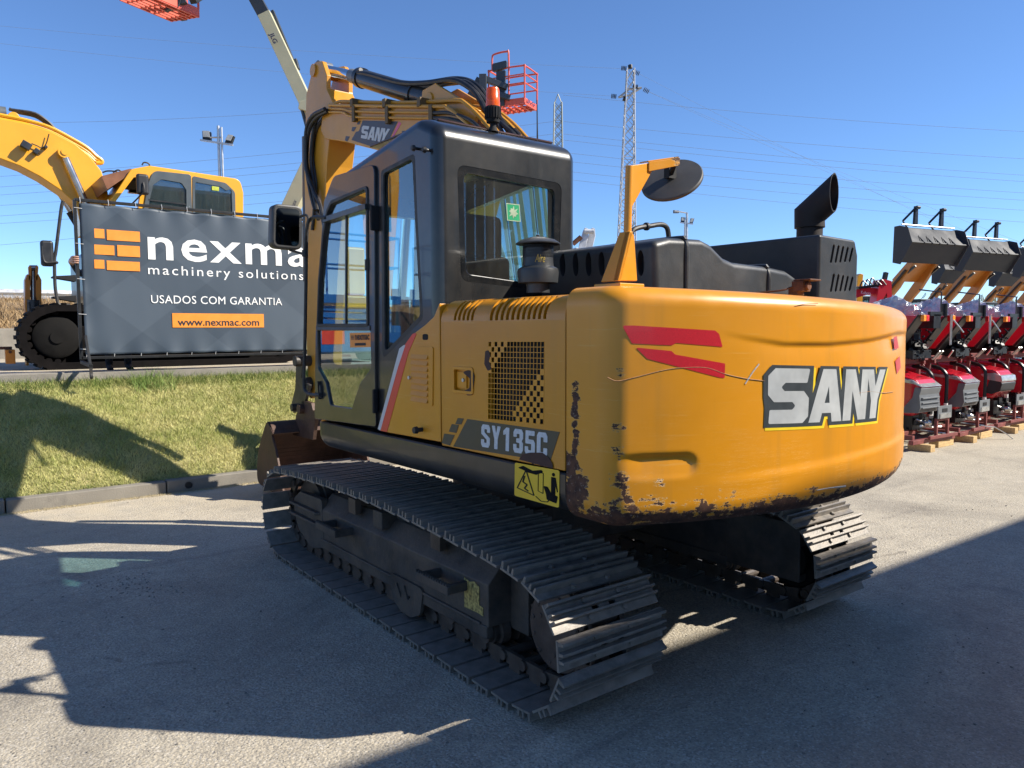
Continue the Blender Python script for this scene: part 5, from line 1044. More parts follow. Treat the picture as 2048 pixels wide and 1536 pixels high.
q = MB(); c = wpl(127, 307, 1, YB2); q.cyl(c+np.array((0, -.12, 0)), c+np.array((0, .02, 0)), .085, n=22); q.cyl(c+np.array((0, -.135, 0)), c+np.array((0, -.11, 0)), .045, n=18); attach(q.build('boom_pin', yel2, None), B2)
for (P, nm, yy) in (((130, 312), (166, 392), YB2-.08), ((112, 372), (149, 440), YB2+.45)):
    pass
q = MB(); a, b = wpl(131, 316, 1, YB2-.09), wpl(182, 430, 1, YB2-.09); q.tube([a, b], .052, 16); bc_ = attach(q.build('boom_cylinder', M_('brushed rod', (.42, .40, .38), .22, .9), None), B2)
q = MB(); a, b = wpl(114, 376, 1, YB2+.55), wpl(144, 425, 1, YB2+.55); q.tube([a, b], .05, 14); attach(q.build('boom_cylinder', M_('brushed rod', (.42, .40, .38), .22, .9), None), B2); q = MB(); q.tube([b-(b-a)*.05, b+(b-a)*.9], .08, 14); attach(q.build('cylinder_barrel', 'black', None), B2)
q = MB()
for off, r in ((0, .03), (7, .018), (12, .018)): q.tube(smooth_path([wpl(x, y-6+off, 1, YB2+.04) for x, y in top2[2:7]]+[wpl(x, y, 1, YB2+.04) for x, y in ((176, 297+off), (192, 312+off), (203, 320), (203, 326), (192, 326))], 4), r, 7)
attach(q.build('hydraulic_pipe', yel2, None), B2)
q = MB()
for k in range(3): q.tube(smooth_path([wpl(*p, 1, YB2+.2+.05*k) for p in ((18, 219-k), (35, 221+k*2), (70, 227+k*3), (95, 243+k*3), (112, 260+k*2))], 4), .022, 6)
q.tube(smooth_path([wpl(*p, 1, YB2-.05) for p in ((63, 287), (75, 292), (84, 296), (92, 288), (98, 268))], 4), .008, 5); attach(q.build('hydraulic_hose', 'hose', None), B2)
q = MB(); q.prof('y', P2([(12, 240), (17, 224), (30, 223), (68, 248)], YB2), YB2+.1, YB2+.4); c = wpl(27, 235, 1, YB2+.1); q.cyl(c, c-np.array((0, .06, 0)), .07, n=18); attach(q.build('cylinder_bracket', yel2, None, bev=.01), B2); q = MB(); a, b = wpl(12, 228, 1, YB2+.2), wpl(-120, 214, 1, YB2+.2); q.tube([a, b], .1, 18); attach(q.build('stick_cylinder', M_('grey cylinder', (.12, .13, .13), .4, .3), None), B2)
q = MB(); c = wpl(52, 291, 1, YB2-.10); q.box(c, (.13, .10, .10), np.array(Matrix.Rotation(.5, 3, 'Y'))); q.box(c+np.array((.13, .05, -.06)), (.07, .1, .08), np.array(Matrix.Rotation(.6, 3, 'Y'))); q.cyl(c+np.array((.25, .1, .02)), c+np.array((.25, .0, .02)), .025, n=10); attach(q.build('work_light', 'dark', None, bev=.015), B2)
q = MB(); q.prof('y', [(-7.3, 5.3), (-6.9, 5.35), (-6.6, 4.6), (-6.7, 3.2), (-6.85, 2.0), (-7.05, 2.0), (-7.2, 3.6), (-7.3, 4.6)], YB2+.1, YB2+.4); SK2 = attach(q.build('stick', yel2, None, bev=.02), E2)
q = MB(); q.prof('y', rpoly([(-7.1, 2.1), (-6.8, 2.1), (-6.5, 1.7), (-6.7, 1.25), (-7.5, 1.22), (-7.7, 1.6), (-7.4, 2.05)], .1, 4), YB2-.3, YB2+.8); attach(q.build('bucket', 'bucket', None, bev=.02), E2)
# the rest of its body hidden by the banner, and its front track and hand rail
q = MB(); q.bb((-1.1, 8.25, 2.1), (2.9, 10.75, 2.35)); q.bb((.85, 8.3, 2.35), (2.9, 10.7, 3.2)); attach(q.build('house', yel2, None, bev=.05), E2)
q = MB(); q.bb((-1.45, 8.55, 2.15), (-1.05, 10.3, 2.95)); attach(q.build('front_guard', 'dark', None, bev=.12, seg=3), E2)
gz = WZ-.06; c = wpl(113, 688, 1, Y2); T2M = M_('black track', (.007, .006, .006), .95, 0, .4, 10, spec=.1)
for yy in (Y2+.02, Y2+1.9):
    q = MB(); r = .46; cx_ = c[0]+.02; cx_ += .95 if yy > Y2+1 else 0; P = [(cx_+r*math.cos(a), gz+r+r*math.sin(a)) for a in np.linspace(math.pi/2, math.pi*1.5, 15)]+[(cx_+3.2+r*math.cos(a), gz+r+r*math.sin(a)) for a in np.linspace(-math.pi/2, math.pi/2, 15)]
    ins_ = [(cx_+1.6+(p[0]-cx_-1.6)*(1-.10/1.6) if False else (p[0]+(.09 if p[0] < cx_ else (-.09 if p[0] > cx_+3.2 else 0))), gz+r+(p[1]-gz-r)*.80) for p in P]
    q.merge(plate([P, ins_], .55), lambda p: (p[0], yy+.275+p[2], p[1]))
    for a in np.linspace(math.pi*.5, math.pi*1.5, 13): q.box((cx_+(r+.012)*math.cos(a), yy+.275, gz+r+(r+.012)*math.sin(a)), (.03, .56, .06), np.array(Matrix.Rotation(-a, 3, 'Y')))
    for i in range(16): q.box((cx_+.2*i+.1, yy+.275, gz+2*r+.012), (.06, .56, .03))
    for a in np.linspace(math.pi*.5, math.pi*1.5, 11): q.cyl((cx_+(r-.11)*math.cos(a), yy+.1, gz+r+(r-.11)*math.sin(a)), (cx_+(r-.11)*math.cos(a), yy+.45, gz+r+(r-.11)*math.sin(a)), .045, n=8)
    T2 = attach(q.build('crawler_track', T2M, None, bev=.006), E2)
    q = MB(); q.lathe([(.10, -.02), (.26, .0), (.30, .03), (.30, .40), (.1, .42)], (cx_, yy+.06, gz+r), (0, 1, 0), 30); q.cyl((cx_, yy+.05, gz+r), (cx_, yy+.02, gz+r), .09, n=16); attach(q.build('idler', M_('grey black idler', (.009, .0085, .008), .9, 0, .4, 9, spec=.15), None), T2); q = MB(); q.prof('y', [(p[0], p[1]) for p in ins_], yy+.3, yy+.34); attach(q.build('void_fill', T2M, None), T2)  # dark sheet added to blacken the void inside the track loop
    q = MB(); q.bb((cx_+.3, yy+.12, gz+.22), (cx_+2.9, yy+.45, gz+.62)); attach(q.build('track_frame', T2M, None, bev=.02), T2)
q = MB(); q.tube(smooth_path([wpl(*p, 1, 8.35) for p in ((126, 402), (122, 420), (112, 500), (109, 520), (110, 570), (114, 597), (119, 609), (140, 610))], 4), .022, 8); a = wpl(110, 525, 1, 8.35); q.lathe([(.03, -.02), (.045, 0), (.03, .02)], a, (0, 0, 1), 10); HR = attach(q.build('hand_rail', 'rubber', None), E2)
q = MB(); a = wpl(94, 507, 1, 8.35); q.box(a, (.16, .10, .36)); attach(q.build('rear_view_mirror', 'mirror', None, bev=.04, seg=3), HR); q = MB(); q.tube(smooth_path([wpl(*p, 1, 8.3) for p in ((84, 492), (85, 510), (90, 524), (104, 525), (112, 524))], 4), .014, 6); attach(q.build('mirror_arm', 'rubber', None), HR)
q = MB(); 
for z in (552, 593): 
    a, b = wpl(106, z, 1, 8.4), wpl(152, z-2, 1, 8.4); q.prism([a, b, b-np.array((0, 0, .09)), a-np.array((0, 0, .02))], (0, .25, 0))
[attach(k, E2) for k in split(q.build('step_plate', 'black', None))]
# ---- backhoe arm standing upright beside it
BA = empty('backhoe_arm', tuple(wpl(66, 733, 1, 10.2)), 'upright folded orange backhoe arm left of the crawler track', 'backhoe arm')
orng = M_('machine orange', (.62, .22, .02), .4, 0, .12, 4)
q = MB(); YA = 10.2
q.merge(pxplane([[(50, 560), (55, 548), (61, 552), (60, 600), (58, 640), (58, 733), (53, 733), (52, 640), (50, 610)]], YA, .25)).merge(pxplane([[(72, 552), (77, 548), (83, 560), (83, 606), (80, 650), (79, 700), (76, 700), (76, 610), (72, 590)]], YA, .25)).merge(pxplane([[(57, 534), (60, 530), (63, 534), (62, 560), (58, 560)]], YA, .1)).merge(pxplane([[(71, 534), (74, 530), (77, 534), (75, 560), (71, 560)]], YA, .1)).merge(pxplane([[(57, 580), (76, 580), (76, 600), (70, 592), (63, 592), (57, 600)]], YA+.1, .1))
attach(q.build('arm_plate', orng, None, bev=.004), BA)
q = MB(); a, b = wpl(66, 540, 1, YA+.1), wpl(67, 600, 1, YA+.1); q.tube([a, b], .04, 12); q.cyl(wpl(59, 536, 1, YA+.05), wpl(75, 536, 1, YA+.05), .045, n=14); attach(q.build('ram', M_('grey ram', (.35, .33, .32), .25, .8), None), BA)
q = MB(); a, b = wpl(67, 600, 1, YA), wpl(68, 700, 1, YA); q.tube([a, b], .09, 14)
for P in ([(58, 604), (61, 625), (64, 660), (64, 690)], [(75, 600), (76, 630), (73, 650)], [(62, 610), (68, 604), (72, 614), (67, 624)]): q.tube(smooth_path([wpl(*p, 1, YA-.06) for p in P], 4), .018, 6)
attach(q.build('hose_bundle', 'hose', None), BA)
OB = empty('attachment_bracket', tuple(wpl(21, 730, 1, 8.6)), 'small orange bracket with a pin standing at the left edge of the upper yard', 'bracket')
q = MB(); a, b = wpl(12, 728, 1, 8.6), wpl(30, 699, 1, 8.6); q.bb((a[0], 8.6, a[2]), (b[0], 8.75, b[2])); attach(q.build('bracket_plate', orng, None, bev=.006), OB); q = MB(); c = wpl(20, 704, 1, 8.6); q.cyl(c, c-np.array((0, .02, 0)), .02, n=12); q.bb((a[0]-.06, 8.65, b[2]-.0), (b[0]-.03, 8.8, b[2]+.04)); attach(q.build('pin', 'rust', None), OB)
# ---- bank, retaining wall and guard rail behind
YW = 14.0; a = wpl(0, 657, 1, YW); zt3 = a[2]
q = MB(); q.bb((-30, YW, WZ-.3), (XE+4, YW+.3, zt3)); tag(q.build('retaining_wall', 'conc', bev=.02), 'tall stained concrete wall below the dry brown slope', 'wall')
zt4 = wpl(60, 598, 1, 22)[2]
def dry(u, v): x = -32+u*(34+XE+6); return (x, YW+.25+v*8, zt3-.03+(zt4-zt3)*v+.12*math.sin(x*1.3+v*5)*math.sin(v*3.1))
q = MB(); q.grid(dry, 120, 16); mm = Mt('dry brown slope'); n = mm.noise(2, 7, .7); n2 = mm.noise(14, 5, .7); mm.col(mm.mix(mm.ramp(n2, .35, .65), mm.mix(mm.ramp(n, .35, .65), (.14, .075, .035), (.28, .17, .08)), (.40, .29, .15))); mm.set(.95); mm.bump(mm.noise(25, 5), 1., .08); tag(q.build('dry_slope', mm.m, smooth=60), kind='structure')
tag(blades(24000, (-16, 3.5), (YW+.3, YW+8.2), lambda x, y: zt3-.03+(zt4-zt3)*(y-YW-.25)/8, .08, .28, .012, 'dry_grass', grass_mat('dry slope straw', (.20, .115, .05), (.44, .32, .17)), 1.4), kind='stuff')
GRl = empty('guard_rail', (wpl(0, 590, 1, 22.4)[0], 22.4, zt4), 'galvanised road guard rail along the top of the dry slope', 'guard rail')
q = MB(); z0 = wpl(60, 590, 1, 22.4)[2]; q.prof('x', [(22.4, z0-.16), (22.36, z0-.1), (22.42, z0-.02), (22.36, z0+.06), (22.4, z0+.16), (22.44, z0+.16), (22.40, z0+.06), (22.46, z0-.02), (22.40, z0-.1), (22.44, z0-.16)], -32, 8); attach(q.build('rail', 'steel', None, smooth=0), GRl)
q = MB()
for x in np.arange(-31, 8, 2.0): q.bb((x, 22.46, zt4-.3), (x+.1, 22.56, z0+.12))
attach(q.build('rail_post', 'steel', None), GRl); 
q = MB(); q.add([(-80, 22, zt4-.05), (20, 22, zt4-.05), (20, 60, zt4-.05), (-80, 60, zt4-.05)], [(0, 1, 2, 3)]); tag(q.build('road', 'asphalt', smooth=0), kind='structure')

# ---- blue scissor lift just left of the view, mirrored in the cab glass
blue = M_('scissor lift blue', (.012, .13, .42), .4, 0, .1, 4)
for i, (x, y, lab) in enumerate(((-5.0, 7.6, 'blue scissor lift parked on the upper yard left of the banner'), (-7.9, 8.0, 'second blue scissor lift standing further left on the upper yard'))):
    if i == 0:
        SL = empty('scissor_lift', (x, y, WZ-.06), lab, 'scissor lift', 'blue scissor lifts'); q = MB(); q.bb((-.95, -.4, .18), (.95, .4, .62)); q.build('chassis', blue, SL, bev=.03); q = MB(); q.bb((-.95, -.4, .98), (.95, .4, 1.12)); q.build('platform', blue, SL, bev=.01)
        q = MB()
        for k in range(3): q.beam((-.8, -.3, .64+k*.11), (.8, -.3, .70+k*.11), .04, .08); q.beam((.8, -.26, .64+k*.11), (-.8, -.26, .70+k*.11), .04, .08)
        q.build('scissor_arm', blue, SL); q = MB()
        for a, b in (((-.93, -.38), (.93, -.38)), ((.93, -.38), (.93, .38)), ((.93, .38), (-.93, .38)), ((-.93, .38), (-.93, -.38))):
            for z in (1.6, 2.1): q.tube([(*a, z), (*b, z)], .02, 6)
            q.tube([(*a, 1.1), (*a, 2.1)], .02, 6); q.tube([((a[0]+b[0])/2, (a[1]+b[1])/2, 1.1), ((a[0]+b[0])/2, (a[1]+b[1])/2, 2.1)], .02, 6)
        q.build('guard_rail', blue, SL)
        for sx in (-.7, .7):
            for sy in (-.36, .36): q = MB(); q.cyl((sx, sy-.05, .17), (sx, sy+.05, .17), .17, n=18); q.build('wheel', 'rubber', SL)
        q = MB(); q.bb((.1, -.406, .32), (.5, -.402, .55)); q.build('warning_panel', 'stripe', SL); q = MB(); q.bb((-.6, -.406, .36), (.0, -.402, .5)); q.build('dealer_panel', 'orange', SL)
    else: c = copy_tree(SL); c.location = (x, y, WZ-.06); c['label'] = lab
# ================================================================== far: lifts, poles, pylons, wires
cream = M_('cream lift paint', (.47, .445, .285), .45, 0, .08, 1.5); lred = M_('lift basket red', (.66, .10, .055), .4, 0, .08, 3); ldark = M_('dark grey jib', (.035, .042, .05), .45, 0, .15, 3); navy = M_('navy lettering', (.01, .015, .06), .5)
RGT = np.array((CR[0], CR[1], 0)); RGT /= np.linalg.norm(RGT); FWD = np.array((-RGT[1], RGT[0], 0)); UPV = np.array((0, 0, 1.))
def lift_base(px, D, name_label, rz=0):
    p = dep(px, 700, D); E_ = empty('boom_lift', (p[0], p[1], 0), name_label, 'boom lift', 'cream boom lifts with red baskets beyond the yard')
    q = MB(); q.box((p[0], p[1], .75), (2.2, 3.2, .5)); q.box((p[0]+.3, p[1]+.9, 1.3), (1.6, 1.2, .7)); attach(q.build('chassis', cream, None, bev=.05), E_)
    for s in (-1, 1):
        for t in (-1, 1): q = MB(); q.lathe([(.3, -.17), (.5, -.17), (.5, .17), (.3, .17)], (p[0]+s*1.1, p[1]+t*1.1, .5), (1, 0, 0), 22); attach(q.build('wheel', 'rubber', None), E_)
    return E_, p
# lift with the boom across the upper left
DL = 16.0
L1, pb1 = lift_base(430, DL, 'tall cream boom lift whose long boom and dark jib cross the upper left sky')
kn = dep(648, 285, DL); t0 = dep(618, 218, DL); t1 = dep(531, 32, DL)
q = MB(); q.beam(dep(630, 243, DL), dep(530, 30, DL), .27, .24, tuple(FWD)); UB = attach(q.build('upper_boom', cream, None, bev=.01), L1)
q = MB(); q.merge(pxplane([[(0, 0), (1, 0), (1, 1)]], 5, .01)) if False else None
q = MB(); A = [dep(*p, DL-.2) for p in ((596, 217), (612, 222), (630, 245), (640, 215), (622, 196), (598, 203))]; q.prism(A, tuple(FWD*.4)); attach(q.build('knuckle', cream, None, bev=.01), L1)
tq = quadmap(*[dep(*p, DL-.235) for p in ((534, 66), (547, 86), (555, 84), (541, 65))]); tx = text('JLG', .001, .03, 1, .1); fit(tx, 0, 0, 1, 1); 
tq2 = quadmap(dep(535, 69, DL-.215), dep(545, 90, DL-.215), dep(556, 84, DL-.215), dep(546, 63, DL-.215)); tx.map(tq2); attach(tx.build('lettering', navy, None, smooth=0), UB)
q = MB(); q.beam(dep(532, 36, DL), dep(496, -30, DL), .26, .2, tuple(FWD)); q.beam(dep(545, 22, DL+.1), dep(590, 132, DL+.1), .07, .1, tuple(FWD)); q.beam(dep(588, 120, DL+.1), dep(593, 140, DL+.1), .14, .12, tuple(FWD)); attach(q.build('jib', ldark, None, bev=.01), L1)
q = MB(); q.tube(smooth_path([dep(*p, DL) for p in ((514, -12), (526, 5), (529, 20), (541, 32))], 4), .025, 6); q.tube(smooth_path([dep(*p, DL) for p in ((505, -12), (520, 0), (527, 18))], 4), .02, 6); q.beam(dep(496, -30, DL), dep(420, -22, DL-1), .2, .2); q.beam(dep(420, -22, DL-1), dep(385, 0, DL-1.5), .14, .14); attach(q.build('jib_hose', 'hose', None), L1)
q = MB(); q.beam(dep(655, 262, DL), dep(556, 470, DL), .33, .28, tuple(FWD)); q.beam(dep(556, 470, DL), pb1+np.array((0, 0, 1.0-pb1[2])), .4, .3, tuple(FWD)); LB = attach(q.build('lower_boom', cream, None, bev=.01), L1)
q = MB(); q.tube([dep(604, 218, DL-.1), dep(616, 262, DL-.1)], .04, 8); attach(q.build('level_ram', ldark, None), L1)
tx = text('UER', .001, .02); fit(tx, 0, 0, 1, 1); tx.map(quadmap(*[dep(*p, DL-.26) for p in ((583, 413), (589, 399), (594, 401), (588, 416))])); attach(tx.build('lettering', navy, None, smooth=0), LB)
def basket(E_, c, fl, fr_, depth_v, h=1.1, floor=.16, step=True, hang=False):   # c: near left floor corner, fl: along the front, depth_v: away
    q = MB(); a = np.array(c, float); u = np.array(fl, float); v = np.array(depth_v, float); z = UPV
    for p0, p1 in ((a, a+u), (a+u, a+u+v), (a+u+v, a+v), (a+v, a)): q.prism([p0, p1, p1+z*floor, p0+z*floor], tuple(np.cross((p1-p0)/np.linalg.norm(p1-p0), z)*-.03))
    for i in range(7): t = i/6; q.beam(a+u*t, a+u*t+v, .04, .04)
    for i in range(4): t = (i+.5)/4; q.beam(a+v*t, a+u+v*t, .03, .03)
    FL = attach(q.build('basket_floor', lred, None), E_)
    q = MB(); P = [a, a+u, a+u+v, a+v]
    for i in range(4):
        p0, p1 = P[i], P[(i+1) % 4]; d = (p1-p0)
        q.tube(smooth_path([p0+z*floor, p0+z*(h*.92), p0+d*.06+z*h, p1-d*.06+z*h, p1+z*(h*.92), p1+z*floor], 3), .024, 7); q.tube([p0+z*h*.55, p1+z*h*.55], .02, 6); q.tube([p0+z*h*.78, p1+z*h*.78], .018, 6)
    q.tube(smooth_path([a+u*.1+z*h, a+u*.1+z*(h+.32), a+u*.16+z*(h+.42), a+u*.5+z*(h+.44), a+u*.56+z*(h+.34), a+u*.56+z*h*.2], 4), .026, 7)
    attach(q.build('basket_rail', lred, None), E_)
    q = MB(); q.prism([a+u*.12-v*.06+z*.95, a+u*.50-v*.06+z*1.0, a+u*.50-v*.06+z*1.2, a+u*.12-v*.06+z*1.17], tuple(v*.16)); q.prism([a+u*.22-v*.08, a+u*.45-v*.08, a+u*.47-v*.05+z*.95, a+u*.22-v*.05+z*.95], tuple(v*.14)); attach(q.build('control_panel', ldark, None, bev=.02), E_)
    return FL
c0 = dep(372, 40, DL-1.2); B1u = -RGT*1.15-FWD*.35*0; 
fl1 = basket(L1, dep(345, 42, DL-.4), RGT*.62-FWD*.2, None, (-RGT*.55-FWD*1.03)*1.0, h=1.1)
q = MB(); q.beam(dep(300, -14, DL-1.), dep(362, 10, DL-1.), .16, .16); q.beam(dep(330, 20, DL-1.), dep(372, 2, DL-1.), .1, .08); attach(q.build('basket_mount', ldark, None), L1)
# lift whose basket stands above the cab
D3 = 21.0
L3, pb3 = lift_base(1120, D3+1, 'cream boom lift with a red railed basket above the amber beacon')
bl3 = basket(L3, dep(978, 216, D3), RGT*.98-FWD*.44+UPV*.0, None, RGT*.36+FWD*.7, h=1.0)
tx = text('JLG', .001, .03); fit(tx, 0, 0, 1, 1); cc3 = dep(1066, 196, D3-.4)
q = MB(); q.beam(dep(1020, 196, D3-.3), dep(962, 178, D3-.4), .14, .14); q.beam(dep(1015, 175, D3-.3), dep(962, 155, D3-.4), .15, .15); q.beam(dep(966, 150, D3-.4), dep(966, 182, D3-.4), .2, .2); q.beam(dep(962, 160, D3-.3), dep(915, 245, D3-.2), .24, .24); attach(q.build('jib', ldark, None, bev=.01), L3)
a3 = np.array(dep(978, 216, D3))+RGT*.98-FWD*.44; v3 = RGT*.36+FWD*.7; nn = np.cross(v3/np.linalg.norm(v3), UPV)*.035
tx.map(quadmap(a3+v3*.1+UPV*.03+nn, a3+v3*.75+UPV*.03+nn, a3+v3*.75+UPV*.14+nn, a3+v3*.1+UPV*.14+nn)); attach(tx.build('lettering', navy, None, smooth=0), bl3)
q = MB(); q.beam(dep(915, 250, D3), dep(1046, 640, D3), .2, .3, tuple(FWD)); attach(q.build('upper_boom', cream, None, bev=.01), L3)
cream2_ = M_('shadowed olive cream', (.34, .32, .21), .5, 0, .08, 1.5)  # darker cream with shade painted in, for alternate booms
# folded lifts standing behind, seen through the rear window
for i, (xt, xb, yt, D, lab) in enumerate(((1012, 1046, 372, 22.5, 'cream folded boom lift nearest the seat in the rear window view'), (1070, 1098, 352, 24, 'cream folded boom lift at the right edge of the rear window view'))):
    E_, pb = lift_base(xb+6, D, lab)
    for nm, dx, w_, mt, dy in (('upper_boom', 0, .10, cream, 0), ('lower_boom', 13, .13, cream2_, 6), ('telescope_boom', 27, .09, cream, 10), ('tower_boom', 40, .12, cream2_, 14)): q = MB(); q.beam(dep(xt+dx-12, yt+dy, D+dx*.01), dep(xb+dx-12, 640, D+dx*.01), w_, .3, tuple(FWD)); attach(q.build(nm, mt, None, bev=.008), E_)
    q = MB(); q.beam(dep(xt-5, yt+20, D-.1), dep(xb-5, 640, D-.1), .035, .05, tuple(FWD)); q.build; attach(q.build('ram', M_('dusty ram', (.10, .10, .09), .5), None), E_)
    q = MB(); q.box(dep(xt+6, yt+2, D), (.4, .4, .2)); attach(q.build('knuckle', cream, None, bev=.03), E_)
# grey arm end beyond the bonnet
GA = empty('loader_arm', tuple(dep(1150, 640, 15)*np.array((1, 1, 0))), 'pale grey machine arm end with a pin rising beside the cab', 'machine arm')
q = MB(); D = 15.
for o in (0, 14): q.prism([dep(px+o, py, D+.01*o) for px, py in ((1166, 462), (1170, 455), (1176, 457), (1177, 472), (1170, 500), (1156, 510), (1158, 490))], tuple(FWD*.06))
q.cyl(dep(1168, 463, D), dep(1188, 463, D), .05, n=14); q.beam(dep(1160, 500, D), dep(1130, 640, D), .3, .3); attach(q.build('arm', M_('pale grey paint', (.52, .53, .54), .4), None, bev=.01), GA); q = MB(); q.tube([dep(1146, 488, D), dep(1162, 474, D)], .05, 10); attach(q.build('ram', 'rust', None), GA)
# ---- floodlight poles
def flood(q, c, n): 
    R = rot_between(n); q.box(c, (.34, .26, .06), R); return q
fl_lens = M_('lamp glass', (.45, .46, .44), .2); fl_blk = M_('lamp housing', (.012, .012, .013), .5)
DP = 18.; PA = empty('light_pole', tuple(dep(437, 640, DP)*np.array((1, 1, 0))+np.array((0, 0, WZ-.06))), 'twin silver pole with two floodlights rising behind the orange yellow cab', 'floodlight pole')
q = MB(); b0 = dep(436.5, 262, DP); q.cyl((b0[0], b0[1], WZ-.1), b0+UPV*.12, .034, n=12); b1 = dep(443.5, 276, DP); q.cyl((b1[0], b1[1], WZ-.1), b1+UPV*.25, .026, n=12); q.beam(dep(401, 280, DP), dep(466, 290, DP), .05, .04); q.tube([dep(420, 275, DP), dep(444, 275, DP)], .02, 6); attach(q.build('pole', 'steel', None), PA)
def lamp(P, E_, D, up_):
    q = MB(); q.prism([dep(*p, D) for p in P], tuple(FWD*.1)); h = attach(q.build('floodlight', fl_blk, None, bev=.006), E_)
    c = np.mean([dep(*p, D) for p in P], 0); q = MB(); q.prism([c+(dep(*p, D)-c)*np.array((.82, .82, .7))-FWD*.012+UPV*.035*up_ for p in P], tuple(FWD*.02)); attach(q.build('lens', fl_lens, None), h)
lamp([(405, 280), (421, 281), (420, 263), (404, 262)], PA, DP, 1.2); lamp([(449, 285), (462, 288), (468, 272), (456, 270)], PA, DP, 1.2)
DQ = 32.; PB = empty('light_pole', tuple(dep(1372, 640, DQ)*np.array((1, 1, 0))), 'slim grey pole with three lamps beyond the black bonnet', 'floodlight pole')
q = MB(); b0 = dep(1374, 425, DQ); q.cyl((b0[0], b0[1], 0), b0, .05, n=10); b0 = dep(1370, 440, DQ); q.cyl((b0[0], b0[1], 0), b0, .04, n=10); q.tube([dep(1374, 426, DQ), dep(1350, 422, DQ)], .03, 6); q.beam(dep(1360, 445, DQ), dep(1386, 448, DQ), .05, .05); attach(q.build('pole', 'steel', None), PB)
lamp([(1347, 426), (1358, 426), (1358, 421), (1347, 420)], PB, DQ, 0); lamp([(1362, 444), (1370, 445), (1371, 435), (1363, 434)], PB, DQ, 1); lamp([(1379, 448), (1385, 448), (1389, 437), (1382, 436)], PB, DQ, 1)
# ---- lattice pylons
def lattice(q, base, top, wb, wt, n, r, cham=1):
    base = np.array(base, float); top = np.array(top, float); cor = []
    for k in range(n+1):
        t = 1-(1-k/n)**1.0; c = base+(top-base)*t; w_ = (wb+(wt-wb)*t)/2; cor.append([c+RGT*w_*a+FWD*w_*b for a, b in ((-1, -1), (1, -1), (1, 1), (-1, 1))])
    for i in range(4): q.tube([cor[0][i], cor[-1][i]], r*1.5, 4)
    for k in range(n):
        for i in range(4):
            j = (i+1) % 4; q.tube([cor[k][i], cor[k+1][j]], r, 3, cap=False); q.tube([cor[k][j], cor[k+1][i]], r, 3, cap=False)
            if k % 6 == 0: q.tube([cor[k][i], cor[k][j]], r, 3, cap=False)
galv = M_('galvanised lattice', (.38, .38, .38), .5, .3, .1, 1); olive = M_('weathered lattice', (.30, .31, .26), .6, .2, .15, 1); ins = M_('dark insulator', (.02, .02, .022), .4)
DT = 46.; g0 = dep(1248, 640, DT); g0[2] = 0; t_ = dep(1261, 138, DT); wt = 14/FOC*DT; wb = 36/FOC*DT*1.25
PT = empty('power_pylon', tuple(g0), 'tall silver lattice pylon with one crossarm behind the round mirror post', 'pylon')
q = MB(); lattice(q, g0, t_, wb, wt, 26, .021); 
ca, cb, ct, cm = dep(1237, 195, DT), dep(1283, 175, DT), dep(1259, 178, DT), dep(1260, 190, DT)
for p in (ca, cb): q.tube([p, ct], .055, 4); q.tube([p, cm], .055, 4)
attach(q.build('lattice_tower', galv, None, smooth=0), PT)
q = MB()
def insul(P0, P1):
    a, b = np.array(P0), np.array(P1)
    for i in range(4): c = a+(b-a)*(i+.5)/4; q.lathe([(.02, -.03), (.14, -.02), (.14, .02), (.02, .03)], c, tuple(b-a), 8)
for u, v in (((1242, 136), (1253, 137)), ((1268, 143), (1279, 148)), ((1222, 192), (1233, 193)), ((1265, 173), (1276, 174)), ((1287, 178), (1298, 184)), ((1246, 197), (1252, 199)), ((1260, 130), (1261, 137))): insul(dep(*u, DT), dep(*v, DT))
attach(q.build('insulator', ins, None), PT)
DU = 120.; g1 = dep(1115, 640, DU); g1[2] = 0; t_ = dep(1116, 206, DU)
PU = empty('power_pylon', tuple(g1), 'distant olive grey lattice pylon right behind the cab roof aerial', 'pylon')
q = MB(); lattice(q, g1, t_, 24/FOC*DU*1.2, 15/FOC*DU, 26, .06); ap = dep(1116, 188, DU)
for dx in (-7, 7): q.tube([dep(1116+dx, 206, DU), ap], .07, 4)
attach(q.build('lattice_tower', olive, None, smooth=0), PU)
# ---- wires
wire_m = M_('overhead wire', (.17, .21, .28), .7)
WL = [(106, 245, 612, 222, 105), (0, 353, 1106, 243, 105), (0, 374, 1106, 268, 105), (0, 390, 1106, 280, 105), (0, 411, 1106, 305, 105), (0, 432, 1106, 320, 105), (0, 447, 1106, 342, 105), (0, 490, 1106, 360, 105),
      (1126, 190, 2300, 275, 110), (1128, 243, 2300, 330, 110), (1128, 268, 2300, 365, 110), (1128, 280, 2300, 378, 110), (1128, 305, 2300, 400, 110), (1128, 322, 2300, 414, 110), (1128, 342, 2300, 434, 110), (1128, 358, 2300, 460, 110),
      (-60, 46, 1240, 137, 52), (-60, 80, 1222, 192, 52), (1279, 148, 2300, 640, 60), (1298, 184, 2300, 610, 60), (1276, 174, 2300, 580, 60)]
for i, (x0, y0, x1, y1, D) in enumerate(WL):
    a, b = dep(x0, y0, D), dep(x1, y1, D); P = []
    for t in np.linspace(0, 1, 13): p = a+(b-a)*t; p[2] -= D*.012*4*t*(1-t)*(.5 if x1-x0 > 800 else .2); P.append(p)
    q = MB(); q.tube(P, .020*D/105 if D > 80 else .008, 4, cap=False); o = q.build('power_line', wire_m, smooth=0)
    side = 'left of the distant pylon' if i < 8 else ('right of the distant pylon' if i < 16 else 'on the silver pylon'); kth = ['topmost', 'second highest', 'third', 'fourth', 'fifth', 'sixth', 'seventh', 'lowest'][i % 8 if i < 16 else i-16]
    tag(o, f'thin dark overhead wire, {kth} of those {side}', 'power line', 'overhead power lines')
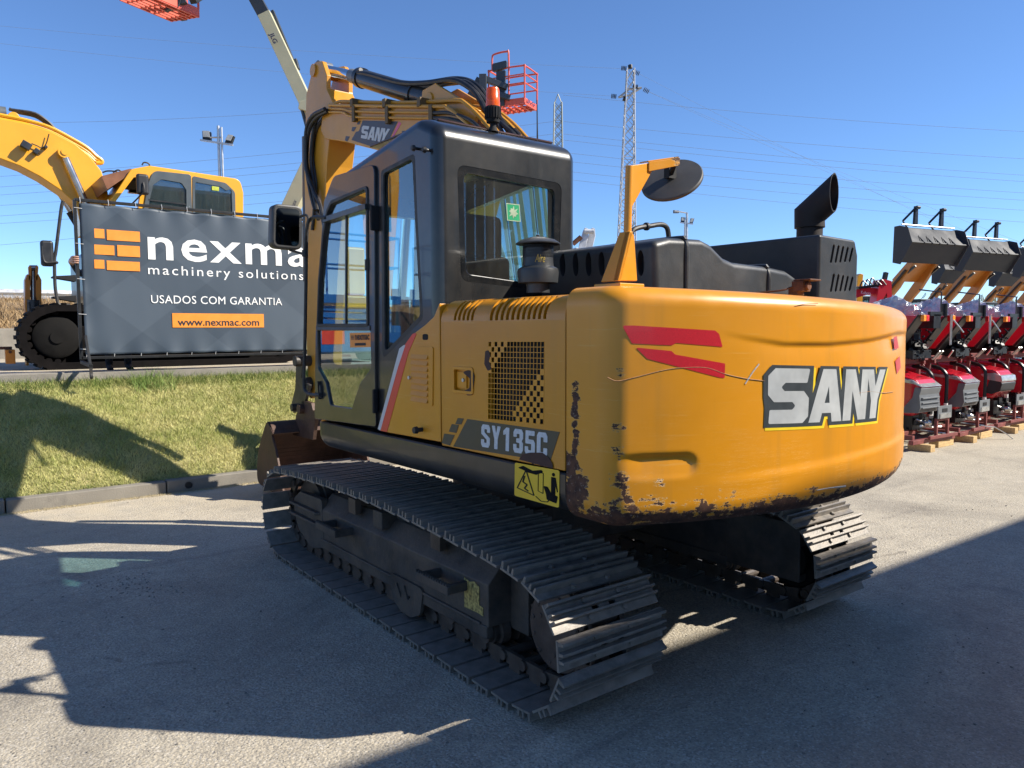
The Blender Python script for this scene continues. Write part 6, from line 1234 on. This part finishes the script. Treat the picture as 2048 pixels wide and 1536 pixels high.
# ================================================================== right: stacked crated tractors, loaders, hedge
maroon = M_('maroon crate steel', (.21, .055, .05), .55, .1, .2, 6, 0, 60, 0, ((.10, .04, .035), .4, 5)); tred = M_('dark tractor red', (.52, .011, .026), .25, 0, .1, 3, 0, 60, .6); tblk = M_('oily tractor black', (.012, .012, .014), .35, .1, .4, 14)
tgrey = M_('grey grille plastic', (.14, .15, .16), .45, 0, .1, 6); alu = M_('bright zinc', (.55, .55, .53), .3, .8, .2, 12); wood = M_('pale timber', (.52, .36, .17), .8, 0, .25, 9, .2, 40, stretch=(1, 6, 6)); lampor = M_('orange tail lamp', (.85, .28, .02), .25, 0, .1, 9); lampr = M_('red tail lamp', (.62, .02, .02), .25, 0, .1, 9)
cream2 = M_('pale label', (.62, .6, .55), .6)
def wrapmat():
    m = Mt('crumpled clear plastic'); n = m.noise(5, 5, .7); m.col(m.mix(m.ramp(n, .35, .65), (.42, .46, .55), (.72, .74, .76))); m.set(.16, .25, .3); m.b.inputs['Alpha'].default_value = .8; m.bump(m.noise(9, 4, .6, None, 1.2), .9, .05); return m.m
WRAP = wrapmat()
def lower_tractor(label, var=0):
    E_ = empty('crated_tractor', (0, 0, 0), label, 'tractor', 'red tractors crated in two layers')
    q = MB()
    if var == 0: P = [(.22, .47), (.16, .56), (.14, .70), (.10, .88), (.20, 1.0), (.55, 1.09), (1.35, 1.14), (1.35, .50), (.5, .46)]
    else: P = [(.25, .55), (.16, .66), (.12, .80), (.13, .92), (.22, 1.02), (.6, 1.10), (1.4, 1.13), (1.4, .58), (.5, .55)]
    q.prof('x', rpoly(P, .05, 4), -.27, .27); H = q.build('hood', tred, E_, bev=.06, seg=3)
    if var == 0:
        q = MB(); q.prof('x', rpoly([(.40, .51), (.13, .52), (.10, .60), (.12, .78), (.09, .88), (.19, .89), (.22, .74)], .02, 3), -.285, .285)
        for z in (.58, .65, .72): q.bb((-.24, .085, z), (.24, .12, z+.02))
        q.build('grille', tgrey, H, bev=.02)
        q = MB(); q.prof('x', [(.08, .89), (.22, .99), (.85, 1.045), (.62, .985), (.2, .93)], -.289, .289); q.build('headlight_strip', M_('silver lamp strip', (.5, .51, .52), .25, .6), H, bev=.01)
        q = MB(); q.prof('x', [(.75, .66), (.98, .76), (1.1, .72), (1.1, .60), (.9, .56)], -.281, .281); q.build('side_vent', tblk, H)
    else:
        q = MB(); q.prof('x', rpoly([(.26, .62), (.13, .68), (.10, .82), (.30, .86), (.36, .64)], .03, 3), -.282, .282); q.build('grille', M_('charcoal grille mesh', (.03, .032, .035), .5), H, bev=.02)
        q = MB(); q.prof('x', rpoly([(.10, .83), (.12, .93), (.24, .98), (.46, .95), (.32, .86)], .02, 3), -.285, .285); q.build('headlight_strip', M_('clear lamp glass', (.55, .57, .58), .12, .5), H, bev=.01)
    q = MB(); q.bb((-.2, .25, .26), (.2, 2.5, .5)); q.bb((-.3, 1.4, .3), (.3, 2.4, .8)); q.cyl((-.42, .75, .32), (.42, .75, .32), .06, n=10)
    for k in range(26): c = rng.uniform((-.3, .15, .24), (.3, .9, .52)); q.box(c, rng.uniform(.03, .12, 3))
    q.build('chassis', tblk, E_)
    q = MB(); q.tube([(-.25, .1, .34), (0, .12, .31), (.22, .05, .3)], .018, 6); q.tube([(-.2, .2, .42), (-.05, .1, .36), (-.02, .05, .30)], .016, 6); q.tube([(.05, .3, .24), (.26, .0, .2)], .012, 5); q.lathe([(.03, -.04), (.05, -.02), (.05, .03), (.02, .06)], (-.12, .08, .37), (.3, -1, .2), 12); split(q.build('steering_rod', alu, E_))
    q = MB(); q.bb((.0, .10, .43), (.09, .11, .47)); q.build('paper_label', cream2, E_)
    q = MB()
    for s in (-1, 1): q.prof('x', [(1.45, .75), (1.6, 1.08), (2.3, 1.08), (2.4, .7), (2.2, .6)], s*.30, s*.5)
    q.build('fender', tred, E_, bev=.03); return E_
def crate(label):
    E_ = empty('steel_crate', (0, 0, 0), label, 'shipping crate', 'maroon steel shipping crates'); q = MB()
    for y in (.02, .60, 1.6, 2.4): q.bb((-.60, y, .10), (.60, y+.07, .16))
    for x in (-.5, .5): q.bb((x-.03, .07, .16), (x+.03, 2.4, .22)); q.bb((x-.025, .52, .16), (x+.025, .57, 1.27)); q.bb((x-.025, 2.3, .16), (x+.025, 2.35, 1.27)); q.bb((x-.025, .45, 1.19), (x+.025, 2.4, 1.24)); q.beam((x, .55, .3), (x, 1.1, 1.2), .03, .03)
    q.bb((-.5, .50, 1.20), (.5, .55, 1.25)); q.bb((-.5, .52, .60), (.5, .55, .64)); q.bb((-.62, .46, 1.25), (.62, .52, 1.31)); q.bb((-.62, 2.3, 1.25), (.62, 2.36, 1.31))
    for x in (-.02, .30): q.bb((x-.02, -.02, .16), (x+.02, .02, .44))
    q.bb((-.02, -.02, .40), (.30, .015, .44)); q.bb((-.25, -.04, .155), (.55, -.0, .20)); F = q.build('crate_frame', maroon, E_, bev=.004)
    q = MB(); q.bb((-.06, -.04, .44), (.34, -.025, .62)); bp_ = q.build('bumper_plate', tgrey, E_, bev=.004); q = MB(); q.bb((.06, -.046, .53), (.20, -.039, .58)); q.build('slot', 'black', bp_); q = MB(); q.bb((-.01, -.05, .44), (.30, -.04, .51)); q.build('zinc_bracket', alu, bp_)
    for s in (-1, 1):
        q = MB(); x = s*.44; q.tube(smooth_path([(x, .30, .26), (x, .30, .6), (x, .30, .95), (x, .33, 1.05), (x, .42, 1.12), (x, .6, 1.16)], 5), .028, 8); rb = q.build('roll_bar', tblk, E_); q = MB(); q.tube([(x, .30, .42), (x, .30, .58)], .031, 8); q.build('white_band', 'white', rb)
    return E_
def upper_tractor(label):
    E_ = empty('crated_tractor', (0, 0, 0), label, 'tractor', 'red tractors crated in two layers'); z = 1.31
    for s in (-1, 1):
        q = MB(); q.prof('x', [(.12, z+.60), (1.05, z+.62), (1.05, z+.16), (.95, z+.10), (.52, z+.10)], s*.28, s*.50); Fd = q.build('fender', tred, E_, bev=.015)
        q = MB(); q.prof('x', [(.10, z+.615), (.13, z+.615), (.51, z+.09), (.48, z+.07)], s*.27, s*.505); q.build('fender_edge', tblk, Fd, bev=.008)
        q = MB(); q.bb((s*.42-.04, .06, z+.52), (s*.42+.035, .11, z+.61)); q.build('orange_lamp', lampor, Fd, bev=.01); q = MB(); q.bb((s*.34-.04, .06, z+.52), (s*.34+.04, .11, z+.61)); q.build('red_lamp', lampr, Fd, bev=.01)
    e_ = MB(); e_.merge(plate([[(.5+.5*math.cos(a), .5+.5*math.sin(a)) for a in np.linspace(0, 6.28, 25)[:-1]], [(.5+.42*math.cos(a), .5+.38*math.sin(a)) for a in np.linspace(0, 6.28, 25)[:-1]]], .002), lambda p: (-.5045+p[2], .80-p[0]*.16, z+.30+p[1]*.07)); e_.merge(plate([rect(.1, .35, .8, .6)], .002), lambda p: (-.5045+p[2], .80-p[0]*.16, z+.30+p[1]*.07)); e_.build('oval_badge', 'gold', E_, smooth=0)
    q = MB(); q.bb((-.18, .45, z+.02), (.18, 2.4, z+.26)); q.bb((-.1, .38, z+.05), (.1, .5, z+.42)); q.bb((-.26, .3, z-.02), (.26, .8, z+.10))
    for k in range(42): c = rng.uniform((-.2, .32, z-.03), (.12, .5, z+.30)); q.box(c, rng.uniform(.02, .11, 3), rot_between(rng.normal(size=3)))
    for k in range(30): c = rng.uniform((-.2, .24, z-.02), (.2, .34, z+.40)); q.lathe([(.004, 0), (.013, 0), (.013, .02), (.004, .022)], c, (0, -1, 0), 8)
    q.build('rear_axle', tblk, E_); q = MB()
    q.tube([(.2, .0, z+.62), (.2, .0, z+.18)], .018, 7); q.tube([(.22, -.02, z+.54), (.40, -.08, z+.36)], .011, 6); q.tube([(-.2, .05, z-.02), (-.26, -.08, z+.10)], .012, 6); q.tube([(-.12, .05, z-.02), (-.18, -.08, z+.10)], .012, 6); q.tube([(.26, .05, z), (.2, -.04, z+.1)], .012, 6); split(q.build('hitch_rod', alu, E_))
    q = MB(); q.bb((-.1, .1, z+.42), (.1, .4, z+.62)); q.bb((-.2, .1, z+.60), (.25, .14, z+.66)); q.cyl((.22, .12, z+.6), (.22, .12, z+.78), .05, n=10); q.tube([(.3, .2, z+.6), (.3, .2, z+.95), (.25, .5, z+1.0)], .012, 5); q.build('hydraulic_block', tblk, E_)
    q = MB()
    def blob(u, v): a = u*2*math.pi; b = v*math.pi/2; k = 1+.14*math.sin(a*3+v*4)+.08*math.sin(a*7+v*9); r = math.cos(b); return (.33*k*r*math.cos(a)-.03, .75+.42*k*r*math.sin(a), z+.58+.27*k*math.sin(b)*(1+.1*math.sin(a*2)))
    q.grid(blob, 28, 9); q.build('plastic_wrapped_seat', WRAP, E_, smooth=18)
    q = MB(); q.prof('x', [(1.4, z+.1), (1.5, z+.7), (2.6, z+.66), (2.7, z+.1)], -.26, .26); q.build('hood', tred, E_, bev=.05)
    q = MB(); q.bb((-.30, .95, z+.60), (-.26, .99, z+.72)); q.bb((-.33, .93, z+.72), (-.23, 1.0, z+.80)); q.build('warning_knob', lampr, E_); return E_
def timber(x, y, w_, d, label, h=.1):
    q = MB(); q.bb((-w_/2, -d/2, 0), (w_/2, d/2, h)); o = q.build('timber_block', wood, bev=.006, loc=(x, y, 0)); return tag(o, label, 'timber block', 'timber blocks under the crates')
XT = [8.12, 9.52, 11.12, 12.65, 14.2]; Y0 = .80
names = ['nearest the counterweight', 'second from the counterweight', 'third from the counterweight', 'at the right edge', 'last beyond the right edge']
LA = lower_tractor('pointed grey grille red tractor in lower crate, ' + names[0]); LB2 = lower_tractor('rounded bonnet red tractor in lower crate, ' + names[2], 1)
CA = crate('maroon steel crate with bumper plate, ' + names[0]); UA = upper_tractor('red tractor facing backwards on top, stack ' + names[0])
for i, x in enumerate(XT):
    lo = LA if i == 0 else (LB2 if i == 2 else copy_tree(LB2 if i == 3 else LA)); cr = CA if i == 0 else copy_tree(CA); ut = UA if i == 0 else copy_tree(UA)
    dy = (0, .0, .05, .02, .0)[i]
    for o in (lo, cr, ut): o.location = (x, Y0+dy, 0); o.rotation_euler = (0, 0, math.radians((-2.5, 1.5, -1, 2, 0)[i]))
    if i: lo['label'] = ('rounded bonnet red tractor in lower crate, ' if i in (2, 3) else 'pointed grey grille red tractor in lower crate, ')+names[i]; cr['label'] = 'maroon steel crate with bumper plate, '+names[i]; ut['label'] = 'red tractor facing backwards on top, stack '+names[i]
    ut.location.x += .12
    timber(x-.35, Y0+.05, .14, .32, 'short timber block under near left crate foot, '+names[i]); timber(x+.35, Y0+.08, .5, .14, 'timber baulk under near right crate foot, '+names[i]); timber(x, Y0+2.2, .9, .14, 'timber baulk under far crate end, stack '+names[i])
q = MB(); P = [(9.72, .78, .2), (9.8, .66, .19), (9.9, .55, .10), (9.97, .47, .01)]
for a, b in zip(P[:-1], P[1:]): q.beam(a, b, .03, .012)
tag(q.build('strap', 'white'), 'loose white strap end hanging from a crate onto the gravel', 'strap')
# ---- raised loaders behind, facing the camera's right
ora = M_('loader arm orange', (.50, .19, .028), .4, 0, .1, 2, 0, 60, .2); bkg = M_('graphite bucket paint', (.036, .040, .046), .7, 0, .15, 2)
def loader(label):
    E_ = empty('front_loader', (0, 0, 0), label, 'loader', 'orange loaders with raised graphite buckets'); q = MB()   # x = across, y = away from the camera, bucket at y 0
    for s in (-1, 1):
        x = s*.46; prf = [(1.15, 2.35), (1.05, 2.50), (.62, 3.02), (.05, 3.55), (.0, 3.42), (.45, 2.80), (.98, 2.28)]; q.prof('x', prf, x-.06, x+.06)
        q.prof('x', [(1.15, 2.4), (1.0, 2.3), (1.35, 1.2), (1.6, 1.2), (1.3, 2.1)], x-.07, x+.07); q.cyl((x-.09, 1.08, 2.38), (x+.09, 1.08, 2.38), .07, n=12)
    A_ = q.build('lift_arm', ora, E_, bev=.01); q = MB(); q.prism([(-.5, .62, 3.0), (-.5, .08, 3.5), (.5, .08, 3.5), (.5, .62, 3.0), (.3, .58, 2.98), (-.3, .58, 2.98)], (0, .04, .03)); q.build('cross_plate', ora, A_)
    q = MB()
    for s in (-1, 1):
        x = s*.46; q.beam((x-s*.02, 1.3, 2.2), (x-s*.02, .62, 2.72), .07, .07); q.beam((x+s*.02, .4, 3.05), (x+s*.02, -.05, 3.35), .05, .05); q.tube([(x+s*.1, .95, 2.5), (x+s*.1, .2, 3.25)], .035, 8)
    q.build('lift_ram', tblk, E_)
    q = MB(); BW = 1.14
    q.prof('x', [(-.02, 4.32), (-.36, 3.90), (-.02, 3.42), (.12, 3.46), (.10, 4.30)], -BW, BW)
    for s in (-1, 1): q.prof('x', [(-.05, 4.35), (-.30, 4.28), (-.44, 3.90), (-.10, 3.36), (.14, 3.42), (.12, 4.34)], s*BW, s*(BW+.02))
    for i in range(5): x = -.62+i*.31; q.prof('x', [(-.39, 3.86), (-.25, 4.07), (-.43, 3.90)], x-.016, x+.016); q.prism([(x, -.20, 4.11), (x+.13, -.27, 4.02), (x-.02, -.355, 3.91), (x-.10, -.355, 3.91)], (0, -.006, .006))
    q.prof('x', [(-.36, 3.88), (-.40, 3.90), (-.38, 3.93), (-.34, 3.92)], -BW, BW); B_ = q.build('bucket', bkg, E_, bev=.004)
    q = MB(); q.tube([(-BW+.05, -.05, 4.38), (BW-.1, -.05, 4.38)], .022, 8); q.build('grapple_shaft', alu, B_)
    for x in (-.5, .55):
        q = MB(); q.prism([(x-.08, -.05, 4.36), (x+.06, -.05, 4.36), (x+.05, -.05, 4.85), (x-.05, -.05, 4.88)], (0, .07, 0)); q.beam((x-.05, -.03, 4.82), (x-.33, .12, 4.5), .05, .05); q.beam((x-.33, .12, 4.5), (x-.28, .0, 4.3), .04, .04); q.cyl((x-.06, -.08, 4.84), (x+.06, -.08, 4.84), .045, n=10); q.build('grapple_link', tblk, B_, bev=.006)
    q = MB(); q.tube([(-.5, .95, 2.9), (-.55, .8, 3.05), (-.45, .9, 3.1), (-.5, 1.05, 2.85), (-.6, .9, 2.95)], .012, 5); q.build('hydraulic_hose', 'hose', E_)
    q = MB(); q.bb((-.45, 1.2, .3), (.45, 3.2, 1.5)); q.bb((-.4, 1.8, 1.5), (.4, 3.0, 1.9)); q.build('tractor_body', tred, E_, bev=.06)
    q = MB(); q.bb((-.42, 1.45, 1.5), (-.36, 1.5, 2.6)); q.bb((.36, 1.45, 1.5), (.42, 1.5, 2.6)); q.bb((-.42, 1.45, 2.55), (.42, 1.5, 2.6)); q.build('roll_frame', tblk, E_); q = MB(); q.bb((-.5, 1.75, 1.45), (.5, 2.9, 2.55)); q.build('cab_glass', 'glass', E_, smooth=0); q = MB(); q.bb((-.55, 1.7, 2.55), (.55, 3.0, 2.65))
    for xx in (-.52, .46):
        for yy in (1.72, 2.88): q.bb((xx, yy, 1.4), (xx+.06, yy+.06, 2.56))
    q.build('cab_frame', tblk, E_, bev=.02)
    q = MB()
    for s in (-1, 1):
        q.lathe([(.3, -.15), (.55, -.15), (.6, -.1), (.6, .1), (.55, .15), (.3, .15)], (s*.75, 2.7, .6), (1, 0, 0), 24); q.lathe([(.2, -.1), (.38, -.1), (.38, .1), (.2, .1)], (s*.65, .9, .38), (1, 0, 0), 20)
    q.build('wheel', 'rubber', E_); return E_
fz = -.906*FWD+.42*RGT; rzl = math.atan2(fz[0], -fz[1])
lds = [(1848, 20.0, 'first and nearest orange loader, its graphite bucket fully in view'), (1962, 22.6, 'second orange loader, bucket overlapping the nearest bucket from behind'), (2070, 25.4, 'third orange loader, bucket cut by the right edge of the view'), (1905, 29., 'distant orange loader whose bucket hides behind the nearest two'), (2015, 31., 'farthest orange loader, low between the second and third')]
LD = None
for i, (px, D, lab) in enumerate(lds):
    p = dep(px, 640, D); o = loader(lab) if LD is None else copy_tree(LD); LD = LD or o; o['label'] = lab
    o.location = (p[0], p[1], 0); o.rotation_euler = (0, 0, rzl); o.scale = (.95, .95, 1.0)
# ---- red loader frame left of them
RL = empty('red_loader', tuple(dep(1750, 640, 15)*np.array((1, 1, 0))), 'red loader frame just right of the black exhaust housing', 'loader'); D = 15.
q = MB()
for P, off in (([(1712, 580), (1722, 572), (1762, 578), (1764, 590), (1740, 588), (1712, 596)], 0), ([(1760, 560), (1768, 558), (1783, 562), (1785, 618), (1776, 620), (1774, 585), (1758, 612), (1752, 608)], -.1)): q.prism([dep(*p, D+off) for p in P], tuple(FWD*.3))
q.beam(dep(1770, 600, D), dep(1768, 700, D), .16, .2); q.build('loader_post', M_('bright loader red', (.55, .015, .03), .35, 0, .08, 3, 0, 60, .3), attach(RL, RL) if False else None); o = [x for x in SC.objects if x.name.startswith('loader_post')][0]; attach(o, RL)
tx = text('Kubota', .001, .01); fit(tx, 0, 0, 1, 1); tx.map(quadmap(*[dep(*p, D-.02) for p in ((1722, 588), (1742, 590), (1742, 584), (1722, 581))])); attach(tx.build('lettering', 'white', None, smooth=0), o)
q = MB(); q.beam(dep(1715, 576, D-.05), dep(1760, 570, D-.05), .1, .05)
for k in range(5): q.tube(smooth_path([dep(1720+k*9, 572, D-.1), dep(1726+k*9, 562-k % 3*3, D-.1), dep(1736+k*9, 570, D-.1)], 4), .015, 5)
q.beam(dep(1772, 545, D), dep(1764, 580, D), .07, .07); q.tube([dep(1764, 600, D), dep(1776, 640, D)], .04, 7); attach(q.build('hose_bundle', tblk, None), RL)
YA_ = empty('yellow_arm', tuple(dep(1722, 640, 19)*np.array((1, 1, 0))), 'small yellow machine arm tip peeping above the red loader', 'machine arm'); q = MB(); q.prism([dep(*p, 19) for p in ((1714, 575), (1716, 552), (1721, 547), (1727, 549), (1726, 560), (1724, 640), (1714, 640))], tuple(FWD*.2)); attach(q.build('arm', yel2, None, bev=.01), YA_)
# ---- hedge and reeds beyond the yard
def leafy(name, px, D, h, w_, n, c0, c1, label, group, reed=False):
    p = dep(px, 640, D); q = MB(); tr = MB(); base = np.array((p[0], p[1], 0.))
    for s in range(7): a = rng.uniform(0, 6.28); tip_ = base+np.array((math.cos(a)*w_*.3, math.sin(a)*w_*.3, h*rng.uniform(.5, .85))); tr.tube([base, (base+tip_)/2+rng.normal(size=3)*.08*w_, tip_], [.06*h/3, .04*h/3, .015], 5)
    cl = [(base+np.array((rng.normal()*w_*.32, rng.normal()*w_*.32, h*rng.uniform(.1, 1)**.7)), rng.uniform(.15, .4)*w_*.5) for _ in range(26)]
    for _ in range(n):
        if reed:
            b = base+np.array((rng.normal()*w_*.35, rng.normal()*w_*.35, 0)); t = b+np.array((rng.normal()*.35, rng.normal()*.35, h*rng.uniform(.6, 1.1))); sd = RGT*.035*rng.uniform(.5, 1.5); q.add([b-sd, b+sd, t], [(0, 1, 2)])
            if rng.random() < .12: q.add([t-RGT*.06, t+RGT*.06, t+UPV*.5+RGT*rng.normal()*.1], [(0, 1, 2)])
        else:
            c, r = cl[rng.integers(len(cl))]; d = rng.normal(size=3); d /= np.linalg.norm(d); c = c+d*r*rng.random()**.4; a1 = rng.normal(size=3)*.10; a2 = rng.normal(size=3)*.10; q.add([c, c+a1, c+a1+a2, c+a2], [(0, 1, 2, 3)])
    E_ = empty(name, tuple(base), label, 'reeds' if reed else 'tree', group); attach(tr.build('trunk' if not reed else 'stem', M_('bark', (.09, .07, .05), .9), None), E_); attach(q.build('crown' if not reed else 'leaf_blade', grass_mat(name+' leaves', c0, c1), None, smooth=0), E_)
leafy('reed_clump', 1985, 55, 3.4, 2.2, 1400, (.20, .20, .10), (.38, .34, .20), 'tall dry reeds left of the dark round trees on the horizon', 'plants on the far right horizon', True)
leafy('reed_clump', 1960, 58, 2.8, 2.4, 1200, (.17, .19, .09), (.34, .32, .18), 'shorter reeds just behind the red loader brace', 'plants on the far right horizon', True)
for i, (px, D, h, w_, lab) in enumerate(((2012, 62, 2.6, 3.2, 'low bushy tree right of the tall reeds'), (2040, 58, 3.1, 3.4, 'dark round tree at the right edge of the horizon'), (1935, 70, 2.4, 3.4, 'low distant tree half hidden by loader arms'), (2075, 60, 3.4, 3.5, 'tree just past the right edge of the horizon'), (1890, 75, 2.3, 3.5, 'low distant tree behind the wrapped seats'))): leafy('bushy_tree', px, D, h, w_, 3500, (.035, .055, .018), (.10, .12, .045), lab, 'plants on the far right horizon')
